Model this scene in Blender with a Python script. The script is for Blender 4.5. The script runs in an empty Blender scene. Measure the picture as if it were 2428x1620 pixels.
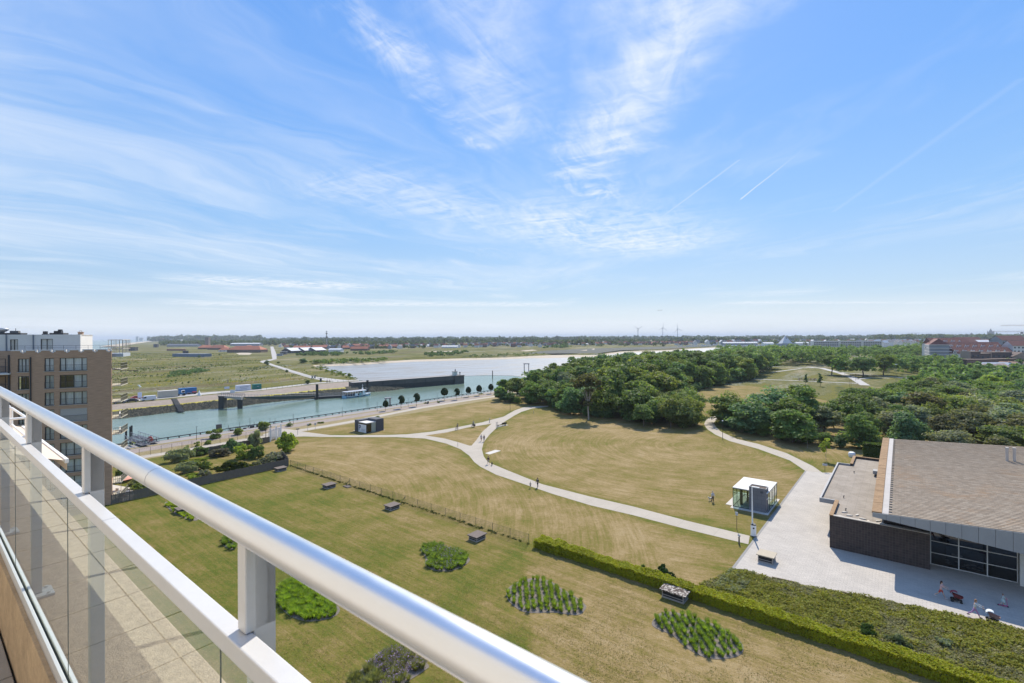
import bpy, bmesh, math, random
import numpy as np
from mathutils import Vector, Matrix, Euler
R = math.radians
rnd = random.Random(7)

# ------------------------------------------------------------------ camera, sky, sun, exposure
sc = bpy.context.scene
COL = sc.collection
HCAM = 27.0            # eye height above the lawn
FPX = 2428 * 17 / 36   # 17 mm lens on full frame
CX, CY = 1214.0, 799.0
ROLL = -0.0045

cd = bpy.data.cameras.new('camera')
cam = bpy.data.objects.new('camera', cd); COL.objects.link(cam)
cd.lens = 17; cd.sensor_width = 36; cd.clip_start = 0.02; cd.clip_end = 90000
cd.shift_y = -(810 - CY) / 2428
cam.matrix_world = Matrix.Translation((0, 0, HCAM)) @ Matrix.Rotation(R(90), 4, 'X') @ Matrix.Rotation(ROLL, 4, 'Z')
cd.dof.use_dof = True; cd.dof.focus_distance = 60; cd.dof.aperture_fstop = 11
sc.camera = cam

SUN_EL, SUN_AZ = 46.0, 17.3          # degrees, azimuth clockwise from +Y
EXPOSURE = 0.38
SKY_STRENGTH = 0.1
SUN_STRENGTH = 4.9

sc.render.engine = 'CYCLES'
sc.cycles.use_denoising = True
sc.cycles.max_bounces = 7
sc.cycles.diffuse_bounces = 3
sc.cycles.glossy_bounces = 3
sc.cycles.transmission_bounces = 5
sc.cycles.transparent_max_bounces = 12
sc.cycles.volume_bounces = 0
sc.cycles.sample_clamp_indirect = 6
sc.cycles.sample_clamp_direct = 30
sc.cycles.caustics_reflective = False
sc.cycles.caustics_refractive = False
sc.view_settings.view_transform = 'Standard'
sc.view_settings.look = 'None'
sc.view_settings.exposure = EXPOSURE
sc.view_settings.gamma = 1
sc.view_settings.use_curve_mapping = False

class NT:
    """tiny node-tree builder"""
    def __init__(s, tree): s.t = tree; s.n = tree.nodes; s.l = tree.links
    def put(s, sock, v):
        if v is None: return
        if hasattr(v, 'is_output') or isinstance(v, bpy.types.NodeSocket): s.l.new(v, sock)
        else:
            if sock.type == 'RGBA' and len(v) == 3: v = (*v, 1)
            sock.default_value = v
    def math(s, op, a, b=None, c=None, clamp=False):
        n = s.n.new('ShaderNodeMath'); n.operation = op; n.use_clamp = clamp
        s.put(n.inputs[0], a); s.put(n.inputs[1], b)
        if c is not None: s.put(n.inputs[2], c)
        return n.outputs[0]
    def add(s, a, b): return s.math('ADD', a, b)
    def sub(s, a, b): return s.math('SUBTRACT', a, b)
    def mul(s, a, b): return s.math('MULTIPLY', a, b)
    def div(s, a, b): return s.math('DIVIDE', a, b)
    def mx(s, a, b): return s.math('MAXIMUM', a, b)
    def mn(s, a, b): return s.math('MINIMUM', a, b)
    def xyz(s, x, y, z=0.0):
        n = s.n.new('ShaderNodeCombineXYZ')
        for i, v in enumerate((x, y, z)): s.put(n.inputs[i], v)
        return n.outputs[0]
    def sep(s, v):
        n = s.n.new('ShaderNodeSeparateXYZ'); s.put(n.inputs[0], v); return n.outputs
    def noise(s, vec, scale, detail=4, rough=.55, dist=0.0, col=False, lac=2.0):
        n = s.n.new('ShaderNodeTexNoise'); s.put(n.inputs['Vector'], vec)
        s.put(n.inputs['Scale'], scale); n.inputs['Detail'].default_value = detail
        n.inputs['Roughness'].default_value = rough; n.inputs['Distortion'].default_value = dist
        n.inputs['Lacunarity'].default_value = lac
        return n.outputs['Color' if col else 'Fac']
    def ramp(s, f, stops, interp='LINEAR'):
        n = s.n.new('ShaderNodeValToRGB'); s.put(n.inputs[0], f); cr = n.color_ramp
        cr.interpolation = interp
        while len(cr.elements) < len(stops): cr.elements.new(.5)
        for e, (p, c) in zip(cr.elements, stops):
            e.position = p
            e.color = (c, c, c, 1) if isinstance(c, (int, float)) else (*c, 1)
        return n.outputs[0]
    def mix(s, f, a, b, mode='MIX'):
        n = s.n.new('ShaderNodeMix'); n.data_type = 'RGBA'; n.blend_type = mode
        s.put(n.inputs[0], f); s.put(n.inputs[6], a); s.put(n.inputs[7], b)
        return n.outputs[2]
    def smooth(s, v, a, b):
        n = s.n.new('ShaderNodeMapRange'); n.interpolation_type = 'SMOOTHSTEP'
        s.put(n.inputs[0], v); n.inputs[1].default_value = a; n.inputs[2].default_value = b
        n.inputs[3].default_value = 0; n.inputs[4].default_value = 1
        return n.outputs[0]
    def lin(s, v, a, b, c=0.0, d=1.0):
        n = s.n.new('ShaderNodeMapRange'); s.put(n.inputs[0], v)
        for i, k in enumerate((a, b, c, d)): n.inputs[i + 1].default_value = k
        return n.outputs[0]
    def vmul(s, v, k):
        n = s.n.new('ShaderNodeVectorMath'); n.operation = 'MULTIPLY'; s.put(n.inputs[0], v)
        n.inputs[1].default_value = k; return n.outputs[0]
    def rot(s, v, ang):
        n = s.n.new('ShaderNodeVectorRotate'); n.rotation_type = 'Z_AXIS'; s.put(n.inputs['Vector'], v)
        n.inputs['Angle'].default_value = ang; return n.outputs[0]
    def segdist(s, u, v, p, q):
        """distance of (u,v) from segment p-q and position along it"""
        dx, dy = q[0] - p[0], q[1] - p[1]; L2 = dx * dx + dy * dy
        a = s.sub(u, p[0]); b = s.sub(v, p[1])
        t = s.div(s.add(s.mul(a, dx), s.mul(b, dy)), L2)
        tc = s.math('MINIMUM', s.math('MAXIMUM', t, 0.0), 1.0)
        ex = s.sub(a, s.mul(tc, dx)); ey = s.sub(b, s.mul(tc, dy))
        return s.math('SQRT', s.add(s.mul(ex, ex), s.mul(ey, ey))), t

world = bpy.data.worlds.new('World'); sc.world = world; world.use_nodes = True
def build_sky():
    t = NT(world.node_tree); t.n.clear()
    sky = t.n.new('ShaderNodeTexSky'); sky.sky_type = 'NISHITA'; sky.sun_disc = False
    sky.sun_elevation = R(SUN_EL); sky.sun_rotation = R(SUN_AZ)
    sky.altitude = 0; sky.air_density = 1.0; sky.dust_density = 0.6; sky.ozone_density = 2.5
    tc = t.n.new('ShaderNodeTexCoord'); d = t.sep(tc.outputs['Generated'])
    dz = t.mx(d[2], 0.012)
    u = t.div(d[0], dz); v = t.div(d[1], dz)          # position on a flat cloud layer of unit height
    uv = t.xyz(u, v)
    front = t.smooth(d[1], 0.0, .25)
    # streaky cirrus, drawn out along the wind (the two sides of the sky drift a little apart)
    wp1 = t.mul(t.sub(t.noise(uv, .55, 4, .5), .5), 1.5); wp2 = t.mul(t.sub(t.noise(t.xyz(v, u), .5, 4, .5), .5), 2.6)
    def streaks(ang, k):
        w = t.rot(t.xyz(t.add(u, wp1), t.add(v, wp2)), R(ang)); a1 = t.noise(t.vmul(w, (.72 * k, .24 * k, 1)), 1.0, 8, .6, .7); a2 = t.noise(t.vmul(w, (2.6 * k, .5 * k, 1)), 1.0, 8, .6, 1.3)
        return t.add(t.mul(a1, .62), t.mul(a2, .38))
    big = t.noise(uv, .2, 3, .5)
    cir = t.mix(t.smooth(u, -.6, 1.0), streaks(30, 1.0), streaks(-12, 1.15))
    cir = t.add(cir, t.mul(t.sub(big, .5), .85))
    side = t.lin(u, -2.5, 2.5, .07, -.06)             # more of it towards the sea on the left
    cir = t.smooth(t.add(cir, side), .40, .86)
    cir = t.mul(cir, .62)
    # fine fibrous texture used inside the thicker wisps
    fib = t.noise(t.vmul(t.rot(uv, R(20)), (5.0, 2.2, 1)), 1.0, 10, .66, 1.4)
    fib2 = t.noise(t.vmul(t.rot(uv, R(-60)), (7.0, 1.6, 1)), 1.0, 8, .6, .8)
    ft = t.add(t.mul(fib, .6), t.mul(fib2, .4))
    wob = t.mul(t.sub(t.noise(uv, 1.9, 7, .62), .5), .62)
    uw = t.add(u, wob); vw = t.add(v, t.mul(wob, 1.3))
    def wisp(p, q, w, lo, hi, gain):
        dist, tt = t.segdist(uw, vw, p, q)
        body = t.smooth(dist, w * 1.15, -.1 * w)
        return t.mul(t.mul(body, t.smooth(ft, lo, hi)), gain)
    m = t.mul(wisp((.64, .2), (.46, 2.55), .34, .24, .70, .95), 1.0)
    for args in (((.36, 2.4), (.55, 3.4), .3, .38, .66, .8),
                 ((-.47, 1.5), (-.16, 2.5), .15, .40, .74, .80),
                 ((-.12, .8), (-.05, 2.4), .30, .30, .76, .66),
                 ((.5, 4.3), (1.4, 5.2), 1.3, .30, .70, .92),
                 ((-.9, 3.3), (.3, 4.6), .9, .32, .72, .62),
                 ((-5.0, 8.5), (-3.4, 9.4), 1.3, .36, .62, 1.0),
                 ((-9.0, 14.0), (0.5, 15.0), 1.8, .34, .62, .9),
                 ((7.0, 14.5), (19.0, 15.5), 1.2, .35, .6, .8)):
        m = t.mx(m, wisp(*args))
    # contrails
    def trail(p, q, w, gain, fade):
        dist, tt = t.segdist(t.add(u, t.mul(wob, .03)), v, p, q)
        a = t.smooth(dist, w, w * .15)
        f = t.lin(tt, 0, 1, 1.0, fade)
        return t.mul(t.mul(a, f), gain)
    for args in (((1.678, 3.54), (1.55, 2.45), .009, .65, .0), ((1.26, 4.11), (1.297, 2.75), .014, .34, .6),
                 ((.97, 4.4), (.93, 3.35), .016, .35, .4), ((1.75, 5.7), (2.0, 4.5), .05, .35, .5),
                 ((2.6, 3.9), (2.0, 1.9), .03, .10, .7)):
        m = t.mx(m, trail(*args))
    m = t.mul(m, front)
    cl = t.math('MINIMUM', t.mx(cir, t.add(m, t.mul(cir, .35))), 1.0)
    # milky band low over the horizon
    low = t.smooth(d[2], .085, .012)
    bands = t.noise(t.xyz(t.mul(d[0], 3.0), t.mul(d[1], 1.2), t.mul(d[2], 60.0)), 1.0, 5, .6, .5)
    cl = t.mx(cl, t.mul(low, t.lin(bands, .3, .7, .45, .8)))
    up = t.smooth(d[2], -.01, .01)
    cl = t.mul(cl, up)
    el = t.ramp(d[2], [(0.0, (.475, .56, .63)), (.07, (.37, .51, .67)), (.22, (.215, .43, .75)), (.40, (.125, .345, .79)), (.62, (.08, .285, .77))])
    sca = t.n.new('ShaderNodeVectorMath'); sca.operation = 'SCALE'; t.put(sca.inputs[0], el); sca.inputs['Scale'].default_value = 10.0
    skyc = t.mix(.24, sca.outputs[0], sky.outputs[0])
    col = t.mix(cl, skyc, (7.3, 7.7, 8.2))
    bg = t.n.new('ShaderNodeBackground'); t.put(bg.inputs[0], col); bg.inputs[1].default_value = SKY_STRENGTH
    out = t.n.new('ShaderNodeOutputWorld'); t.l.new(bg.outputs[0], out.inputs[0])
build_sky()

sl = bpy.data.lights.new('sun', 'SUN'); sun = bpy.data.objects.new('sun', sl); COL.objects.link(sun)
sl.energy = SUN_STRENGTH; sl.angle = R(.53); sl.color = (1, .925, .80)
_a, _e = R(SUN_AZ), R(SUN_EL)
SUNV = Vector((math.sin(_a) * math.cos(_e), math.cos(_a) * math.cos(_e), math.sin(_e)))
sun.rotation_euler = SUNV.to_track_quat('Z', 'Y').to_euler()
sun.location = (0, -40, 80)

# ------------------------------------------------------------------ measuring helpers
def ray(px, py):
    a, b = px - CX, -(py - CY)
    c, s = math.cos(ROLL), math.sin(ROLL)
    return Vector((a * c - b * s, FPX, a * s + b * c))
def G(px, py, z=0.0):
    """point of the horizontal plane z seen at photo pixel (px, py): used to survey the site"""
    d = ray(px, py); t = (z - HCAM) / d.z
    return Vector((d.x * t, d.y * t, z))
def D(px, depth, z=0.0):
    """point at a known depth in the direction of photo column px"""
    return Vector(((px - CX) / FPX * depth, depth, z))
def mpp(depth): return depth / FPX       # metres per photo pixel at that depth
E1 = Vector((.628, .778, 0)); E2 = Vector((.778, -.628, 0))   # the two street directions of the quarter
EROT = math.atan2(-.628, .778)                                  # local x = E2, local y = E1

# ------------------------------------------------------------------ mesh helpers
class MB:
    def __init__(s): s.v = []; s.f = []; s.m = []; s.sm = []
    def poly(s, pts, mi=0, smooth=False):
        b = len(s.v); s.v += [tuple(p) for p in pts]; s.f.append(tuple(range(b, b + len(pts)))); s.m.append(mi); s.sm.append(smooth)
        return s
    def raw(s, vs, fs, mi=0, smooth=False):
        b = len(s.v); s.v += [tuple(p) for p in vs]
        for f in fs: s.f.append(tuple(i + b for i in f)); s.m.append(mi); s.sm.append(smooth)
        return s
    def box(s, x0, x1, y0, y1, z0, z1, mi=0, M=None):
        vs = [Vector(p) for p in ((x0, y0, z0), (x1, y0, z0), (x1, y1, z0), (x0, y1, z0), (x0, y0, z1), (x1, y0, z1), (x1, y1, z1), (x0, y1, z1))]
        if M is not None: vs = [M @ p for p in vs]
        return s.raw(vs, [(0, 3, 2, 1), (4, 5, 6, 7), (0, 1, 5, 4), (1, 2, 6, 5), (2, 3, 7, 6), (3, 0, 4, 7)], mi)
    def prism(s, pts, z0, z1, mi=0, cap=None):
        """pts counter-clockwise"""
        n = len(pts); vs = [(p[0], p[1], z0) for p in pts] + [(p[0], p[1], z1) for p in pts]
        fs = [(i, (i + 1) % n, n + (i + 1) % n, n + i) for i in range(n)]
        s.raw(vs, fs, mi); s.raw(vs[n:], [tuple(range(n))], mi if cap is None else cap)
        s.raw(vs[:n], [tuple(reversed(range(n)))], mi)
        return s
    def tube(s, p, q, r, n=6, r2=None, mi=0, caps=True, smooth=True):
        p, q = Vector(p), Vector(q); r2 = r if r2 is None else r2
        d = (q - p)
        if d.length < 1e-6: return s
        w = d.normalized(); a = w.orthogonal().normalized(); b = w.cross(a)
        vs = []
        for c, rr in ((p, r), (q, r2)):
            for i in range(n):
                t = 2 * math.pi * i / n + math.pi / n
                vs.append(c + a * (rr * math.cos(t)) + b * (rr * math.sin(t)))
        fs = [(i, (i + 1) % n, n + (i + 1) % n, n + i) for i in range(n)]
        s.raw(vs, fs, mi, smooth and n > 4)
        if caps: s.raw(vs, [tuple(reversed(range(n))), tuple(range(n, 2 * n))], mi)
        return s
    def path(s, pts, r, n=6, mi=0):
        for a, b in zip(pts, pts[1:]): s.tube(a, b, r, n, mi=mi)
        return s
    def lathe(s, prof, n=12, mi=0, c=(0, 0, 0), smooth=True):
        vs = []; c = Vector(c)
        for (r, z) in prof:
            for i in range(n):
                t = 2 * math.pi * i / n; vs.append(c + Vector((r * math.cos(t), r * math.sin(t), z)))
        fs = []
        for k in range(len(prof) - 1):
            for i in range(n): fs.append((k * n + i, k * n + (i + 1) % n, (k + 1) * n + (i + 1) % n, (k + 1) * n + i))
        s.raw(vs, fs, mi, smooth)
        s.raw(vs[-n:], [tuple(range(n))], mi); s.raw(vs[:n], [tuple(reversed(range(n)))], mi)
        return s
    def ball(s, c, rx, ry=None, rz=None, seg=8, rings=6, mi=0):
        ry = ry or rx; rz = rz or rx; c = Vector(c); vs = [c + Vector((0, 0, -rz))]
        for k in range(1, rings):
            ph = -math.pi / 2 + math.pi * k / rings
            for i in range(seg):
                t = 2 * math.pi * i / seg
                vs.append(c + Vector((rx * math.cos(ph) * math.cos(t), ry * math.cos(ph) * math.sin(t), rz * math.sin(ph))))
        vs.append(c + Vector((0, 0, rz))); fs = []
        for i in range(seg): fs.append((0, 1 + (i + 1) % seg, 1 + i))
        for k in range(rings - 2):
            for i in range(seg):
                a = 1 + k * seg; fs.append((a + i, a + (i + 1) % seg, a + seg + (i + 1) % seg, a + seg + i))
        a = 1 + (rings - 2) * seg; top = len(vs) - 1
        for i in range(seg): fs.append((a + i, a + (i + 1) % seg, top))
        return s.raw(vs, fs, mi, True)
    def build(s, name, mat, parent=None, loc=None, rz=None, bevel=0, kind=None, label=None):
        me = bpy.data.meshes.new(name)
        me.from_pydata(s.v, [], s.f)
        mats = mat if isinstance(mat, (list, tuple)) else [mat]
        for m in mats: me.materials.append(m)
        if len(mats) > 1: me.polygons.foreach_set('material_index', s.m)
        me.polygons.foreach_set('use_smooth', s.sm)
        me.update()
        o = bpy.data.objects.new(name, me); COL.objects.link(o)
        if parent is not None: o.parent = parent
        if loc is not None: o.location = loc
        if rz is not None: o.rotation_euler = (0, 0, rz)
        if bevel:
            md = o.modifiers.new('bevel', 'BEVEL'); md.width = bevel; md.segments = 2; md.limit_method = 'ANGLE'
        if kind: o['kind'] = kind
        if label: o['label'] = label
        return o

def quads_mesh(name, P, mats, smooth=False, mi=None):
    """P: (n,4,3) array of separate quads"""
    n = len(P); me = bpy.data.meshes.new(name)
    me.vertices.add(n * 4); me.vertices.foreach_set('co', np.ascontiguousarray(P, dtype=np.float32).ravel())
    me.loops.add(n * 4); me.loops.foreach_set('vertex_index', np.arange(n * 4, dtype=np.int32))
    me.polygons.add(n); me.polygons.foreach_set('loop_start', np.arange(0, n * 4, 4, dtype=np.int32))
    me.polygons.foreach_set('loop_total', np.full(n, 4, dtype=np.int32))
    for m in (mats if isinstance(mats, (list, tuple)) else [mats]): me.materials.append(m)
    if mi is not None: me.polygons.foreach_set('material_index', np.asarray(mi, dtype=np.int32))
    me.update(calc_edges=True); me.validate()
    return me

def thing(name, label, cat, loc=(0, 0, 0), rz=0.0, group=None):
    o = bpy.data.objects.new(name, None); COL.objects.link(o); o.empty_display_size = .3
    o.location = loc; o.rotation_euler = (0, 0, rz); o['label'] = label; o['category'] = cat
    if group: o['group'] = group
    return o
def tag(o, label, cat, group=None):
    o['label'] = label; o['category'] = cat
    if group: o['group'] = group
    return o
def struct(o): o['kind'] = 'structure'; return o
KIDS = {}
def dup(root, loc, rz=None, label=None, group=None, scale=None):
    r = root.copy(); COL.objects.link(r); r.location = loc
    if rz is not None: r.rotation_euler = (0, 0, rz)
    if label: r['label'] = label
    if group: r['group'] = group
    if scale is not None: r.scale = scale if isinstance(scale, (tuple, list)) else (scale,) * 3
    for ch in list(root.children):
        c = ch.copy(); COL.objects.link(c); c.parent = r
        for g in list(ch.children):
            d = g.copy(); COL.objects.link(d); d.parent = c
    return r
def obj(name, me, parent=None, loc=None, rz=None):
    o = bpy.data.objects.new(name, me); COL.objects.link(o)
    if parent is not None: o.parent = parent
    if loc is not None: o.location = loc
    if rz is not None: o.rotation_euler = (0, 0, rz)
    return o

# ------------------------------------------------------------------ materials
MATS = {}
def mat(name, color, rough=.7, var=.12, scale=3.0, metal=0.0, bump=0.0, bscale=None, spec=.4, streak=None, emit=None):
    """procedural material: base colour broken up by two scales of noise, optional fine relief"""
    if name in MATS: return MATS[name]
    m = bpy.data.materials.new(name); m.use_nodes = True; t = NT(m.node_tree)
    b = t.n['Principled BSDF']; g = t.n.new('ShaderNodeNewGeometry')
    tc = t.n.new('ShaderNodeTexCoord')
    vec = tc.outputs['Object']
    if streak: vec = t.vmul(vec, streak)
    f = t.add(t.mul(t.noise(vec, scale, 5, .6), .6), t.mul(t.noise(vec, scale * 7.3, 3, .6), .4))
    k = t.lin(f, .3, .7, 1 - var, 1 + var)
    hs = t.n.new('ShaderNodeVectorMath'); hs.operation = 'SCALE'; hs.inputs[0].default_value = color; t.put(hs.inputs['Scale'], k)
    t.put(b.inputs['Base Color'], hs.outputs[0]); b.inputs['Roughness'].default_value = rough
    b.inputs['Metallic'].default_value = metal; b.inputs['Specular IOR Level'].default_value = spec
    if bump:
        bn = t.n.new('ShaderNodeBump'); bn.inputs['Strength'].default_value = 1; bn.inputs['Distance'].default_value = bump
        t.put(bn.inputs['Height'], t.noise(vec, bscale or scale * 5, 4, .6)); t.l.new(bn.outputs[0], b.inputs['Normal'])
    MATS[name] = m; return m
# ------------------------------------------------------------------ ground materials
def base_mat(name):
    m = bpy.data.materials.new(name); m.use_nodes = True; MATS[name] = m
    t = NT(m.node_tree); g = t.n.new('ShaderNodeNewGeometry')
    return m, t, t.n['Principled BSDF'], g.outputs['Position']
def attr(t, name):
    n = t.n.new('ShaderNodeAttribute'); n.attribute_name = name; return n.outputs['Fac']

def lawn_mat():
    m, t, b, P = base_mat('lawn_grass')
    mow, moist = attr(t, 'mow'), attr(t, 'moist')
    n0 = t.noise(P, .045, 4, .55); n1 = t.noise(P, .22, 5, .6); n2 = t.noise(P, 1.6, 5, .65); n3 = t.noise(P, 9, 4, .7)
    ph = t.add(t.mul(mow, 2 * math.pi / 1.9), t.mul(n1, 9.0))
    st = t.math('SINE', ph)
    ph2 = t.add(t.mul(mow, 2 * math.pi / 4.7), t.mul(n0, 14.0))
    st2 = t.math('SINE', ph2)
    along = t.xyz(t.mul(mow, 1.6), t.mul(t.sep(P)[0], .09), t.mul(t.sep(P)[1], .09))
    str1 = t.noise(along, 1.0, 5, .65)
    f = t.add(t.mul(t.sub(n0, .5), 1.1), t.mul(t.sub(n1, .5), 1.1))
    f = t.add(f, t.add(t.add(t.mul(t.sub(n2, .5), .75), t.mul(t.sub(t.noise(P, 4.2, 3, .65), .5), .7)), t.mul(t.sub(n3, .5), .95)))
    f = t.add(f, t.add(t.mul(st, .028), t.mul(st2, .02)))
    str2 = t.noise(t.xyz(t.mul(mow, 4.2), t.mul(t.sep(P)[0], .22), t.mul(t.sep(P)[1], .22)), 1.0, 4, .7)
    f = t.add(f, t.add(t.mul(t.sub(str1, .5), .8), t.mul(t.sub(str2, .5), .8)))
    f = t.add(t.add(f, t.mul(moist, .55)), .37)
    c = t.ramp(f, [(.0, (.315, .236, .122)), (.28, (.250, .181, .078)), (.5, (.188, .146, .046)), (.72, (.142, .128, .026)), (1.0, (.086, .106, .014))])
    k = t.lin(t.add(t.mul(n3, .6), t.mul(t.noise(P, 31, 2, .6), .4)), .3, .7, .58, 1.42)
    sc_ = t.n.new('ShaderNodeVectorMath'); sc_.operation = 'SCALE'; t.put(sc_.inputs[0], c); t.put(sc_.inputs['Scale'], k)
    t.put(b.inputs['Base Color'], sc_.outputs[0]); b.inputs['Roughness'].default_value = .95; b.inputs['Specular IOR Level'].default_value = .1
    bn = t.n.new('ShaderNodeBump'); bn.inputs['Distance'].default_value = .1; bn.inputs['Strength'].default_value = .8
    t.put(bn.inputs['Height'], t.add(n3, t.mul(n2, .6))); t.l.new(bn.outputs[0], b.inputs['Normal'])
    return m
def field_mat():
    m, t, b, P = base_mat('dune_grass')
    q = t.rot(P, R(35)); qs = t.vmul(q, (1, .35, 1))
    n0 = t.noise(qs, .012, 5, .55, .6); n1 = t.noise(qs, .055, 5, .6, .5); n2 = t.noise(P, .5, 5, .65); n3 = t.noise(P, 2.2, 3, .6)
    f = t.add(t.add(t.mul(n0, .5), t.mul(n1, .55)), t.add(t.mul(n2, .28), t.mul(n3, .12)))
    c = t.ramp(t.sub(f, .22), [(.38, (.046, .062, .026)), (.44, (.088, .100, .034)), (.49, (.170, .150, .034)), (.53, (.105, .115, .050)), (.58, (.205, .175, .075)), (.66, (.28, .24, .17))])
    pale = t.smooth(t.noise(qs, .03, 4, .6, 1.0), .52, .62)
    c = t.mix(t.mul(pale, t.smooth(n2, .42, .62)), c, (.26, .25, .20))
    brown = t.smooth(t.noise(t.vmul(q, (1, .2, 1)), .02, 3, .5, .4), .56, .64)
    c = t.mix(t.mul(brown, .55), c, (.12, .088, .055))
    t.put(b.inputs['Base Color'], c); b.inputs['Roughness'].default_value = .95; b.inputs['Specular IOR Level'].default_value = .05
    bn = t.n.new('ShaderNodeBump'); bn.inputs['Distance'].default_value = .6; t.put(bn.inputs['Height'], t.add(n2, t.mul(n3, .4))); t.l.new(bn.outputs[0], b.inputs['Normal'])
    return m
def water_mat():
    m, t, b, P = base_mat('harbour_water')
    q = t.rot(P, R(36))
    w1 = t.noise(t.vmul(q, (.55, .22, 1)), 1.0, 4, .6, .4); w2 = t.noise(t.vmul(q, (2.2, 1.1, 1)), 1.0, 4, .6, .6)
    n0 = t.noise(t.vmul(q, (.06, .012, 1)), 1.0, 4, .6, .8)
    c = t.mix(t.smooth(n0, .35, .65), (.125, .180, .132), (.16, .215, .168))
    t.put(b.inputs['Base Color'], c); b.inputs['Roughness'].default_value = .2; b.inputs['IOR'].default_value = 1.33
    h = t.add(t.mul(w1, .35), t.mul(w2, .12))
    bn = t.n.new('ShaderNodeBump'); bn.inputs['Distance'].default_value = .35; bn.inputs['Strength'].default_value = .6
    t.put(bn.inputs['Height'], h); t.l.new(bn.outputs[0], b.inputs['Normal'])
    return m
def mud_mat():
    m, t, b, P = base_mat('wet_mudflat')
    q = t.rot(P, R(-40)); n0 = t.noise(t.vmul(q, (.02, .06, 1)), 1.0, 6, .6, 1.2); n1 = t.noise(t.vmul(q, (.09, .3, 1)), 1.0, 5, .65, .8)
    f = t.add(t.mul(n0, .65), t.mul(n1, .35))
    t.put(b.inputs['Base Color'], t.ramp(f, [(.32, (.15, .135, .115)), (.44, (.235, .225, .205)), (.6, (.30, .295, .28))]))
    t.put(b.inputs['Roughness'], t.ramp(f, [(.36, .55), (.45, .40), (.55, .30)]))
    bn = t.n.new('ShaderNodeBump'); bn.inputs['Distance'].default_value = .12; bn.inputs['Strength'].default_value = .3
    t.put(bn.inputs['Height'], n1); t.l.new(bn.outputs[0], b.inputs['Normal'])
    return m
def paving_mat(name, c1, c2, bw, bh, ang, mortar, joint=.012, grain=.12):
    """small rectangular pavers in rows, joints darker"""
    m, t, b, P = base_mat(name)
    q = t.rot(P, ang)
    br = t.n.new('ShaderNodeTexBrick'); t.put(br.inputs['Vector'], q); br.inputs['Scale'].default_value = 1
    t.put(br.inputs['Color1'], c1); t.put(br.inputs['Color2'], c2); t.put(br.inputs['Mortar'], mortar)
    br.inputs['Mortar Size'].default_value = joint; br.inputs['Brick Width'].default_value = bw; br.inputs['Row Height'].default_value = bh
    br.inputs['Mortar Smooth'].default_value = .3; br.inputs['Bias'].default_value = 0
    n0 = t.noise(P, .35, 5, .6); n1 = t.noise(P, 6, 4, .65)
    k = t.lin(t.add(t.mul(n0, .6), t.mul(n1, .4)), .3, .7, 1 - grain, 1 + grain)
    s = t.n.new('ShaderNodeVectorMath'); s.operation = 'SCALE'; t.put(s.inputs[0], br.outputs[0]); t.put(s.inputs['Scale'], k)
    t.put(b.inputs['Base Color'], s.outputs[0]); b.inputs['Roughness'].default_value = .85; b.inputs['Specular IOR Level'].default_value = .25
    bn = t.n.new('ShaderNodeBump'); bn.inputs['Distance'].default_value = .012; t.put(bn.inputs['Height'], t.add(t.math('SUBTRACT', 1.0, br.outputs['Fac']), t.mul(n1, .3))); t.l.new(bn.outputs[0], b.inputs['Normal'])
    return m
M_LAWN, M_FIELD, M_WATER, M_MUD = lawn_mat(), field_mat(), water_mat(), mud_mat()
M_PAVE = paving_mat('plaza_pavers', (.445, .405, .355), (.40, .365, .322), .6, .3, -EROT, (.345, .315, .28), .016, .12)
M_PATH = mat('path_concrete', (.40, .365, .315), .85, .10, .5, bump=.01)
M_GRAVEL = mat('pink_gravel', (.27, .222, .19), .95, .22, .5, bump=.03)
M_QUAY = mat('quay_concrete', (.26, .24, .225), .9, .16, .3, bump=.02)
M_ROAD = mat('far_road', (.38, .36, .335), .9, .08, .2)
M_SAND = mat('beach_sand', (.43, .36, .27), .95, .12, .05)
M_RIP = mat('riprap_stone', (.088, .082, .055), .95, .5, .9, bump=.5, bscale=1.6)
M_BERM = mat('berm_stone', (.27, .22, .175), .95, .22, .35, bump=.2, bscale=2)
M_LICH = mat('lichen_band', (.34, .29, .04), .95, .3, .4)
M_DRY = mat('dry_verge', (.235, .185, .085), .95, .25, .6, bump=.03)
M_MARSH = mat('salt_marsh', (.060, .064, .050), .95, .3, .02)
M_SOIL = mat('grey_soil', (.17, .145, .125), .95, .25, 3, bump=.03)

# ------------------------------------------------------------------ water, far shore
MB().poly([(-60000, -500, -3), (60000, -500, -3), (60000, 85000, -3), (-60000, 85000, -3)]).build('water', M_WATER, kind='structure')

def strip(ptsL, ptsR, mb=None, mi=0):
    mb = mb or MB()
    for i in range(len(ptsL) - 1): mb.poly([ptsL[i], ptsL[i + 1], ptsR[i + 1], ptsR[i]], mi)
    return mb
def interp(tab, x):
    for (a, b), (c, d) in zip(tab, tab[1:]):
        if x <= c or (c, d) == tab[-1]: return b + (d - b) * (x - a) / (c - a)
TOPY = [(284, 957.5), (405, 947), (500, 936), (619, 927), (747, 911.5), (851, 903.2)]
YELY = [(284, 974.5), (522, 950.6), (593, 944.7), (745, 928), (868, 917.5)]
WATY = [(284, 993.6), (429, 975.5), (500, 970.5), (565, 964.7), (643, 953.5), (745, 945.5), (840, 934.5), (872, 929)]
cols = [284, 345, 405, 465, 522, 565, 619, 680, 745, 800, 850]
top = [G(x, interp(TOPY, x), 0) for x in cols]; yel = [G(x, interp(YELY, x), -1.55) for x in cols]; wat = [G(x, interp(WATY, x), -3.05) for x in cols]
def ext(L, k):            # straight on behind the neighbouring block
    d = (L[0] - L[2]); return [L[0] + d * k] + L
top, yel, wat = ext(top, 6), ext(yel, 6), ext(wat, 6)
ber = [a.lerp(b, .55) + Vector((0, 0, .25)) for a, b in zip(top, yel)]
strip(wat, yel).build('riprap_slope', M_RIP, kind='structure')
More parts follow.
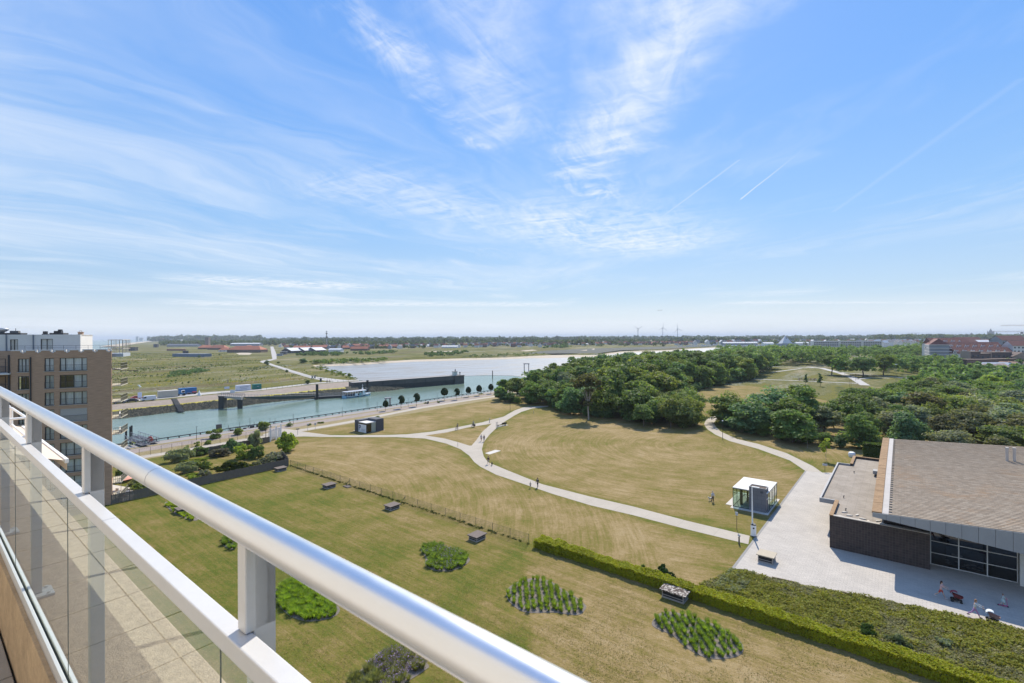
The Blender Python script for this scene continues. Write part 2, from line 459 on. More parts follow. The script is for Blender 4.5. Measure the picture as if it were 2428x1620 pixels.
lic = [a.lerp(b, .36) for a, b in zip(yel, ber)]
strip(yel, lic).build('lichen_band', M_LICH, kind='structure')
bm_ = strip(lic, ber); strip(ber, top, bm_); bm_.build('bank_slope', M_BERM, kind='structure')
# loose stones thrown on the riprap: part of the slope, past counting
def stones(name, a0, a1, n, s0, s1, seed):
    r = random.Random(seed); mb = MB()
    for _ in range(n):
        i = r.randrange(len(a0) - 1) if r.random() < .2 else r.randrange(1, len(a0) - 1); u = r.random(); k = r.random()
        p = a0[i].lerp(a0[i + 1], u).lerp(a1[i].lerp(a1[i + 1], u), k); s = r.uniform(s0, s1)
        vs = [p + Vector((x * s * r.uniform(.6, 1.2), y * s * r.uniform(.6, 1.2), z * s * r.uniform(.4, .9))) for x, y, z in ((-1, 0, 0), (0, -1, 0), (1, 0, 0), (0, 1, 0), (0, 0, 1.0), (0, 0, -.6))]
        mb.raw(vs, [(0, 1, 4), (1, 2, 4), (2, 3, 4), (3, 0, 4)])
    return mb.build(name, M_RIP, kind='stuff')
so = stones('riprap_stones', wat, yel, 5200, .35, .8, 3)

# far land (dune grassland, polders) out to the horizon
shore_px = [(730, 866.8), (785, 863.6), (849, 861.5), (913, 857), (977, 853.2), (1104, 849.8), (1200, 847.7), (1256, 844.5), (1312, 842), (1416, 842), (1469, 834), (1575, 830.6), (1650, 825.7), (1720, 822.3)]
beach_dy = [2.5, 5.0, 4.5, 4.5, 4.8, 4.8, 4.2, 5.2, 7.0, 4.0, 3.4, 2.4, 2.0, 1.4]
shore = [G(x, y, -2.3) for x, y in shore_px]
inner = [p + Vector((p.x, p.y, 0)).normalized() * 12 + Vector((0, 0, 2.3)) for p in shore]
low = [G(x, y + d, -2.88) for (x, y), d in zip(shore_px, beach_dy)]
strip(shore, inner).build('shore_slope', M_FIELD, kind='structure')
strip(low, shore).build('sand_beach', M_SAND, kind='structure')
bank_px = [(851, 903), (847, 900.5), (835, 895), (819, 889), (800, 884), (781, 878.5), (765, 874), (751, 871)]
coast = [D(545, 60000), Vector((-19000, 33000, 0)), D(365, 5200), D(283, 1660), D(150, 700), Vector((-420, 320, 0))]
land = [Vector(p) for p in top[1:]] + [G(x, y, 0) for x, y in bank_px] + inner + [D(1790, 1290), D(1840, 1330), D(1900, 1500), Vector((1600, 1250, 0)), Vector((40000, 3000, 0)), Vector((60000, 60000, 0))] + coast + [Vector(top[0])]
MB().poly([(p.x, p.y, 0) for p in land]).build('dune_grassland', M_FIELD, kind='structure')
mud = low + [D(1830, 1200, -2.9), D(1600, 330, -2.9), D(1330, 320, -2.9), G(1215, 891, -2.9), G(1150, 890, -2.9), G(1098, 892, -2.9), G(1000, 905, -2.9), G(880, 905, -2.9), G(830, 899, -2.9), G(790, 886, -2.9), G(745, 872, -2.9)]
MB().poly([(p.x, p.y, -2.9) for p in mud]).build('mudflat', M_MUD, kind='structure')
def sheet(name, pts, z, m, kind='structure'):
    return MB().poly([(p[0], p[1], z) for p in pts]).build(name, m, kind=kind)
sheet('salt_marsh', [G(x, y) for x, y in ((1290, 832), (1400, 826.5), (1560, 822.5), (1700, 818.5), (1735, 819), (1640, 823.5), (1560, 828), (1470, 831), (1420, 837.5), (1320, 838.5), (1240, 839))], .05, M_MARSH)
for pts in (((1233, 832), (1262, 829.5), (1275, 831), (1248, 833.5)), ((1375, 831.5), (1392, 829.5), (1392, 831.5)), ((1402, 828.5), (1410, 826.5), (1409, 829.5)), ((560, 838), (580, 835), (598, 838), (592, 841.5), (565, 841.5)), ((1010, 834), (1080, 832), (1100, 833), (1040, 835))):
    sheet('sand_patch', [G(x, y) for x, y in pts], .08, M_SAND)
sheet('sea_beach', [D(283, 1670), D(325, 2600), D(366, 5150), D(352, 5000), D(285, 2600), D(235, 1700)], .06, M_SAND)

# far quay road, path to the dunes, jetty approach
roadL = [(284, 954.5), (405, 944), (500, 934.5), (619, 925.5), (747, 910.3), (851, 902.3)]
roadR = [(284, 948.5), (405, 938), (500, 930), (619, 922), (747, 907.6), (851, 900.6)]
rl = ext([G(x, y) for x, y in roadL], 4); rr = ext([G(x, y) for x, y in roadR], 4)
strip([p + Vector((0, 0, .03)) for p in rl], [p + Vector((0, 0, .03)) for p in rr]).build('quay_road', M_ROAD, kind='structure')
pl = [(812, 905.5), (770, 903), (740, 898.2), (690, 883.5), (640, 866), (616, 858.5), (620, 855.8), (646, 851.5), (643.5, 840), (641, 822)]
pr = [(824, 902.0), (790, 898.5), (742, 892.7), (700, 880.5), (655, 866.5), (640, 861.5), (634, 857.5), (656, 851.8), (655.5, 840), (648, 822)]
DUNE_L, DUNE_R = list(pl), list(pr)
strip([G(x, y) + Vector((0, 0, .05)) for x, y in pl], [G(x, y) + Vector((0, 0, .05)) for x, y in pr]).build('dune_road', M_ROAD, kind='structure')

# ------------------------------------------------------------------ near shore
QA, QB = G(345, 1050), G(1178, 926); QD = (QB - QA).normalized(); QN = Vector((QD.y, -QD.x, 0))
def Q(s, off, z=0.0):     # along the quay edge from QA, off metres inland
    p = QA + QD * s + QN * off; return Vector((p.x, p.y, z))
near = [Q(-160, 0), Q(1700, 0), Vector((2400, 1500, 0)), Vector((40000, 2500, 0)), Vector((40000, -300, 0)), Vector((-400, -300, 0))]
MB().poly([(p.x, p.y, -.02) for p in near]).build('ground', M_FIELD, kind='structure')
strip([Q(-160, 0, -.02), Q(1700, 0, -.02)], [Q(-160, 0, -6), Q(1700, 0, -6)]).build('quay_wall', M_QUAY, kind='structure')

# traced edges of the walks (photo pixels on the lawn level)
A_up = [(640, 1029), (700, 1030), (760, 1031.8), (820, 1032.3), (922, 1031.5), (966, 1030)]
C_up = [(966, 1030), (1024, 1023.8), (1075, 1015), (1143, 1001.7), (1160, 997), (1194.5, 988), (1220, 973.6), (1241, 966), (1272, 963.5), (1300, 962)]
A_lo = [(640, 1036), (700, 1034.8), (760, 1036.2), (820, 1036.8), (939, 1036.8), (1007, 1040), (1058, 1052), (1092, 1065.5), (1112.8, 1081), (1124.7, 1096), (1139, 1107), (1176.6, 1126), (1244.7, 1149), (1312.8, 1172.3), (1400, 1198.5), (1500, 1221.7), (1628, 1255.3), (1774.4, 1291)]
D_up = [(1300, 964.5), (1262, 969), (1236, 977), (1220, 985.5), (1186, 1006.8), (1160, 1031.5), (1147, 1048.5), (1142.6, 1065.5), (1147, 1082.6), (1157, 1096), (1168, 1100.9), (1210.6, 1118.5), (1285.5, 1148.5), (1400, 1178), (1500, 1201), (1628, 1235), (1777.8, 1271)]
T_in = [(1009, 1032.8), (1055, 1040.2), (1085.5, 1048.5), (1112.8, 1057), (1118, 1057), (1129.8, 1043.4), (1143, 1024.7), (1165.5, 1005), (1109, 1013.9), (1058, 1025.8)]
E_out = [(1910.6, 1117.4), (1873, 1092), (1798, 1064.7), (1730, 1046), (1696, 1030.6), (1676, 1017), (1669.5, 1006), (1673, 997.5), (1683.4, 989.4), (1702.5, 986), (1740, 984)]
E_in = [(1949.7, 1120.9), (1927.6, 1105.5), (1866, 1075), (1798, 1052.8), (1747, 1040.9), (1709.7, 1023.8), (1697, 1012), (1692.5, 1003), (1696, 997.8), (1706, 994.5), (1740, 992)]
def g2(L, z=0.0): return [G(x, y, z) for x, y in L]
ZP = .016
path_outline = g2(A_up) + g2(C_up[1:]) + g2(D_up) + list(reversed(g2(A_lo)))
def bm_poly_with_hole(outer, hole, z, name, m):
    from mathutils.geometry import tessellate_polygon
    allp = [Vector((p.x, p.y, 0)) for p in outer] + [Vector((p.x, p.y, 0)) for p in hole]
    tris = tessellate_polygon([[Vector((p.x, p.y, 0)) for p in outer], [Vector((p.x, p.y, 0)) for p in hole]])
    mb = MB(); 
    for tr in tris:
        a, b, c = (allp[i] for i in tr)
        if (b - a).cross(c - a).z < 0: a, c = c, a
        mb.poly([(a.x, a.y, z), (b.x, b.y, z), (c.x, c.y, z)])
    return mb.build(name, m, kind='structure')
def concrete_path_mat():
    m, t, b, P = base_mat('path_slabs')
    n0 = t.noise(P, .25, 5, .6); n1 = t.noise(P, 5, 4, .65); n2 = t.noise(P, 1.2, 4, .6, .5)
    k = t.lin(t.add(t.mul(n0, .45), t.add(t.mul(n1, .25), t.mul(n2, .3))), .3, .7, .87, 1.13)
    s = t.n.new('ShaderNodeVectorMath'); s.operation = 'SCALE'; s.inputs[0].default_value = (.39, .345, .285); t.put(s.inputs['Scale'], k)
    q = t.sep(t.rot(P, -EROT)); fx = t.math('ABSOLUTE', t.sub(t.math('FRACT', t.div(q[0], 5.0)), .5))
    c = t.mix(t.mul(t.smooth(fx, .493, .4985), .45), s.outputs[0], (.16, .15, .13))
    t.put(b.inputs['Base Color'], c); b.inputs['Roughness'].default_value = .9; b.inputs['Specular IOR Level'].default_value = .2
    return m
M_PATH2 = concrete_path_mat()
bm_poly_with_hole(path_outline, g2(T_in), ZP, 'park_path', M_PATH2)
strip(g2(E_in, ZP), g2(E_out, ZP)).build('footpath', M_PATH2, kind='structure')
# promenade beside the quay
PRc = [(300, 1090.5), (352, 1081.5), (427, 1070), (593, 1041), (640, 1033), (700, 1023), (780, 1009.7), (835, 1000), (910, 984.5), (994.5, 967.7), (1101.7, 950.7), (1183, 939), (1215, 934)]
def offset_line(pts, w):
    L, Rr = [], []
    for i, p in enumerate(pts):
        d = (pts[min(i + 1, len(pts) - 1)] - pts[max(i - 1, 0)]); d.z = 0; d.normalize(); n = Vector((d.y, -d.x, 0))
        L.append(p - n * w / 2); Rr.append(p + n * w / 2)
    return L, Rr
prc = g2(PRc); prc = [prc[0] + (prc[0] - prc[1]) * 1.2] + prc + [prc[-1] + QD * 60]
pL, pR = offset_line(prc, 3.3)
strip([p + Vector((0, 0, .022)) for p in pR], [p + Vector((0, 0, .022)) for p in pL]).build('promenade', M_PATH2, kind='structure')
sheet('path_junction', g2([(622, 1031), (664, 1017), (684, 1018), (722, 1024.5), (790, 1033), (700, 1036), (640, 1035.5)]), .028, M_PATH2)
# far park paths
for L, w in (([(1915, 870.5), (1949, 873.6), (1992, 884.5), (2021, 895), (2043, 909), (2052, 914)], 4.5), ([(1783, 899), (1894, 903), (1960, 906), (2035, 909.5)], 3.0),
             ([(1930, 872.5), (1870, 871), (1820, 869)], 3.0), ([(1985, 882.5), (2062, 889), (2150, 897), (2210, 899)], 3.0), ([(2032, 899.5), (2064, 896), (2110, 897)], 3.0), ([(1780, 880), (1830, 883), (1900, 874)], 2.5), ([(1970, 868.5), (2040, 867.5)], 3.0)):
    l_, r_ = offset_line(g2(L), w)
    strip([p + Vector((0, 0, .04)) for p in r_], [p + Vector((0, 0, .04)) for p in l_]).build('park_walk', M_ROAD, kind='structure')
# plaza
PLZ = [(1910.6, 1117.4), (1952, 1121.2), (2140, 1121), (2428, 1180), (2700, 1260), (2700, 1557), (2428, 1498), (2100, 1428), (1935, 1395), (1850, 1378), (1735, 1352)]
sheet('plaza', g2(PLZ), .02, M_PAVE)
cut = offset_line(g2([(1735, 1352), (1910.6, 1117.4)]), .3)
strip([p + Vector((0, 0, .03)) for p in cut[1]], [p + Vector((0, 0, .03)) for p in cut[0]]).build('plaza_gutter', mat('gutter_stone', (.24, .23, .215), .9, .12, 2), kind='structure')
sheet('lawn_slab', g2([(1150, 1075), (1174.5, 1067), (1188, 1069), (1161, 1078)]), .02, mat('pale_slab', (.5, .47, .42), .85, .08, 2))
# quay surface bands
def qband(name, o0, o1, z, m, s0=-150, s1=420):
    n = 60; r = random.Random(name); L = [Q(s0 + (s1 - s0) * i / n, o0 + r.uniform(-.25, .25), z) for i in range(n + 1)]; K = [Q(s0 + (s1 - s0) * i / n, o1 + r.uniform(-.25, .25), z) for i in range(n + 1)]
    strip(K, L).build(name, m, kind='structure')
qband('quay_apron', .35, 4.6, .004, M_QUAY)
qband('quay_verge', 4.6, 6.2, .008, M_DRY)
qband('gravel_strip', 6.1, 11.4, .012, M_GRAVEL)
qband('dry_verge', 11.3, 20.5, .006, M_DRY)

# the mown lawn: one sheet whose vertices carry the mowing direction and the damp along edges
def build_lawn():
    step = 1.0; x = np.arange(-112, 130.01, step); y = np.arange(14, 262.01, step)
    X, Y = np.meshgrid(x, y); nx, ny = len(x), len(y); P = np.stack([X.ravel(), Y.ravel()], 1)
    def dist(lines):
        d = np.full(len(P), 1e9)
        for L in lines:
            for a, b in zip(L, L[1:]):
                a = np.array([a.x, a.y]); b = np.array([b.x, b.y]); e = b - a; L2 = max(e @ e, 1e-9)
                t = np.clip(((P - a) @ e) / L2, 0, 1); q = a + t[:, None] * e
                d = np.minimum(d, np.hypot(P[:, 0] - q[:, 0], P[:, 1] - q[:, 1]))
        return d
    a = P[:, 0] * .628 + P[:, 1] * .778
    dB = np.hypot(P[:, 0] + 58, P[:, 1] - 72); dC = np.hypot(P[:, 0] - 45, P[:, 1] - 118)
    path_mid = g2([(1500, 1211), (1285, 1158), (1150, 1105), (1130, 1080), (1145, 1040), (1190, 997), (1240, 970)])
    px = np.interp(P[:, 1], [p.y for p in path_mid], [p.x for p in path_mid])
    mow = np.where(a < 50.2, a, np.where(P[:, 0] < px, dB, dC))
    d1 = dist([g2(A_lo), g2(D_up), g2(A_up), g2(C_up), g2(E_out), g2(E_in)])
    moist = .8 * np.exp(-d1 / 1.3)
    hl = [Vector((50.2 * .628 - 70 * .778, 50.2 * .778 + 70 * .628, 0)), Vector((50.2 * .628 + 8 * .778, 50.2 * .778 - 8 * .628, 0))]
    moist += .35 * np.exp(-dist([hl]) / 2.0)
    tr = g2([(1245, 1300), (1060, 1430), (930, 1530)]); moist += .55 * np.exp(-dist([tr]) / 1.6)
    moist += .45 * np.exp(-dist([g2([(262, 1200), (420, 1165), (560, 1135), (690, 1105)])]) / 2.5)
    moist += .30 * np.exp(-dist([g2([(1780, 1290), (1735, 1352)]), g2([(1850, 1250), (1905, 1120)])]) / 2.0)
    nearA = (a < 50) & (P[:, 0] < 2); moist += np.where(nearA, .30 + .36 * np.clip((50 - a) / 20, 0, 1), 0)
    far = P[:, 1] > 150; moist += np.where(far, .12, 0)
    me = bpy.data.meshes.new('lawn')
    idx = np.arange(nx * ny).reshape(ny, nx)
    q = np.stack([idx[:-1, :-1], idx[:-1, 1:], idx[1:, 1:], idx[1:, :-1]], -1).reshape(-1, 4)
    c = P[q].mean(1); s = (c - np.array([QA.x, QA.y])) @ np.array([QN.x, QN.y])
    q = q[s > 16.5]
    used, inv = np.unique(q, return_inverse=True); q = inv.reshape(-1, 4)
    V = np.zeros((len(used), 3), np.float32); V[:, :2] = P[used]
    me.vertices.add(len(V)); me.vertices.foreach_set('co', V.ravel())
    me.loops.add(q.size); me.loops.foreach_set('vertex_index', q.ravel().astype(np.int32))
    me.polygons.add(len(q)); me.polygons.foreach_set('loop_start', np.arange(0, q.size, 4, dtype=np.int32)); me.polygons.foreach_set('loop_total', np.full(len(q), 4, np.int32))
    for nm, arr in (('mow', mow), ('moist', moist)):
        at = me.attributes.new(nm, 'FLOAT', 'POINT'); at.data.foreach_set('value', arr[used].astype(np.float32))
    me.materials.append(M_LAWN); me.update(calc_edges=True)
    o = obj('lawn', me); o.location.z = .0; o['kind'] = 'structure'
build_lawn()
# ------------------------------------------------------------------ our own balcony and its railing
RD = Vector((-.781, .625, 0)); RN = Vector((.625, .781, 0)); RROT = math.atan2(.625, -.781)
HF = 1.70                                  # eye above the balcony floor
ZF = HCAM - HF
def rail_mat():
    m, t, b, P = base_mat('brushed_aluminium')
    tc = t.n.new('ShaderNodeTexCoord'); n = t.noise(t.vmul(tc.outputs['Object'], (1, 40, 40)), 1.2, 4, .6)
    n2 = t.noise(tc.outputs['Object'], 9, 4, .6)
    t.put(b.inputs['Base Color'], t.mix(n2, (.70, .70, .71), (.80, .80, .80)))
    b.inputs['Metallic'].default_value = 1.0; t.put(b.inputs['Roughness'], t.lin(t.add(t.mul(n, .6), t.mul(n2, .4)), .3, .7, .28, .40))
    return m
M_ALU = rail_mat()
M_ALU2 = mat('painted_aluminium', (.62, .61, .60), .38, .05, 6, metal=.25, spec=.5)
M_DARK = mat('dark_gap', (.02, .02, .022), .8, .1, 5)
def glass_mat(name, tint, ior, rough=0.0, base=None, basefac=0.0):
    """pane: lets light through with a tint, mirrors more at grazing angles"""
    m = bpy.data.materials.new(name); m.use_nodes = True; t = NT(m.node_tree); t.n.clear(); MATS[name] = m
    tr = t.n.new('ShaderNodeBsdfTransparent'); t.put(tr.inputs[0], tint)
    gl = t.n.new('ShaderNodeBsdfGlossy'); gl.inputs['Roughness'].default_value = rough; t.put(gl.inputs[0], (.97, .98, .98))
    gn = t.n.new('ShaderNodeNewGeometry'); dt = t.n.new('ShaderNodeVectorMath'); dt.operation = 'DOT_PRODUCT'; t.l.new(gn.outputs['Incoming'], dt.inputs[0]); t.l.new(gn.outputs['Normal'], dt.inputs[1])
    r0 = ((ior - 1) / (ior + 1)) ** 2; f1 = t.add(t.mul(t.math('POWER', t.math('SUBTRACT', 1.0, t.math('ABSOLUTE', dt.outputs['Value']), clamp=True), 5.0), 1 - r0), r0)
    fres = t.div(t.mul(f1, 2.0), t.add(f1, 1.0))        # both faces of the pane
    mx = t.n.new('ShaderNodeMixShader'); t.l.new(fres, mx.inputs[0])
    a = tr.outputs[0]
    if base:
        df = t.n.new('ShaderNodeBsdfDiffuse'); t.put(df.inputs[0], base)
        m2 = t.n.new('ShaderNodeMixShader'); m2.inputs[0].default_value = basefac; t.l.new(a, m2.inputs[1]); t.l.new(df.outputs[0], m2.inputs[2]); a = m2.outputs[0]
    t.l.new(a, mx.inputs[1]); t.l.new(gl.outputs[0], mx.inputs[2])
    o = t.n.new('ShaderNodeOutputMaterial'); t.l.new(mx.outputs[0], o.inputs[0]); return m
M_GLASS = glass_mat('balustrade_glass', (.86, .93, .88), 1.55)
M_GEDGE = mat('glass_edge', (.16, .18, .16), .15, .1, 3)
M_TILE = mat('balcony_tile', (.31, .275, .23), .8, .10, 5, bump=.002, bscale=60)
M_CURB = mat('curb_concrete', (.46, .33, .20), .95, .28, 8, bump=.006, bscale=70)
M_LEDGE = mat('ledge_gravel', (.44, .33, .23), .95, .40, 26, bump=.008, bscale=120)
M_PLASTER = mat('facade_plaster', (.62, .58, .52), .9, .08, .6)
bal = thing('apartment_building', 'own apartment block below the viewpoint with tiled balcony and gravelly ledge', 'building', (0, 0, ZF), RROT)
T0, T1 = -3.0, 12.0
def L(t, p, h): return (t, -p, HF - h)
MB().box(T0, T1, -.325, 2.9, -.30, -.032).build('floor_slab', M_DARK, bal)
tm = MB().box(-.246, .246, -.246, .246, -.03, 0).build('tile', M_TILE, bal, bevel=.004)
tm.location = (T0 + .25, -.33 + .25, 0)
k = 0
for i in range(int((T1 - T0) / .5)):
    for j in range(6):
        if i == 0 and j == 0: continue
        o = tm.copy(); COL.objects.link(o); o.location = (T0 + .25 + .5 * i, -.08 + .5 * j, rnd.uniform(-.002, .001)); o.rotation_euler = (rnd.uniform(-.002, .002), rnd.uniform(-.002, .002), 0)
HC = 1.31
cz = HF - HC
# curb with a rough inner face, ledge outside the glass
mb = MB(); nseg = 60
for i in range(nseg):
    a, b = T0 + (T1 - T0) * i / nseg, T0 + (T1 - T0) * (i + 1) / nseg
    mb.box(a, b, -.400, -.335 + rnd.uniform(-.0006, .0006), -.03, cz + rnd.uniform(-.0004, .0004))
mb.build('curb', M_CURB, bal)
MB().box(T0, T1, -.76, -.402, -.30, cz - .004).build('ledge', M_LEDGE, bal, bevel=.01)
MB().box(T0, T1, -.62, 8.0, -ZF, -.302).build('wall', M_PLASTER, bal)
MB().box(T0, T1, 2.35, 8.0, -.028, 9.0).build('upper_wall', M_PLASTER, bal)  # unseen upper storeys, added so the top rail mirrors a beige facade

rl_ = thing('balcony_railing', 'pale aluminium railing with round top rail and glass panels in the foreground', 'railing', (0, 0, ZF), RROT)
mb = MB(); pr, hr, rr_ = .385, .347, .0264
TJ = 1.432
mb.tube(L(-2.5, pr, hr), L(TJ - .0012, pr, hr), rr_, 40); mb.tube(L(TJ + .0012, pr, hr), L(T1, pr, hr), rr_, 40)
mb.build('top_rail', M_ALU, rl_)
MB().tube(L(TJ - .03, pr, hr), L(TJ + .03, pr, hr), rr_ - .0022, 32).build('rail_joint', M_DARK, rl_)
mb = MB(); cuts = [-2.5, 1.815, 4.6, 7.4, 10.2, T1]
for a, b in zip(cuts, cuts[1:]): mb.box(a + .001, b - .001, -.387, -.3525, HF - .566, HF - .53)
mb.build('lower_rail', M_ALU2, rl_, bevel=.0025)
for kx in range(-2, 9):
    t = .926 + 1.262 * kx
    p = MB().box(t - .0165, t + .0165, -.4285, -.3885, cz, HF - hr - .004).box(t - .0165, t + .0165, -.4285, -.3735, HF - .529, HF - hr - .004).build('post', M_ALU2, rl_, bevel=.003)
    MB().box(t - .06, t + .06, -.47, -.3935, cz - .003, cz + .010).tube(L(t - .042, .45, HC - .01), L(t - .042, .45, HC - .018), .008, 8).tube(L(t + .042, .45, HC - .01), L(t + .042, .45, HC - .018), .008, 8).build('base_plate', M_ALU2, p, bevel=.002)
js = [1.006 + 1.402 * q for q in range(-3, 9)]
for a, b in zip(js, js[1:]):
    g = MB().poly([(a + .002, -.368, cz + .02), (b - .003, -.368, cz + .02), (b - .003, -.368, HF - .567), (a + .002, -.368, HF - .567)]).build('glass_panel', [M_GLASS], rl_)
    MB().box(b - .003, b - .0015, -.3692, -.3668, cz + .03, HF - .567).build('panel_edge', M_GEDGE, g)
mb = MB(); mb.box(T0, T1, -.3625, -.3505, cz, cz + .055).box(T0, T1, -.3865, -.3745, cz, cz + .055).box(T0, T1, -.3865, -.3505, cz - .004, cz + .012)
mb.build('glass_channel', M_ALU2, rl_, bevel=.002)

# awning of the flat below, further along our own facade
M_AWN = mat('cream_awning', (.60, .49, .385), .85, .05, 2)
aw = thing('awning', 'cream fabric awning rolled out from the own facade below the railing', 'awning', (0, 0, 24.5), RROT)
mb = MB(); n = 8
for i in range(n):
    y0, y1 = -.62 - 1.4 * i / n, -.62 - 1.4 * (i + 1) / n; z0, z1 = .62 - .62 * i / n - .05 * math.sin(math.pi * i / n), .62 - .62 * (i + 1) / n - .05 * math.sin(math.pi * (i + 1) / n)
    mb.poly([(13.4, y0, z0), (13.4, y1, z1), (19.5, y1, z1), (19.5, y0, z0)])
mb.build('canopy', M_AWN, aw)
MB().box(13.38, 19.52, -2.07, -2.01, -.06, .03).build('front_bar', mat('white_enamel', (.78, .77, .75), .35, .03, 4), aw, bevel=.01)
MB().poly([(13.4, -2.045, -.06), (19.5, -2.045, -.06), (19.5, -2.045, -.22), (13.4, -2.045, -.22)]).build('valance', M_AWN, aw)
for x in (14.2, 18.6): MB().tube((x, -.6, .2), (x + .5, -1.3, .1), .025).tube((x + .5, -1.3, .1), (x, -2.0, -.02), .025).build('folding_arm', MATS['white_enamel'], aw)
# white tubular balcony rails further along
fr = thing('balcony_rails', 'white tubular balcony rails beyond the second railing post at left', 'railing', (0, 0, 24.9), RROT)
for q in range(2):
    t0, t1 = 14.3 + 2.6 * q, 16.6 + 2.6 * q; mb = MB(); zt = .45 - .0 * q
    for z in (zt, zt - .4, zt - .8): mb.path([(t0, -.62, z), (t0, -1.55, z), (t1, -1.55, z), (t1, -.62, z)], .025)
    for x, y in ((t0, -1.55), (t1, -1.55)): mb.tube((x, y, zt), (x, y, -.9), .025)
    mb.build('rail_frame', MATS['white_enamel'], fr)
    MB().box(t0 - .05, t1 + .05, -1.6, -.62, -1.05, -.9).build('balcony_slab', M_PLASTER, fr)
MB().box(12.05, 30, -.62, 8, -24.9, 1.2).build('facade_wall', M_PLASTER, fr)
# ------------------------------------------------------------------ neighbouring brick block on the left
M_BRICK = mat('tan_brick', (.40, .262, .175), .92, .36, 1.6, streak=(.6, .6, 7))
M_WHITE = mat('white_render', (.66, .64, .60), .9, .06, .5)
M_COPE = mat('white_coping', (.60, .60, .60), .8, .06, 1)
M_FRAME = mat('dark_frame', (.030, .030, .034), .4, .1, 4)
M_CURT = mat('pale_curtain', (.78, .78, .76), .95, .14, 4, streak=(6, 6, .3))
M_PANE = glass_mat('window_glass', (.82, .86, .88), 1.7)
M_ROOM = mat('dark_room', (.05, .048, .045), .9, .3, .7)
M_BARS = mat('railing_bars', (.07, .07, .072), .5, .1, 4)
M_SILL = mat('pale_sill', (.42, .38, .33), .85, .1, 2)
M_ROOFG = mat('grey_roofing', (.16, .155, .15), .95, .2, .6)
M_SHUT = mat('grey_shutter', (.40, .385, .36), .7, .05, 2)
C0 = Vector((-65.3, 78.8, 0)); NBR = math.atan2(.464, .886)
nb = thing('apartment_block', 'tan brick apartment block with dark windows and white rooftop storey at left edge', 'building', C0, NBR)
ZT = 25.0
colsW = [(-6.39, -3.07), (-8.17, -7.07), (-11.2, -9.95)]
rows = [(24.0 - 2.67 * i) for i in range(9)]
mb = MB(); TH = .34
for a, b in ((-3.07, 0), (-7.07, -6.39), (-9.95, -8.17), (-12.0, -11.2)): mb.box(a, b, 0, TH, 0, ZT)
for a, b in colsW:
    zs = [ZT] + [z for r in rows for z in (r, r - 2.05)] + [0]
    for hi, lo in zip(zs[::2], zs[1::2]): 
        if hi > max(lo, 0): mb.box(a, b, .001, TH - .001, max(lo, 0), hi)
# body behind the facade: the long side runs back along the line of sight
mb.prism([(0, TH), (-2.9, 12.0), (-3.2, 12.0), (-.35, TH)], 0, ZT)
mb.box(-12.0, -3.3, 11.7, 12.0, 0, ZT)
mb.build('wall', M_BRICK, nb)
MB().box(-11.9, -3.4, .36, 11.6, ZT - .5, ZT - .1).poly([(-3.4, .36, ZT - .1), (-.5, .36, ZT - .1), (-3.1, 11.6, ZT - .1), (-3.4, 11.6, ZT - .1)]).build('roof', M_ROOFG, nb)
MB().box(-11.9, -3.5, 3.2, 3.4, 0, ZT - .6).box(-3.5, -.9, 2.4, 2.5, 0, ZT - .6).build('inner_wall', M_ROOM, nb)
def window(x0, x1, zb, zt, divs, par, openleft=0, shut=False, name='window'):
    d = .12; w = .075; y = .16
    f = MB().box(x0, x1, y, y + d, zb, zb + w).box(x0, x1, y, y + d, zt - w, zt)
    xs = [x0 + w / 2] + [x0 + (x1 - x0) * q for q in divs] + [x1 - w / 2]
    for x in xs: f.box(x - w / 2 * 1.2, x + w / 2 * 1.2, y + .001, y + d - .001, zb + w, zt - w)
    o = f.build(name, M_FRAME, par)
    if shut:
        s = MB(); nsl = 22
        for i in range(nsl):
            z = zb + (zt - zb) * i / nsl; s.box(x0 + .02, x1 - .02, .06, .085 + .01 * (i % 2), z, z + (zt - zb) / nsl - .006)
        s.build('roller_shutter', M_SHUT, o)
    else:
        p = MB()
        for a, b in zip(xs, xs[1:]): p.poly([(a, y + .06, zb), (b, y + .06, zb), (b, y + .06, zt), (a, y + .06, zt)])
        p.build('pane', M_PANE, o)
        c = MB()
        for i, (a, b) in enumerate(zip(xs, xs[1:])):
            if i < openleft: continue
            n = 10; pts = [(a + (b - a) * k / n, y + .22 + .05 * (k % 2)) for k in range(n + 1)]
            for (xa, ya), (xb, yb) in zip(pts, pts[1:]): c.poly([(xa, ya, zb), (xb, yb, zb), (xb, yb, zt), (xa, ya, zt)])
        if c.v: c.build('curtain', M_CURT, o)
    MB().box(x0 - .12, x1 + .12, -.07, .15, zb - .09, zb - .005).build('sill', M_SILL, o)
    r = MB(); r.tube((x0 - .05, -.04, zb + .95), (x1 + .05, -.04, zb + .95), .02).tube((x0 - .05, -.04, zb + .08), (x1 + .05, -.04, zb + .08), .015)
    k = int((x1 - x0) / .14)
    for i in range(k + 1):
        x = x0 + (x1 - x0) * i / k; r.tube((x, -.04, zb + .08), (x, -.04, zb + .95), .009, 4, caps=False)
    r.build('guard_rail', M_BARS, o)
    return o
for i, r in enumerate(rows):
    zb = r - 2.05
    if zb < .2: continue
    window(*colsW[0], zb, r, (.2, .5, .8), nb, openleft=2 if i == 1 else 0, shut=(i == 3))
    window(*colsW[1], zb, r, (.5,), nb); window(*colsW[2], zb, r, (.33, .66), nb, openleft=3 if i == 1 else 0)
MB().tube((-9.76, -.09, 0), (-9.76, -.09, ZT - .8), .085, 8).build('drainpipe', M_FRAME, nb)
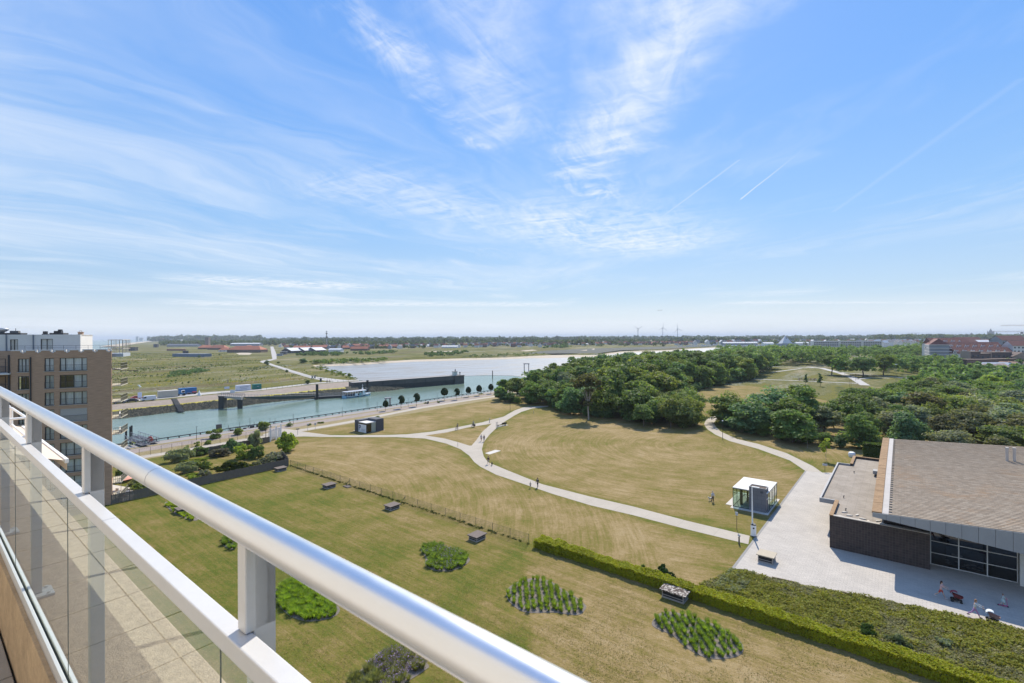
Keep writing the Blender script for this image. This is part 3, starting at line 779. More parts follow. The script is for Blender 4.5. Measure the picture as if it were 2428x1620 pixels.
# crenellated white coping
mb = MB(); x = -12.0; lvl = [0, .28]; 
for i in range(7):
    x0 = -12.0 + i * 1.7143
    mb.box(x0, x0 + 1.05, -.05, TH + .05, ZT + .19, ZT + .33).box(x0 + 1.05, x0 + 1.25, -.05, TH + .05, ZT - .03, ZT + .33).box(x0 + 1.25, x0 + 1.51, -.05, TH + .05, ZT - .17, ZT - .03).box(x0 + 1.51, x0 + 1.7143, -.05, TH + .05, ZT - .03, ZT + .33)
mb.build('coping', M_COPE, nb)
mb = MB()
for i in range(7):
    x0 = -12.0 + i * 1.7143; mb.box(x0, x0 + 1.05, 0, TH, ZT, ZT + .19)
mb.build('parapet', M_BRICK, nb)
tr = MB(); tr.tube((-12, .3, ZT + .95), (0, .3, ZT + .95), .02).tube((-12, .3, ZT + .65), (0, .3, ZT + .65), .012)
for i in range(9): tr.tube((-12 + 1.5 * i, .3, ZT + .2), (-12 + 1.5 * i, .3, ZT + .95), .02)
tr.build('terrace_rail', M_BARS, nb)
# recessed loggias at the left
mb = MB(); mb.box(-22, -12.0, 1.9, 2.2, 0, ZT + .2); mb.build('loggia_wall', M_BRICK, nb)
MB().tube((-12.2, -.05, 0), (-12.2, -.05, ZT - .4), .12, 8).build('drainpipe', M_FRAME, nb)
for i, r in enumerate(rows[:8]):
    s = MB().box(-22, -12.02, -.5, 1.9, r - 2.35, r - 2.15).build('loggia_slab', M_WHITE, nb)
    g = MB(); zb = r - 2.15; g.tube((-22, -.45, zb + 1), (-12.1, -.45, zb + 1), .025)
    for q in range(72): g.tube((-12.1 - q * .14, -.45, zb), (-12.1 - q * .14, -.45, zb + 1), .009, 4, caps=False)
    g.build('guard_rail', M_BARS, s)
    w = window(-15.9, -13.2, zb + .05, r, (.5,), nb); w.location = (0, 1.72, 0)
# white rooftop storey
PY = 2.5; PT = 27.7
pw = MB(); segs = [(-22, -16.6), (-15.2, -12.9), (-12.0, -9.35), (-7.9, -4.5)]
for a, b in segs: pw.box(a, b, PY, PY + .3, ZT - .1, PT)
for a, b, z in ((-16.6, -15.2, 26.9), (-12.9, -12.0, 26.95), (-9.35, -7.9 + .0, 27.0)): pw.box(a, b, PY + .001, PY + .299, z, PT - .001)
pw.box(-4.8, -4.5, PY + .3, 9, ZT - .1, PT).box(-22, -4.5, PY + .31, 9, PT - .25, PT - .05)
ph = pw.build('rooftop_storey', M_WHITE, nb)
for a, b, z in ((-16.6, -15.2, 26.9), (-12.9, -12.0, 26.95), (-9.35, -7.9, 27.0)):
    o = window(a, b, ZT - .05, z, (.5,), nb); o.location = (0, PY - .05, 0)
    for ch in list(o.children):
        if ch.name.startswith(('guard_rail', 'sill')): bpy.data.objects.remove(ch)
for x in (-13.3, -10.2): MB().tube((x, PY - .08, ZT), (x, PY - .08, PT), .08, 8).build('drainpipe', mat('blue_grey_pipe', (.16, .19, .23), .6, .1, 2), nb)
ro = MB(); 
ro.box(-15.2, -12.0, 3.5, 6, PT, PT + .28); ro.box(-8.6, -6.9, 3.5, 6, PT, PT + .28)
ro.build('roof_curb', M_FRAME, nb)
v = MB().lathe([(.35, PT + .28), (.4, PT + .4), (.85, PT + .7), (.9, PT + .95), (.75, PT + 1.05), (.3, PT + 1.07)], 14, c=(-14.6, 4.6, 0)).build('roof_ventilator', mat('zinc_grey', (.42, .44, .46), .5, .08, 2, metal=.4), nb)
mb = MB().box(-13.5, -12.5, 4.2, 5.0, PT + .28, PT + .62).tube((-12.9, 4.5, PT + .6), (-12.9, 4.5, PT + 1.0), .04); mb.build('roof_unit', M_ROOFG, nb)
MB().box(-8.2, -7.3, 4.0, 5.0, PT + .28, PT + .6).box(-7.7, -7.25, 4.0, 4.6, PT + .6, PT + .85).build('roof_unit', M_FRAME, nb)
MB().box(-9.6, -9.1, 4.2, 4.7, PT, PT + .55).box(-9.7, -9.0, 4.1, 4.8, PT, PT + .12).build('chimney', M_FRAME, nb)
mb = MB().box(-5.2, -4.6, 4.0, 4.6, PT, PT + .38).box(-5.26, -4.54, 3.94, 4.66, PT + .38, PT + .45); 
mb.path([(-5.05, 4.3, PT + .45), (-5.0, 4.3, PT + .62), (-4.9, 4.3, PT + .68), (-4.8, 4.3, PT + .62), (-4.75, 4.3, PT + .45)], .03); mb.build('chimney', M_BRICK, nb)
# balconies on the far side, seen end-on past the corner
M_BSLAB = mat('balcony_slab', (.46, .43, .35), .9, .12, 1)
for i, r in enumerate(rows + [rows[-1] - 2.67]):
    zb = r - 2.05 if i else r - 2.05
    if i > 8: break
    s = MB().prism([(-.15, .9), (1.0, 1.1), (1.05, 5.5), (-1.0, 5.5)], zb - .13, zb).build('balcony', M_BSLAB, nb)
    g = MB(); pts = [(.0, .95), (.97, 1.13), (1.02, 5.4)]
    for z in (zb + 1.0, zb + .55): g.path([(x, y, z) for x, y in pts], .04)
    for (xa, ya), (xb, yb) in zip(pts, pts[1:]):
        n = max(2, int(math.hypot(xb - xa, yb - ya) / .24))
        for q in range(n + 1): g.tube((xa + (xb - xa) * q / n, ya + (yb - ya) * q / n, zb), (xa + (xb - xa) * q / n, ya + (yb - ya) * q / n, zb + 1.0), .022, 4, caps=False)
    g.build('guard_rail', mat('olive_bars', (.20, .19, .14), .6, .1, 3), s)
    if i in (3, 4, 6): MB().box(.5, .95, 2.0, 2.9, zb, zb + .45).box(.5, .58, 2.0, 2.9, zb + .45, zb + .9).build('deck_chair', M_WHITE, s)
mb = MB(); zr = ZT + .2
for a, b in (((-.6, 1.0), (1.2, 1.2)), ((1.2, 1.2), (1.3, 6)), ((-1.2, 6), (1.3, 6))):
    mb.tube((*a, zr + 1.6), (*b, zr + 1.6), .05); 
    for q in range(6):
        x, y = a[0] + (b[0] - a[0]) * q / 5, a[1] + (b[1] - a[1]) * q / 5; mb.tube((x, y, zr - .6), (x, y, zr + 1.6), .035)
    mb.tube((*a, zr + .1), (*b, zr + .1), .05)
mb.build('pergola', M_SILL, nb)
MB().prism([(-.3, 1.0), (1.3, 1.2), (1.35, 6), (-1.2, 6)], zr - 1.2, zr - .65).build('terrace_slab', mat('blue_slab', (.36, .40, .44), .8, .08, 1), nb)
MB().path([(.1, 1.0, 22.0), (1.2, .9, 21.75), (2.6, .8, 21.7), (3.4, .7, 21.6)], .055).build('boom', mat('brown_boom', (.07, .045, .035), .7, .2, 2), nb)

# ------------------------------------------------------------------ the casino building on the right (local x along its front, y into depth)
ka = thing('exhibition_hall', 'low hall with huge sloping tiled roof, dark brick wall and glazed front', 'building', (0, 0, 0), EROT)
def brick_dark():
    m, t, b, P = base_mat('dark_brick')
    tc = t.n.new('ShaderNodeTexCoord'); o = t.sep(tc.outputs['Object'])
    q = t.xyz(t.add(o[0], o[1]), o[2])
    br = t.n.new('ShaderNodeTexBrick'); t.put(br.inputs['Vector'], q); br.inputs['Scale'].default_value = 1
    t.put(br.inputs['Color1'], (.062, .042, .036)); t.put(br.inputs['Color2'], (.040, .028, .025)); t.put(br.inputs['Mortar'], (.085, .07, .06))
    br.inputs['Brick Width'].default_value = .30; br.inputs['Row Height'].default_value = .30; br.inputs['Mortar Size'].default_value = .016; br.offset = 0
    n = t.noise(tc.outputs['Object'], 2, 5, .6)
    s = t.n.new('ShaderNodeVectorMath'); s.operation = 'SCALE'; t.put(s.inputs[0], br.outputs[0]); t.put(s.inputs['Scale'], t.lin(n, .3, .7, .8, 1.2))
    t.put(b.inputs['Base Color'], s.outputs[0]); b.inputs['Roughness'].default_value = .8; return m
M_DBRICK = brick_dark()
M_FASC = mat('zinc_fascia', (.31, .31, .31), .6, .07, .8)
M_ORANGE = mat('orange_coping', (.28, .175, .09), .9, .3, 1.5)
def felt():
    m, t, b, P = base_mat('roof_felt')
    q = t.sep(t.rot(P, -EROT)); n0 = t.noise(P, .35, 6, .65, .4); n1 = t.noise(P, 3, 4, .6)
    fx = t.math('ABSOLUTE', t.sub(t.math('FRACT', t.div(q[0], 1.0)), .5)); fy = t.math('ABSOLUTE', t.sub(t.math('FRACT', t.div(q[1], 7.5)), .5))
    j = t.mx(t.smooth(fx, .47, .49), t.smooth(fy, .493, .498))
    c = t.ramp(t.add(t.mul(n0, .7), t.mul(n1, .3)), [(.3, (.185, .155, .12)), (.5, (.275, .235, .19)), (.7, (.35, .305, .255))])
    t.put(b.inputs['Base Color'], t.mix(t.mul(j, .35), c, (.13, .12, .105))); b.inputs['Roughness'].default_value = .95; return m
M_FELT = felt()
BL = -7.3
MB().prism([(BL, 73.3), (2.4, 73.3), (2.4, 73.7), (BL + .35, 73.7), (BL + .35, 80.4), (BL, 80.4)], 0, 4.1).box(BL, BL + .35, 80.401, 104.8, 0, 3.74).prism([(BL, 104.801), (BL + .35, 104.801), (BL + .35, 111.6), (-2.9, 111.6), (-2.9, 112.0), (BL, 112.0)], 0, 4.1).build('brick_wall', M_DBRICK, ka)
MB().poly([(BL + .3, 73.6, 3.78), (2.4, 73.6, 3.78), (2.4, 75.2, 3.78), (-1.9, 75.2, 3.78), (-1.9, 111.8, 3.78), (BL + .3, 111.8, 3.78)]).poly([(-9.0, 80.6, 3.785), (BL + .36, 80.6, 3.785), (BL + .36, 104.6, 3.785), (-9.0, 104.6, 3.785)]).build('flat_roof', M_FELT, ka)
MB().box(BL - .04, BL + .40, 73.26, 80.39, 4.1, 4.2).box(BL - .04, BL + .40, 104.85, 112.04, 4.1, 4.2).box(BL + .41, -2.6, 111.6, 112.04, 4.1, 4.2).build('coping', M_ORANGE, ka)
MB().box(BL + .41, 2.42, 73.26, 73.72, 4.1, 4.17).build('front_coping', M_SILL, ka)
cn = MB().box(-9.2, BL + .0, 80.4, 80.6, 3.5, 4.1).box(-9.2, -9.0, 80.601, 104.6, 3.5, 4.1).box(-9.2, BL, 104.601, 104.8, 3.5, 4.1).box(-9.2, BL - .002, 80.41, 104.79, 3.48, 3.5)
cn.build('canopy_fascia', M_FASC, ka)
def zr(b, a):
    u = (a - 70.5) / 41.5
    return 6.3 + (b + 2.8) * .053 + u * 1.75 + .35 * math.sin(math.pi * max(0, min(1, u)))
def roof_tile_mat():
    m, t, b, P = base_mat('roof_tiles')
    g = t.n.new('ShaderNodeNewGeometry'); ri = g.outputs['Random Per Island']
    q = t.rot(P, -EROT)
    n0 = t.noise(P, .16, 6, .62, .6); n1 = t.noise(t.vmul(q, (.6, 2.6, 1)), 1.6, 5, .65); n2 = t.noise(P, 7, 3, .6)
    c = t.ramp(ri, [(0, (.245, .195, .145)), (.5, (.29, .235, .178)), (1, (.335, .278, .215))])
    li = t.smooth(t.add(t.mul(n0, .6), t.mul(n1, .5)), .56, .72)
    fr = t.sep(q)[1]; grad = t.lin(fr, 72, 105, 1.0, .35)
    c = t.mix(t.mul(t.mul(li, grad), .6), c, (.36, .20, .085)); b.inputs['Specular IOR Level'].default_value = .12
    pale = t.smooth(n2, .62, .75); c = t.mix(t.mul(pale, .35), c, (.42, .40, .36))
    t.put(b.inputs['Base Color'], c); b.inputs['Roughness'].default_value = .8; return m
M_RTILE = roof_tile_mat()
quads = []; a0, a1, b0, b1 = 70.45, 112.1, -1.28, 30.0; rh, tw = .44, .56
nr = int((a1 - a0) / rh); nt = int((b1 - b0) / tw)
for i in range(nr):
    for j in range(nt):
        ya, yb = a0 + i * rh, a0 + (i + 1) * rh + .02; xa = b0 + j * tw + (i % 2) * tw * .5; xb = xa + tw - .014
        if xa > b1: continue
        z = rnd.uniform(-.002, .002); tl = rnd.uniform(.045, .055)
        p = [(xa, ya, zr(xa, ya) + tl + z), (xb, ya, zr(xb, ya) + tl + z), (xb, yb, zr(xb, yb) + .004 + z * .5), (xa, yb, zr(xa, yb) + .004 + z * .5)]
        quads.append(p); quads.append([(xa, ya, zr(xa, ya) - .02), (xb, ya, zr(xb, ya) - .02), p[1], p[0]])
rt = obj('roof_tiles', quads_mesh('roof_tiles', np.array(quads), M_RTILE), ka); rt['kind'] = 'stuff'
# roof deck under the tiles, edge strips, fascia panels, soffit
dk = MB(); N = 20
for i in range(N):
    ya, yb = a0 + (a1 - a0) * i / N, a0 + (a1 - a0) * (i + 1) / N
    dk.poly([(-2.8, ya, zr(-2.8, ya) - .06), (30, ya, zr(30, ya) - .06), (30, yb, zr(30, yb) - .06), (-2.8, yb, zr(-2.8, yb) - .06)])
dk.build('roof_deck', M_ROOFG, ka)
for nm, xa, xb, lift, m_ in (('edge_tiles', -2.85, -1.92, .10, M_ORANGE), ('roof_gutter', -1.90, -1.30, .02, mat('gutter_grey', (.40, .37, .34), .8, .12, 1))):
    e = MB(); n = 90
    for i in range(n):
        ya, yb = 70.5 + 41.6 * i / n, 70.5 + 41.6 * (i + 1) / n - (.02 if m_ is M_ORANGE else 0); l2 = lift + rnd.uniform(-.01, .02) * (m_ is M_ORANGE)
        vs = [(xa, ya, zr(xa, ya) - .1), (xb, ya, zr(xb, ya) - .1), (xb, yb, zr(xb, yb) - .1), (xa, yb, zr(xa, yb) - .1), (xa, ya, zr(xa, ya) + l2), (xb, ya, zr(xb, ya) + l2), (xb, yb, zr(xb, yb) + l2), (xa, yb, zr(xa, yb) + l2)]
        e.raw(vs, [(4, 5, 6, 7), (0, 1, 5, 4), (1, 2, 6, 5), (2, 3, 7, 6), (3, 0, 4, 7)])
    e.build(nm, m_, ka)
def fb(b): return zr(b, 70.5) - .5 - (b + 2.8) * .133     # underside of the fascia
xs = [-2.8 + 1.28 * i for i in range(26)]
for xa, xb in zip(xs, xs[1:]):
    xa += .012; xb -= .012
    vs = [(xa, 70.34, fb(xa)), (xb, 70.34, fb(xb)), (xb, 70.34, zr(xb, 70.4) - .01), (xa, 70.34, zr(xa, 70.4) - .01), (xa, 70.43, fb(xa)), (xb, 70.43, fb(xb)), (xb, 70.43, zr(xb, 70.4) - .01), (xa, 70.43, zr(xa, 70.4) - .01)]
    MB().raw(vs, [(0, 1, 2, 3), (5, 4, 7, 6), (4, 0, 3, 7), (1, 5, 6, 2), (4, 5, 1, 0), (3, 2, 6, 7)]).build('fascia_panel', M_FASC, ka)
sf = MB().poly([(-2.8, 70.44, fb(-2.8) + .02), (29, 70.44, fb(29) + .02), (29, 75.6, fb(29) + .5), (-2.8, 75.6, fb(-2.8) + .5)][::-1])
sf.poly([(-2.8, 70.44, fb(-2.8)), (-2.8, 111.9, 6.0), (-2.8, 111.9, zr(-2.8, 111.9) - .07), (-2.8, 70.44, zr(-2.8, 70.44) - .07)]).build('soffit', M_FASC, ka)
MB().poly([(-1.9, 75.6, 3.7), (30, 75.6, 3.7), (30, 75.6, 6.6), (-1.9, 75.6, 6.6)]).poly([(-1.9, 75.6, 3.5), (-1.9, 112, 3.5), (-1.9, 112, 8), (-1.9, 75.6, 6.4)]).poly([(-2.8, 111.95, 0), (30, 111.95, 0), (30, 111.95, zr(30, 112) - .1), (-2.8, 111.95, zr(-2.8, 112) - .1)]).build('upper_wall', M_DBRICK, ka)
# glazed front
gx = [2.5, 4.95, 7.3, 9.65]
gf = MB()
for x in gx: gf.box(x - .05, x + .05, 75.25, 75.40, 0, 5.2)
for z in (.03, 1.37, 2.75, 4.2): 
    for a, b in zip(gx, gx[1:]): gf.box(a + .05, b - .05, 75.26, 75.39, z, z + .07)
gf = gf.build('glazing_frame', mat('pale_mullion', (.62, .60, .56), .5, .04, 2), ka)
M_DGLASS = glass_mat('dark_glass', (.18, .20, .22), 1.5)
gp = MB()
for a, b in zip(gx, gx[1:]):
    for z0, z1 in ((.1, 1.37), (1.44, 2.75), (2.82, 4.2)): MB().poly([(a + .05, 75.33, z0), (b - .05, 75.33, z0), (b - .05, 75.33, z1), (a + .05, 75.33, z1)]).build('pane', M_DGLASS, gf)
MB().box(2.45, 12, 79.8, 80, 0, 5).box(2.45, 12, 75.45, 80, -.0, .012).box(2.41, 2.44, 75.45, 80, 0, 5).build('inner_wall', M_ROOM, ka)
# poster on a stand behind the glass
po = MB().box(3.9, 7.05, 75.9, 75.94, .15, 2.3).build('poster', mat('poster_board', (.12, .15, .20), .7, .25, 1.2), ka)
r5 = random.Random(5); pm = MB()
for k in range(14):
    x = 4.0 + r5.random() * 2.9; pm.ball((x, 75.885, .25 + r5.random() * .5), .22, .004, .09, 7, 4)
for k in range(7): pm.ball((4.3 + r5.random() * .9, 75.885, 1.1 + r5.random() * .4), .16, .004, .13, 7, 4)
pm.build('poster_print', mat('poster_print', (.62, .62, .60), .7, .2, 3), po)
MB().box(9.75, 10.35, 74.6, 75.2, 0, 4.75).build('column', M_WHITE, ka, bevel=.03)
MB().box(10.4, 29, 75.3, 75.5, 0, 3.9).build('side_wall', M_DBRICK, ka)
# roof furniture
for i, x in enumerate((11.8, 12.55)):
    MB().tube((x, 100, zr(x, 100) - .1), (x, 100, zr(x, 100) + 1.75), .17, 12).tube((x, 100, zr(x, 100) + 1.75), (x, 100, zr(x, 100) + 2.0), .2, 12).build('flue_pipe', mat('flue_steel', (.46, .43, .40), .55, .12, 2, metal=.3), ka)
MB().box(-3.85, -2.95, 99.2, 100.6, 4.15, 4.7).box(-3.65, -3.05, 99.3, 100.4, 3.78, 4.15, 1).build('roof_unit', [M_FASC, M_FRAME], ka)
for x, y in ((-6.4, 99.5), (-6.6, 83.5), (-5.9, 77.5)): MB().tube((x, y, 3.78), (x, y, 4.05), .05, 6).tube((x - .1, y, 4.05), (x + .12, y, 4.1), .06, 6).build('roof_outlet', M_FRAME, ka)
# ------------------------------------------------------------------ vegetation
def leaf_mat(name, trans=.45, var=.42):
    m = bpy.data.materials.new(name); m.use_nodes = True; t = NT(m.node_tree); t.n.clear(); MATS[name] = m
    oi = t.n.new('ShaderNodeObjectInfo'); g = t.n.new('ShaderNodeNewGeometry')
    tc = t.n.new('ShaderNodeTexCoord'); n = t.noise(tc.outputs['Object'], .55, 3, .6)
    ri = g.outputs['Random Per Island']
    k = t.add(t.mul(t.sub(ri, .5), var), t.add(t.mul(t.sub(n, .5), .9), 1.0))
    s = t.n.new('ShaderNodeVectorMath'); s.operation = 'SCALE'; t.put(s.inputs[0], oi.outputs['Color']); t.put(s.inputs['Scale'], k)
    hs = t.n.new('ShaderNodeHueSaturation'); t.put(hs.inputs['Hue'], t.add(.5, t.mul(t.sub(t.math('FRACT', t.mul(ri, 7.3)), .5), .045)))
    t.put(hs.inputs['Color'], s.outputs[0]); hs.inputs['Saturation'].default_value = 1
    df = t.n.new('ShaderNodeBsdfPrincipled'); t.put(df.inputs['Base Color'], hs.outputs[0]); df.inputs['Roughness'].default_value = .6; df.inputs['Specular IOR Level'].default_value = .12
    tl = t.n.new('ShaderNodeBsdfTranslucent'); t.put(tl.inputs[0], t.mix(1.0, hs.outputs[0], (1.25, 1.25, .6), 'MULTIPLY'))
    mx = t.n.new('ShaderNodeMixShader'); mx.inputs[0].default_value = trans; t.l.new(df.outputs[0], mx.inputs[1]); t.l.new(tl.outputs[0], mx.inputs[2])
    o = t.n.new('ShaderNodeOutputMaterial'); t.l.new(mx.outputs[0], o.inputs[0]); return m
M_LEAF = leaf_mat('leaves')
M_BARK = mat('bark', (.13, .10, .075), .95, .25, 3, bump=.02)
M_PBARK = mat('pale_bark', (.34, .30, .25), .95, .25, 3, bump=.02)
def leaf_quads(C, Nn, size, rs, aspect=1.5):
    """small bent leaf sprays at C facing Nn"""
    n = len(C); up = rs.normal(size=(n, 3)); a = np.cross(Nn, up); a /= np.linalg.norm(a, axis=1, keepdims=True) + 1e-9
    b = np.cross(Nn, a); s = (size * rs.uniform(.55, 1.35, n))[:, None]
    a = a * s * aspect * .5; b = b * s * .5
    return np.stack([C - a, C - b * .9 + a * .1, C + a, C + b * .9 - a * .1], 1)
def unit(v): return v / (np.linalg.norm(v, axis=1, keepdims=True) + 1e-9)
def crown_quads(seed, rx, h, z0, nblob, nleaf, leaf, top=1.0, blob=.36, ry=None, jit=.55):
    """leaf sprays on the shells of many small boughs spread through an egg-shaped crown"""
    rs = np.random.default_rng(seed); ry = ry or rx
    d = unit(rs.normal(size=(nblob, 3))); k = rs.uniform(.30, .86, nblob) ** .8
    hz = (h - z0) / 2; cz = z0 + hz
    B = np.stack([d[:, 0] * rx * k, d[:, 1] * ry * k, cz + d[:, 2] * hz * k * top], 1)
    w = 1 - .28 * np.clip((B[:, 2] - cz) / hz, 0, 1); B[:, 0] *= w; B[:, 1] *= w
    B[:, :2] += np.array([.16 * rx, -.1 * ry]) * np.sin(B[:, 2:3] * 1.1 + seed); rb = rs.uniform(.55, 1.35, nblob) * blob * min(rx, hz * 1.3)
    bi = rs.integers(0, nblob, nleaf); dd = unit(rs.normal(size=(nleaf, 3))); dd[:, 2] = np.abs(dd[:, 2]) * .85 + dd[:, 2] * .15; dd = unit(dd)
    C = B[bi] + dd * (rb[bi] * rs.uniform(.55, 1.22, nleaf))[:, None] * np.array([1, 1, .78])
    Nn = unit(dd + rs.normal(size=(nleaf, 3)) * jit + np.array([0, 0, .25]))
    return leaf_quads(C, Nn, leaf, rs)
def trunk_mb(seed, h, r, z0, rx, fork=6, lean=.03):
    rr = random.Random(seed); mb = MB(); p = Vector((0, 0, -.1)); pts = [p]
    for i in range(4): p = p + Vector((rr.uniform(-lean, lean) * h, rr.uniform(-lean, lean) * h, (z0 + .35 * (h - z0)) / 4)); pts.append(p)
    for i, (a, b) in enumerate(zip(pts, pts[1:])): mb.tube(a, b, r * (1 - .17 * i), 6, r * (1 - .17 * (i + 1)))
    for i in range(fork):
        s = pts[rr.choice((2, 3, 4))]; t = rr.uniform(0, 6.28); e = Vector((math.cos(t) * rx * rr.uniform(.4, .8), math.sin(t) * rx * rr.uniform(.4, .8), z0 + (h - z0) * rr.uniform(.45, .85)))
        m_ = s.lerp(e, .5) + Vector((0, 0, .05 * h)); mb.tube(s, m_, r * .42, 5, r * .28); mb.tube(m_, e, r * .28, 4, r * .1)
    return mb
def crown_mesh(name, *a, **k): return quads_mesh(name, crown_quads(*a, **k), M_LEAF)
def trunk_mesh(*a, m=None, **k):
    o = trunk_mb(*a, **k).build('trunk', m or M_BARK); me = o.data; bpy.data.objects.remove(o); return me
# unit-height kinds of tree: (crown mesh, trunk mesh), height 10 m, scaled per tree
KINDS = {
 'round':  [(crown_mesh('crown', 10 + i, 3.4, 10, 1.6, 52, 6200, .40), trunk_mesh(i, 10, .2, 2.2, 3.0)) for i in range(4)],
 'tall':   [(crown_mesh('crown', 20 + i, 2.7, 10, 2.4, 46, 5600, .38), trunk_mesh(20 + i, 10, .17, 3, 2.4)) for i in range(3)],
 'bushy':  [(crown_mesh('crown', 30 + i, 4.3, 10, -.6, 62, 7600, .41), trunk_mesh(30 + i, 10, .2, 1.5, 3.5)) for i in range(3)],
 'spread': [(crown_mesh('crown', 40 + i, 5.2, 10, 2.4, 70, 7600, .42, top=.85, blob=.26), trunk_mesh(40 + i, 10, .3, 3, 4.6, fork=9)) for i in range(3)],
}
PAL0 = {'green': (.062, .088, .026), 'deep': (.040, .066, .024), 'olive': (.076, .096, .026), 'silver': (.105, .120, .070), 'bright': (.110, .140, .022), 'brown': (.064, .066, .030), 'warm': (.076, .092, .030), 'cool': (.058, .092, .042)}
PAL = {k: tuple(x * 2.4 for x in v) for k, v in PAL0.items()}
def tint(name, rr, v=.18):
    c = PAL[name]; k = rr.uniform(1 - v, 1 + v); return (c[0] * k * rr.uniform(.92, 1.08), c[1] * k, c[2] * k * rr.uniform(.9, 1.15), 1)
def tree(name, label, x, y, h, kind, pal, seed, group=None, wide=1.0, z=0):
    rr = random.Random(seed); cm, tm_ = KINDS[kind][seed % len(KINDS[kind])]
    o = thing(name, label, 'tree', (x, y, z), rr.uniform(0, 6.28), group); s = h / 10; o.scale = (s * wide, s * wide, s)
    c = obj('crown', cm, o); c.color = tint(pal, rr); obj('trunk', tm_, o); return o
def inside(p, poly):
    x, y = p; c = False; n = len(poly)
    for i in range(n):
        (x1, y1), (x2, y2) = poly[i], poly[i - 1]
        if (y1 > y) != (y2 > y) and x < (x2 - x1) * (y - y1) / (y2 - y1) + x1: c = not c
    return c
def darts(poly, gap, seed, tries=6000):
    rr = random.Random(seed); out = []; xs = [p[0] for p in poly]; ys = [p[1] for p in poly]
    for _ in range(tries):
        p = (rr.uniform(min(xs), max(xs)), rr.uniform(min(ys), max(ys)))
        if not inside(p, poly): continue
        g = gap * rr.uniform(.8, 1.2)
        if all((p[0] - q[0]) ** 2 + (p[1] - q[1]) ** 2 > g * g for q in out): out.append(p)
    return out
def wp(L): return [(G(x, y).x, G(x, y).y) for x, y in L]
def edge_d(p, poly):
    d = 1e9
    for i in range(len(poly)):
        a, b = Vector(poly[i - 1]), Vector(poly[i]); e = b - a; t = max(0, min(1, (Vector(p) - a).dot(e) / e.length_squared)); d = min(d, (Vector(p) - a - e * t).length)
    return d
cand = []      # (x, y, h, kind, palette, wood)
rw = random.Random(77)
F1 = wp([(1182, 952), (1227, 960), (1305, 960), (1326, 980), (1396, 990), (1505, 999), (1545, 985), (1600, 944), (1655, 924), (1711, 911), (1783, 900)]) + [(215, 398), (190, 430), (150, 425), (80, 330), (-6, 212)]
front1 = wp([(1182, 952), (1227, 960), (1305, 960), (1326, 980), (1396, 990), (1505, 999), (1545, 985), (1600, 944), (1655, 924), (1711, 911), (1783, 900)])
def line_d(p, L):
    d = 1e9
    for a, b in zip(L, L[1:]):
        a, b = Vector(a), Vector(b); e = b - a; t = max(0, min(1, (Vector(p) - a).dot(e) / e.length_squared)); d = min(d, (Vector(p) - a - e * t).length)
    return d
for p in darts(F1, 6.4, 1):
    t = max(0, min(1, (p[0] + 8) / 62)); h = (8.0 + 8.6 * t ** .8) * rw.uniform(.9, 1.1); fd = line_d(p, front1)
    if p[1] > 280: h = 15.5 * rw.uniform(.88, 1.08)
    if fd < 4: h *= rw.uniform(.62, .85); kd = 'bushy'
    elif fd < 9: h *= rw.uniform(.8, .98); kd = rw.choice(('round', 'bushy', 'tall'))
    else: kd = rw.choice(('round', 'round', 'tall'))
    cand.append((*p, h, kd, rw.choice(('green', 'green', 'deep', 'olive', 'cool', 'green', 'silver' if t < .6 else 'olive')), 0))
F1b = wp([(1516, 1013), (1555, 1015), (1600, 1016), (1636, 1014), (1640, 985), (1600, 975), (1530, 985)])
for p in darts(F1b, 4.6, 2):
    u = (p[0] / p[1] * FPX + CX - 1516) / 125; cand.append((*p, (6.6 + 2.8 * u) * rw.uniform(.92, 1.06), 'bushy' if u > .7 else 'round', rw.choice(('olive', 'warm', 'green')), 1))
F2 = wp([(1712, 1000), (1722, 1018), (1788, 1036), (1873, 1050), (1915, 1056), (2011, 1070)]) + [(84, 113), (93, 105), (97, 92), (106, 82), (120, 70), (150, 80), (250, 190), (350, 315), (325, 335), (272, 318), (232, 268), (190, 232), (172, 212), (148, 193), (129, 177), (112, 160), (98, 152), (80, 150), (62, 148)]
front2 = F2[:11]
for p in darts(F2, 7.8, 3):
    px = p[0] / p[1] * FPX + CX; fd = line_d(p, front2)
    h = 11.3 if px < 1900 else 10.0 if px < 2050 else 8.6
    if p[1] > 200: h = 8.5
    h *= rw.uniform(.84, 1.12) * (.9 if 1930 < px < 2110 and p[1] > 125 else 1); kd = rw.choice(('round', 'bushy', 'bushy', 'spread'))
    if fd < 5: h *= .82; kd = 'bushy'
    pal = rw.choice(('green', 'deep', 'cool', 'green', 'olive')) if px < 1900 else rw.choice(('silver', 'silver', 'green', 'olive', 'green', 'brown', 'cool', 'bright' if px > 2250 else 'green'))
    cand.append((*p, h, kd, pal, 2))
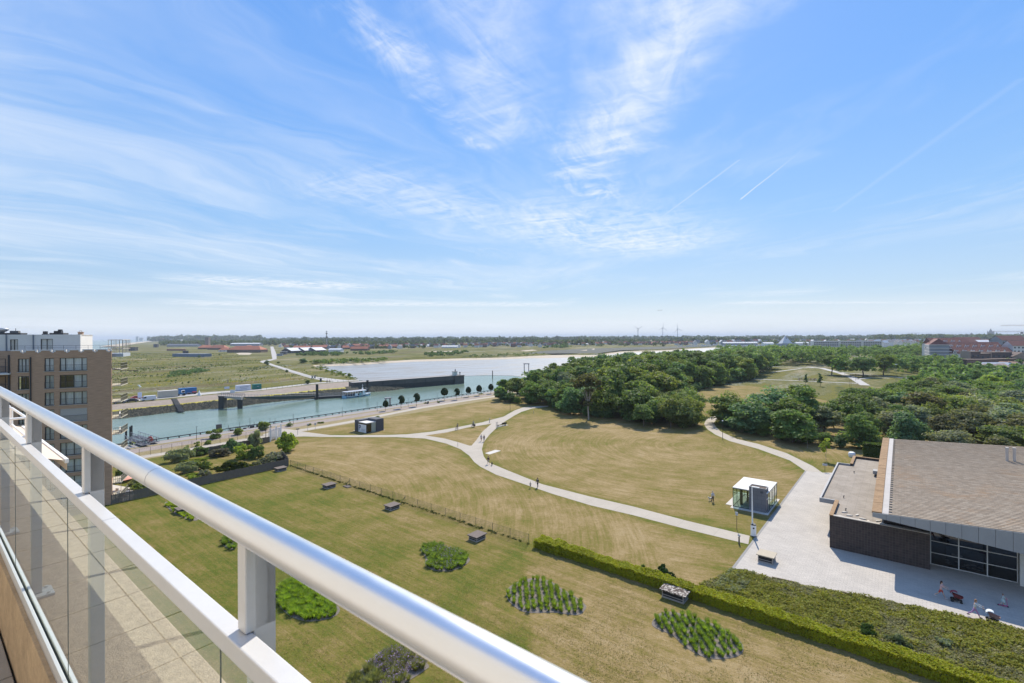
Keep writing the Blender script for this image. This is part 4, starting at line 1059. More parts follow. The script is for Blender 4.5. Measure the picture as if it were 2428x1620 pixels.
for poly, gap, h, kd, pals, wood, seed in (
    ([(232, 438), (300, 436), (318, 470), (310, 540), (240, 540), (222, 480)], 10, 17.0, 'round', ('deep', 'green', 'olive'), 3, 4),
    ([(180, 388), (212, 394), (222, 440), (185, 440)], 9, 12.5, 'spread', ('olive', 'green', 'warm'), 3, 5),
    ([(214, 312), (254, 318), (256, 336), (216, 334)], 10, 14.0, 'spread', ('green', 'olive', 'green'), 4, 6),
    ([(262, 338), (300, 330), (330, 350), (372, 400), (350, 440), (300, 400)], 11, 11.0, 'round', ('green', 'olive', 'silver', 'deep'), 2, 8),
    ([(345, 520), (420, 520), (560, 640), (540, 720), (400, 680)], 14, 13.0, 'round', ('green', 'cool', 'deep'), 3, 9),
    ([(480, 590), (520, 590), (530, 620), (485, 620)], 9, 17.5, 'round', ('green', 'green'), 3, 10),
    ([(250, 560), (330, 560), (350, 640), (260, 620)], 12, 15.0, 'round', ('deep', 'green'), 3, 11),
    ([(352, 318), (420, 380), (440, 420), (400, 400)], 10, 8.0, 'round', ('green', 'cool'), 2, 12)):
    for p in darts(poly, gap, seed, 1500): cand.append((*p, h * rw.uniform(.86, 1.1), kd, rw.choice(pals), wood))
GRP = ['trees of the dense middle wood', 'low trees at the tip of the middle wood', 'trees of the wood behind the hall', 'trees of the far clumps', 'spreading trees by the far path junction']
HUE = {'green': 'mid green', 'deep': 'dark green', 'olive': 'olive green', 'silver': 'silvery green', 'bright': 'bright yellow green', 'brown': 'brownish', 'warm': 'brownish olive', 'cool': 'bluish green'}
def where(x, y, h, wood):
    px = x / y * FPX + CX
    if wood == 0:
        fd = line_d((x, y), front1); row = 'front edge' if fd < 6 else 'second row' if fd < 13 else 'inner canopy' if fd < 26 else 'back canopy' if fd < 45 else 'river side canopy'
        part = 'at its left tip' if px < 1240 else 'left of the path' if px < 1310 else 'right of the path' if px < 1365 else 'by the pale trunk' if px < 1440 else 'behind its low tip' if px < 1530 else 'above its low tip' if px < 1610 else 'on its right flank' if px < 1690 else 'at its far end'
        return f'{row} of middle wood {part}'
    if wood == 1: return 'low tip of the middle wood, ' + ('left half' if px < 1575 else 'right half')
    if wood == 2:
        part = 'by the sharp path bend' if px < 1780 else 'before the far meadow' if px < 1870 else 'left of the young trees' if px < 1960 else 'behind the flat roof' if px < 2060 else 'above the left roof edge' if px < 2160 else 'above the tiled roof' if px < 2290 else 'above the roof pipes' if px < 2390 else 'at the right frame edge'
        return ('near row' if y < 125 else 'middle row' if y < 180 else 'back row') + f' of right wood {part}'
    if wood == 3: return 'far clump ' + ('left of the meadow' if px < 1840 else 'behind the meadow' if px < 2010 else 'below the white town houses')
    return 'far path junction'
KW = {'round': 'tree', 'tall': 'slender tree', 'bushy': 'bushy tree', 'spread': 'spreading tree'}
def size_word(h, wood): return 'tall' if h > (14, 8.6, 10, 15, 13.8)[wood] else 'low' if h < (9.5, 7.4, 8, 12.5, 13)[wood] else 'medium'
def vis(c): return c[2] / c[1] if abs(c[0] / c[1]) < 1.09 else 0
cand.sort(key=vis, reverse=True)
for i, (x, y, h, kd, pal, wood) in enumerate(cand[:285]):
    tree('broadleaf_tree', f'{size_word(h, wood)} {HUE[pal]} {KW[kd]}, {where(x, y, h, wood)}', x, y, h, kd, pal, 100 + i, GRP[wood], wide=rw.uniform(1.0, 1.38) * (1.15 if wood == 2 else 1) * (10 / max(h, 9)) ** .12)
# undergrowth that closes the foot of both woods
ug = random.Random(5); k = 0
for L_, wood, lb in ((front1, 0, 'middle wood'), (front2[:7], 2, 'right wood'), (wp([(1516, 1006), (1560, 1010), (1636, 1009)]), 1, 'middle wood tip')):
    for a, b in zip(L_, L_[1:]):
        a, b = Vector(a), Vector(b); n = max(1, int((b - a).length / 4.2))
        for i in range(n):
            p = a.lerp(b, (i + ug.random()) / n); away = Vector((p.x * .012 + .6, 1.8)) * ug.uniform(.6, 1.6); px = p.x / p.y * FPX + CX; h = ug.uniform(2.6, 4.8)
            if wood == 0 and 1255 < px < 1300: continue
            hu = ug.choice(('deep', 'green', 'cool')); part = 'left end' if px < (1250, 0, 1760)[wood] else 'middle part' if px < (1480, 1575, 1850)[wood] else 'right end'
            o = tree('undergrowth_shrub', f'{HUE[hu]} {"high" if h > 3.7 else "low"} undergrowth shrub, foot of {lb}, {part}', p.x + away.x, p.y + away.y, h, 'bushy', hu, 3000 + k, 'undergrowth along the foot of the woods', wide=1.25); o['category'] = 'shrub'; k += 1
def mass(name, items, seed, kind='stuff'):
    """many far trees as one body of foliage"""
    out = []; cols = []
    for i, (x, y, h, rx, nl, leaf) in enumerate(items):
        q = crown_quads(seed + i, rx, h, h * .02, 12, nl, leaf, blob=.42); q[..., 0] += x; q[..., 1] += y; out.append(q)
    o = obj(name, quads_mesh(name, np.concatenate(out), M_LEAF)); o['kind'] = kind; return o
o = mass('woodland', [(x, y, h, h * .42, 420, 1.15) for x, y, h, *_ in cand[285:] if abs(x / y) < 1.25], 900); o.color = tint('green', rw)
# the far country: belts of trees up to the horizon
def belt(px0, px1, dep0, dep1, n_, h0, h1, seed, pal, fl=60):
    rr = random.Random(seed); it = []
    for _ in range(int(n_ * 1.5)):
        dep = rr.uniform(dep0, dep1); p = D(rr.uniform(px0, px1), dep); h = rr.uniform(h0, h1) * 1.15; it.append((p.x, p.y, h, h * rr.uniform(.6, 1.2), fl, h * .32))
    o = mass('tree_belt', it, seed * 31); o.color = (*(x * 1.25 for x in PAL0[pal]), 1); return o
for args in ((1250, 2500, 1900, 2600, 260, 9, 17, 1, 'deep'), (640, 1300, 1900, 2700, 260, 9, 19, 2, 'deep'), (380, 800, 1700, 2600, 200, 8, 16, 3, 'green'),
             (700, 1700, 2900, 3600, 300, 12, 26, 4, 'deep'), (1600, 2500, 2700, 3600, 220, 12, 24, 5, 'deep'), (380, 1000, 3000, 4200, 200, 12, 24, 6, 'deep'),
             (560, 2500, 4500, 6500, 420, 14, 30, 7, 'deep'), (360, 620, 3600, 5200, 160, 18, 45, 8, 'deep'), (1280, 1500, 1500, 1560, 16, 9, 17, 9, 'green'),
             (690, 1010, 1500, 1800, 110, 7, 13, 10, 'green'), (690, 1010, 1120, 1300, 26, 5, 9, 20, 'green'), (1000, 1700, 1780, 2000, 90, 7, 13, 11, 'green'), (1000, 1700, 1250, 1500, 22, 5, 9, 21, 'green'), (1800, 2428, 1250, 1800, 120, 7, 13, 12, 'green'), (1580, 1830, 1850, 1900, 40, 12, 20, 13, 'deep'),
             (2080, 2428, 1900, 2300, 150, 14, 26, 14, 'green')):
    belt(*args)
def scrub(name, polypx, n, h0, h1, seed, pal, wide=1.4, fl=50, leaf=.5):
    poly = wp(polypx); rr = random.Random(seed); it = []; xs = [p[0] for p in poly]; ys = [p[1] for p in poly]
    while len(it) < n:
        p = (rr.uniform(min(xs), max(xs)), rr.uniform(min(ys), max(ys)))
        if inside(p, poly): h = rr.uniform(h0, h1); it.append((*p, h, h * wide, fl, h * leaf))
    o = mass(name, it, seed * 57); o.color = (*PAL[pal], 1); return o
scrub('dune_scrub', [(1000, 846), (985, 842), (1050, 836), (1110, 834), (1110, 838), (1040, 846)], 60, 2, 4, 1, 'deep')
scrub('dune_scrub', [(730, 860), (760, 857), (915, 851), (915, 856), (850, 860), (770, 864)], 90, 1.5, 3, 2, 'green')
scrub('dune_scrub', [(700, 845), (735, 838), (810, 838), (812, 845)], 60, 2.5, 4.5, 3, 'deep')
scrub('dune_scrub', [(812, 840), (860, 836), (940, 833), (940, 838), (870, 842)], 50, 2, 4, 4, 'deep')
scrub('dune_scrub', [(406, 896), (408, 886), (430, 880), (470, 878), (495, 880), (470, 886), (430, 893)], 46, 1.2, 2.6, 5, 'cool', fl=150, leaf=.3)
scrub('dune_scrub', [(1290, 826), (1310, 819), (1350, 822), (1350, 827)], 30, 3, 6, 6, 'deep')
scrub('dune_scrub', [(1110, 847), (1110, 842), (1250, 838), (1310, 840), (1250, 843.5)], 60, 1.0, 2.0, 7, 'green')
scrub('dune_scrub', [(760, 880), (735, 872), (760, 868), (850, 898), (840, 902), (800, 893)], 70, .5, 1.3, 8, 'olive', fl=70)
scrub('reed_belt', [(2010, 872), (2010, 860), (2120, 855), (2240, 866), (2200, 880)], 24, 1.5, 4, 9, 'bright', fl=120)
for i, (x, y, h, w) in enumerate(((633, 866.5, 5.2, 1.0), (719, 861.8, 5.5, 1.9), (680, 883.5, 2.2, 1.3), (729.5, 911.0, 2.6, 1.2), (660, 862, 2.2, 2.0), (828, 893, 2.4, 1.4), (472, 848.5, 3.5, 1.3), (520, 842, 2.5, 1.2))):
    p = G(x, y); tree('bush', ('dark bush beside the bend of the dune road', 'wide dark bush near the tip of the mudflat inlet', 'small bush by the dune road fence', 'dark bush above the far bank behind the ferry pontoon', 'low wide scrub bush right of the dune road', 'bright bush on the grassy spit beside the mudflat', 'small dark bush in the dune field below the long bunker', 'small round bush left of the sandy hollow')[i], p.x, p.y, h, 'bushy', ('cool', 'cool', 'deep', 'deep', 'green', 'bright', 'deep', 'deep')[i], 700 + i, wide=w)

# single trees that stand out
p = G(1396, 995.5); o = thing('pale_trunk_tree', 'tall tree with bare pale forked trunk at the edge of the middle wood', 'tree', p)
rq = np.concatenate([crown_quads(61, 5.2, 15.5, 8.5, 42, 3000, .5, blob=.28), crown_quads(62, 1.6, 9, 3, 12, 350, .4)])
c = obj('crown', quads_mesh('crown', rq, M_LEAF), o); c.color = (.115, .115, .05, 1)
tb = MB(); rr = random.Random(9); tb.tube((0, 0, -.1), (-.2, 0, 3.6), .26, 8, .22).tube((-.2, 0, 3.6), (0, .1, 6), .22, 8, .18)
for k in range(13):
    a = k * 2.4; e = Vector((math.cos(a) * rr.uniform(1.5, 4.2), math.sin(a) * rr.uniform(1, 3.5), rr.uniform(9.5, 13.5))); s = Vector((-.1, .05, rr.uniform(3.4, 6))); m_ = s.lerp(e, .45) + Vector((0, 0, .9)); tb.tube(s, m_, .11, 5, .08).tube(m_, e, .08, 5, .03)
tb.build('trunk', M_PBARK, o)
yt = crown_quads(71, 1.15, 5.6, 1.3, 18, 420, .34, blob=.4)
ym = quads_mesh('crown', yt, M_LEAF); ytr = trunk_mesh(3, 5.6, .06, 1.5, .8, fork=5, m=M_PBARK)
def young(name, label, px, py, h, pal, sd, cat='tree', group=None, wide=1.0):
    p = G(px, py); o = thing(name, label, cat, p, sd, group); s = h / 5.6; o.scale = (s * wide, s * wide, s); c = obj('crown', ym, o); c.color = (*PAL[pal], 1); obj('trunk', ytr, o); return o
young('young_tree', 'thin young tree with sparse bright leaves beside the flat roof corner', 1958.6, 1093, 5.4, 'bright', 1)
young('young_tree', 'thin young tree with few leaves against the dark wood behind the hall', 1914, 1063, 5.0, 'green', 2, wide=.8)
young('young_tree', 'leftmost of the three little trees before the far brownish clump', 1796, 881.5, 5.2, 'cool', 3, wide=1.3)
young('young_tree', 'middle of the three little trees before the far brownish clump', 1812, 880, 5.0, 'cool', 4, wide=1.3)
young('young_tree', 'rightmost of the three little trees before the far brownish clump', 1827, 878.5, 5.0, 'cool', 5, wide=1.4)
cq = quads_mesh('crown', np.concatenate([crown_quads(80 + i, 1.5 - .25 * i, 2.9 + 1.35 * i, 1.6 + 1.0 * i, 10, 420, .38) for i in range(4)]), M_LEAF); ctr = trunk_mesh(8, 6.5, .09, 1.6, .8)
for (px, py, h), lb in zip(((1911, 913.5, 6.3), (1944.5, 916.5, 7.2)), ('shorter conical tree beside the walking group on the far lawn', 'taller slim conical tree right of the walking group on the far lawn')):
    o = thing('conical_tree', lb, 'tree', G(px, py), px); o.scale = (h / 7,) * 3; c = obj('crown', cq, o); c.color = (*PAL['cool'], 1); obj('trunk', ctr, o)

# clipped trees along the quay
def lollipop(seed, rx, z0, z1, cut):
    rs = np.random.default_rng(seed); n = 2300; d = unit(rs.normal(size=(n, 3))); hz = (z1 - z0) / 2; k = rs.uniform(.84, 1.03, n)
    C = np.stack([d[:, 0] * rx * k, d[:, 1] * rx * k, z0 + hz + d[:, 2] * hz * k], 1)
    taper = 1 - .22 * np.clip((C[:, 2] - z0 - hz) / hz, 0, 1); C[:, :2] *= taper[:, None]; C[:, 2] = np.maximum(C[:, 2], z0 + .22 * hz)
    if cut: C = C[~((C[:, 0] < -.25 * rx) & (np.abs(C[:, 2] - z0 - hz * .75) < .42 * hz))]
    Nn = unit(C - np.array([0, 0, z0 + hz]) + rs.normal(size=C.shape) * .35)
    return quads_mesh('crown', leaf_quads(C, Nn, .3, rs), M_LEAF)
lolly = [lollipop(1, 1.35, 1.7, 5.0, False), lollipop(2, 1.3, 1.7, 5.0, True), lollipop(3, 1.5, 1.8, 5.1, False)]
ltr = trunk_mesh(4, 4.6, .085, 1.4, .5, fork=4)
LT = [(914.4, 974.4, 3.9, 0, 'lowest clipped quay tree, standing in front of the tall channel marker frame'), (951.6, 968.7, 5.0, 1, 'clipped quay tree with a notch on its left, first beyond the channel marker frame'), (987.9, 963.7, 5.2, 1, 'clipped notched quay tree standing above the moored white dinghies'), (1054, 949.4, 5.3, 2, 'widest roundest clipped quay tree in the middle of the quay row'),
      (1083.5, 948, 5.0, 1, 'narrow lopsided clipped quay tree just beyond the widest one'), (1110.7, 941.3, 4.6, 0, 'third last clipped quay tree before the middle wood'), (1136, 938.3, 4.9, 0, 'second last clipped quay tree before the middle wood'), (1164, 933.6, 4.7, 0, 'last clipped quay tree, closest to the middle wood')]
for px, py, h, k, lb in LT:
    o = thing('clipped_tree', lb, 'tree', G(px, py), 0, 'clipped trees along the quay'); s = h / 5; o.scale = (s, s, s); c = obj('crown', lolly[k], o); c.color = (.040, .070, .028, 1); obj('trunk', ltr, o)
    
# shrubs of the garden and the quay, each its own bush
def shrub_mesh(seed, rx, ry, h, n, leaf, nb=16): return quads_mesh('foliage', crown_quads(seed, rx, h, -.25 * h, nb, n, leaf, ry=ry, blob=.42), M_LEAF)
SM = [shrub_mesh(200 + i, 1, 1, 1.0, 1900, .15) for i in range(4)]
STM = trunk_mesh(5, .8, .05, .1, .5)
def shrub(label, px, py, w, h, pal, sd, dep=None, cat='shrub', name='shrub', z=0, white=False):
    p = G(px, py); o = thing(name, label, cat, (p.x, p.y, z), sd * 1.7); k_ = .70 if py > 1045 and px < 700 else .8; o.scale = (w / 2 * k_, (dep or w) / 2 * k_, h * k_ * .9); c = obj('foliage', SM[sd % 4], o)
    c.color = (*PAL[pal], 1) if isinstance(pal, str) else (*pal, 1); obj('stem', STM, o); return o
SH = [('big rounded shrub on the quay right of the tall lamp post', 511, 1039.5, 5.2, 3.6, 'olive'), ('medium rounded shrub on the quay between the two big ones', 564.5, 1031, 3.6, 2.7, 'olive'), ('big rounded shrub on the quay beside the iron gate', 628, 1020, 4.6, 3.3, 'olive'),
      ('low grey green shrub on the quay beyond the gate', 687, 1011, 2.6, 1.6, 'silver'), ('bright green bush inside the wire fence, left of its twin', 468.5, 1058.5, 2.0, 2.0, 'bright'), ('bright green low bush inside the wire fence, right of its twin', 493, 1053, 2.7, 1.6, 'bright'),
      ('dense grey green shrub row left part, along the garden back fence', 410, 1096, 8.0, 4.0, 'silver'), ('taller grey green shrub in the garden behind the shrub row', 443, 1089, 4.0, 4.6, 'silver'), ('dark green shrub in front of the garden back fence', 472, 1080, 4.2, 3.2, 'green'),
      ('dark round shrub at the end of the garden back fence', 484, 1078, 3.0, 2.6, 'deep'), ('grey spreading juniper on the garden lawn', 528, 1080.5, 7.0, 2.6, (.12, .115, .085)), ('dark tall shrub behind the grey juniper', 549, 1071, 6.0, 4.6, 'cool'),
      ('fresh green round shrub in the garden right of the juniper', 580, 1087, 6.2, 5.0, 'bright'), ('dark green shrub between the fresh green one and the willow', 607, 1087, 5.0, 4.6, 'green'), ('grey round crowned small tree behind the garden shrubs', 609, 1057, 4.8, 5.8, 'silver'),
      ('bright yellow green willow at the right end of the garden', 677, 1071, 7.2, 7.0, 'bright'), ('white blossoming shrub at the garden corner by the plank fence', 657, 1092, 6.6, 3.0, (.20, .21, .15)), ('second white blossoming shrub along the plank fence', 634, 1101, 5.4, 2.7, (.17, .18, .115)),
      ('small green shrub in front of the white blossoming one', 651, 1098, 2.6, 1.9, 'green'), ('dark clipped long shrub arching over the plank fence', 545, 1120.5, 10.5, 3.2, (.060, .078, .014)), ('white flowering shrub at the left end of the arching dark shrub', 487, 1133, 3.6, 2.6, (.19, .2, .14)),
      ('dense dark shrub in the middle of the garden lawn', 476, 1113, 6.2, 3.0, 'olive'), ('dense dark hedge shrub left of the middle garden one', 434, 1122, 6.8, 3.2, 'silver'), ('pale flowering shrub between the arching shrub and the white blossoms', 604, 1109, 3.8, 1.8, (.15, .16, .085)),
      ('low green shrub half hidden by the railing at the plank fence', 458, 1138, 3.2, 1.6, 'bright'), ('rounded shrub by the terrace with the salmon parasol', 335, 1164, 4.6, 2.8, 'olive'), ('pale leaved shrub left of the rounded terrace shrub', 315, 1160, 2.4, 2.6, 'silver'),
      ('dark shrub under the balconies behind the parasol terrace', 296, 1140, 5.0, 5.0, 'deep'), ('lush tall grass strip on the garden lawn', 470, 1093, 8.0, .9, 'bright'), ('bright low plants along the bottom of the garden', 470, 1126, 7.0, .8, 'bright')]
for i, (lb, px, py, w, h, pal) in enumerate(SH):
    dep = {'dark clipped long shrub arching over the plank fence': 3.2, 'dense grey green shrub row left part, along the garden back fence': 3.4, 'dense dark shrub in the middle of the garden lawn': 3.2, 'dense dark hedge shrub left of the middle garden one': 2.8, 'lush tall grass strip on the garden lawn': 1.8, 'bright low plants along the bottom of the garden': 1.4}.get(lb)
    o = shrub(lb, px, py, w, h, pal, i, dep)
    if dep: o.rotation_euler = (0, 0, R(28))
shrub('dark leafy bush growing behind the long bright hedge', 1572, 1372, 2.6, 2.0, (.028, .062, .020), 51)
shrub('tiny light sapling behind the long bright hedge', 1525, 1356, .7, 1.2, 'green', 52)
for i, (px, py) in enumerate(((896, 990), (760, 1004), (735, 1008), (1010, 957), (1040, 955), (1140, 935))): shrub('low wild tuft on the quay verge', px, py, 3.0, .7, 'olive', 60 + i, name='verge_tuft', dep=1.6)['group'] = 'wild tufts on the quay verge'

# ---- hedges, ground cover and planted beds near by
def along(b, a, z=0): return Vector((.628 * a + .778 * b, .778 * a - .628 * b, z))
def hedge_quads(b0, b1, a0, a1, h, n, leaf, seed, bump=.22, skew=0.0):
    rs = np.random.default_rng(seed); w = a1 - a0; per = w + 2 * h
    s = rs.uniform(0, per, n); bb = rs.uniform(b0, b1, n); dep = rs.uniform(-.16, .05, n)
    y = np.where(s < h, 0, np.where(s < h + w, s - h, w)); z = np.where(s < h, s, np.where(s < h + w, h, per - s))
    ny = np.where(s < h, -1.0, np.where(s < h + w, 0, 1.0)); nz = np.where((s >= h) & (s < h + w), 1.0, .15)
    # rounded shoulders and a lumpy surface
    sh = np.clip((z - h * .6) / (h * .4), 0, 1) * np.where(nz < .5, 1, 0); y = y + np.where(ny < 0, .18, -.18) * sh * (ny != 0)
    lump = bump * (np.sin(bb * 2.1 + 1.3 * np.sin(bb * .73) + y * 1.7) * .5 + np.sin(bb * 5.3 + y * 4.1) * .3 + np.sin(bb * .61 + 2) * .5)
    z = z + np.where(nz > .5, lump, lump * z / h); y = y + np.where(ny != 0, ny * lump * .6, 0)
    z = z + dep * nz; y = y + dep * ny
    P_ = np.stack([bb, y + a0 + skew * (bb - b0), z], 1); Nn = unit(np.stack([np.zeros(n), ny, nz + .2], 1) + rs.normal(size=(n, 3)) * .55)
    q = leaf_quads(P_, Nn, leaf, rs); return q
def place_eb(name, q, color, label, cat, kind=None):
    o = obj(name, quads_mesh(name, q, M_LEAF)); o.rotation_euler = (0, 0, EROT); o.color = (*color, 1)
    if kind: o['kind'] = kind
    else: tag(o, label, cat)
    return o
hg = thing('long_hedge', 'long bright yellow green hedge running from the wire fence to lower right', 'hedge', (0, 0, 0), EROT)
hq = np.concatenate([hedge_quads(-36.8, 22, 50.0, 51.6, 1.02, 90000, .115, 1, bump=.14), hedge_quads(-36.9, -33, 49.8, 51.8, 1.1, 6000, .115, 2)])
c = obj('foliage', quads_mesh('foliage', hq, M_LEAF), hg); c.color = (.30, .315, .018, 1)
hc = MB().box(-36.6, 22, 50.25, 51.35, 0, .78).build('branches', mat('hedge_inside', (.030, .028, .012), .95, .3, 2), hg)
# low ground cover between hedge and plaza
GC = g2([(1735, 1353), (1850, 1379), (1935, 1396.5), (2100, 1429.5), (2428, 1500), (2700, 1560)]) + [along(20, 51.3), along(-17.5, 51.3)]
def vnoise(A, cell, seed):
    rs = np.random.default_rng(seed); T = rs.random((256, 256)); q = A / cell; i = np.floor(q).astype(int); f = q - i; f = f * f * (3 - 2 * f); g = lambda a, b: T[(i[:, 0] + a) % 256, (i[:, 1] + b) % 256]
    return (g(0, 0) * (1 - f[:, 0]) + g(1, 0) * f[:, 0]) * (1 - f[:, 1]) + (g(0, 1) * (1 - f[:, 0]) + g(1, 1) * f[:, 0]) * f[:, 1]
def cover(name, poly, n, h, leaf, seed, color, z=0.0, patch=None, thr=.5):
    rs = np.random.default_rng(seed); P_ = [(p.x, p.y) for p in poly]; xs = [p[0] for p in P_]; ys = [p[1] for p in P_]; out = []
    while len(out) < n:
        for x, y in zip(rs.uniform(min(xs), max(xs), n), rs.uniform(min(ys), max(ys), n)):
            if inside((x, y), P_): out.append((x, y))
            if len(out) >= n: break
    A = np.array(out); zz = h * (.25 + .55 * vnoise(A, .8, seed) + .35 * vnoise(A, .3, seed + 1) + .25 * vnoise(A, 2.6, seed + 2))
    if patch:
        f = 2.2 * (vnoise(A, 3.2, 77) - .5) + 1.6 * (vnoise(A, 1.1, 78) - .5) + rs.normal(size=len(A)) * .22
        k = f > thr if patch > 0 else f <= thr; A = A[k]; zz = zz[k]
    zz = zz * rs.uniform(.5, 1.25, len(A))
    C = np.stack([A[:, 0], A[:, 1], z + zz], 1); Nn = unit(np.array([0, 0, 1.0]) + rs.normal(size=C.shape) * .5)
    return leaf_quads(C, Nn, leaf, rs)
o = obj('ground_cover', quads_mesh('ground_cover', cover('a', GC, 130000, .42, .13, 1, None, patch=1, thr=-.25), M_LEAF)); o.color = (.25, .25, .042, 1); o['kind'] = 'stuff'
o = obj('ground_cover', quads_mesh('ground_cover', cover('a', GC, 130000, .32, .12, 2, None, patch=-1, thr=.1), M_LEAF)); o.color = (.25, .24, .11, 1); o['kind'] = 'stuff'
sheet('bed_soil', GC, .012, mat('dark_soil', (.115, .105, .05), .95, .3, 2, bump=.04))
NBED = g2([(1735, 1353), (1790, 1365), (1770, 1400), (1745, 1416), (1690, 1396)])
o = obj('ground_cover', quads_mesh('ground_cover', cover('a', NBED, 9000, .46, .12, 3, None), M_LEAF)); o.color = (.24, .26, .13, 1); o['kind'] = 'stuff'
for i, (px, py, w, h) in enumerate(((2052, 1506, 1.8, 1.3), (2130, 1533, 2.2, 1.2), (2235, 1530, 1.7, .9))): shrub(('bright leafy shrub growing out of the long hedge', 'pale green shrub growing at the back of the long hedge', 'grey green shrub in the middle of the ground cover')[i], px, py, w, h, ((.055, .10, .022), (.12, .15, .07), 'silver')[i], 70 + i)
# timber edging boards along the plaza bed
for (x0, y0, x1, y1), lb in zip(((1997, 1411, 2083, 1429), (2224, 1457, 2322, 1478), (1830, 1374.5, 1886, 1387)), ('weathered edging board in front of the dark brick wall', 'weathered edging board near the woman with the white pram', 'weathered edging board at the left end of the ground cover')):
    a, b = G(x0, y0), G(x1, y1); d = (b - a).normalized(); n = Vector((-d.y, d.x, 0)) * .05
    tag(MB().prism([a - n, b - n, b + n, a + n], 0, .34).build('edging_board', mat('old_board', (.17, .125, .085), .9, .2, 3)), lb, 'board')

def tuft_quads(seed, h, r, n, w):
    rs = np.random.default_rng(seed); t = rs.uniform(0, 6.28, n); lean = rs.uniform(.12, .75, n); hh = h * rs.uniform(.6, 1.1, n); r0 = r * .25 * rs.uniform(0, 1, n)
    d = np.stack([np.cos(t), np.sin(t), np.zeros(n)], 1); s = np.stack([-np.sin(t), np.cos(t), np.zeros(n)], 1) * w / 2
    p0 = d * r0[:, None]; p1 = d * (r0 + lean * r * .45)[:, None] + np.array([0, 0, 1]) * (hh * .62)[:, None]; p2 = d * (r0 + lean * r * 1.0)[:, None] + np.array([0, 0, 1]) * hh[:, None]
    return np.concatenate([np.stack([p0 - s, p0 + s, p1 + s * .8, p1 - s * .8], 1), np.stack([p1 - s * .8, p1 + s * .8, p2 + s * .15, p2 - s * .15], 1)])
TU = [quads_mesh('grass_tuft', tuft_quads(i, .46, .40, 150, .026), M_LEAF) for i in range(4)]
TD = [quads_mesh('grass_tuft', tuft_quads(10 + i, .48, .56, 210, .03), M_LEAF) for i in range(3)]
FLW = leaf_mat('lavender', .2, .5)
def bed(name, label, outline, gapb, gapa, meshes, col, seed, soil, rows=True, flowers=0, hs=1.0):
    poly = g2(outline); c0 = sum(poly, Vector()) / len(poly); rr = random.Random(seed)
    # round the outline
    pts = []
    n = len(poly)
    for i in range(n):
        a, b, c_, d_ = poly[i - 1], poly[i], poly[(i + 1) % n], poly[(i + 2) % n]
        for k in range(4):
            t = k / 4; pts.append(.5 * ((2 * b) + (c_ - a) * t + (2 * a - 5 * b + 4 * c_ - d_) * t * t + (3 * b - a - 3 * c_ + d_) * t ** 3))
    o = thing(name, label, 'flower bed', (c0.x, c0.y, 0)); loc = [(p.x - c0.x, p.y - c0.y) for p in pts]
    if sum(loc[i - 1][0] * loc[i][1] - loc[i][0] * loc[i - 1][1] for i in range(len(loc))) < 0: loc.reverse()
    MB().poly([(x, y, .03) for x, y in loc]).poly([(x * 1.0, y * 1.0, .028) for x, y in loc]).build('soil', soil, o) if False else MB().prism(loc, -.05, .03).build('soil', soil, o)
    inn = [(x * .965, y * .965) for x, y in loc]; xs = [p[0] for p in loc]; ys = [p[1] for p in loc]; k = 0
    rot = EROT + R(40) if rows else 0
    for i in range(-60, 60):
        for j in range(-60, 60):
            u, v = i * gapb + rr.gauss(0, .07), j * gapa + rr.gauss(0, .06)
            if not rows: u += rr.uniform(-.2, .2); v += rr.uniform(-.2, .2)
            x, y = u * math.cos(rot) - v * math.sin(rot), u * math.sin(rot) + v * math.cos(rot)
            if not inside((x, y), inn) or rr.random() < .05: continue
            t = obj('grass_tuft', rr.choice(meshes), o, (x, y, .03), rr.uniform(0, 6)); s = hs * rr.uniform(.75, 1.2); t.scale = (s, s, s * rr.uniform(.85, 1.15)); q = rr.uniform(.8, 1.25)
            t.color = (col[0] * q * 3.3, col[1] * q * 2.9, col[2] * q * 3.0, 1); k += 1
    if flowers:
        rs = np.random.default_rng(seed); A = []
        while len(A) < flowers:
            x, y = rr.uniform(min(xs), max(xs)), rr.uniform(min(ys), max(ys))
            if inside((x, y), inn) and (math.sin(x * 1.1 + 1) + math.sin(y * 1.4) > -.2): A.append((x, y, rr.uniform(.3, .58)))
        A = np.array(A); f = obj('lavender_flowers', quads_mesh('lavender_flowers', leaf_quads(A, unit(rs.normal(size=A.shape)), .07, rs, 2.2), FLW), o); f.color = (.30, .22, .36, 1); f['kind'] = 'stuff'
    return o, k
sc5 = lambda L, ox, oy, s: [(ox + x / s, oy + y / s) for x, y in L]
B1 = sc5([(873, 632), (930, 602), (1000, 598), (1060, 628), (1150, 655), (1215, 700), (1190, 740), (1110, 778), (1010, 788), (950, 775), (908, 745), (905, 690)], 700, 1087, 2.9375)
B2 = sc5([(1470, 940), (1500, 890), (1600, 845), (1690, 838), (1780, 858), (1850, 905), (1930, 950), (2010, 1010), (2025, 1045), (1980, 1090), (1900, 1088), (1800, 1075), (1650, 1078), (1570, 1062), (1490, 1000)], 700, 1087, 2.9375)
B3 = sc5([(1305, 925), (1370, 850), (1480, 830), (1620, 855), (1800, 910), (1990, 990), (2150, 1100), (2200, 1190), (2150, 1260), (2000, 1292), (1840, 1282), (1700, 1220), (1600, 1150), (1500, 1060), (1380, 1010), (1312, 970)], 1230, 1250, 4.123)
B4 = [(651, 1404), (668, 1388), (690, 1374), (712, 1380), (745, 1405), (790, 1428), (806, 1446), (790, 1464), (740, 1474), (705, 1469), (680, 1456), (660, 1432)]
B5 = [(820, 1630), (853, 1591), (890, 1563), (938, 1540), (979, 1553), (1016, 1577), (1006, 1591), (960, 1620), (900, 1650), (840, 1655)]
B6 = [(390, 1195), (402, 1191), (436, 1210), (470, 1228), (462, 1235), (440, 1230), (408, 1214)]
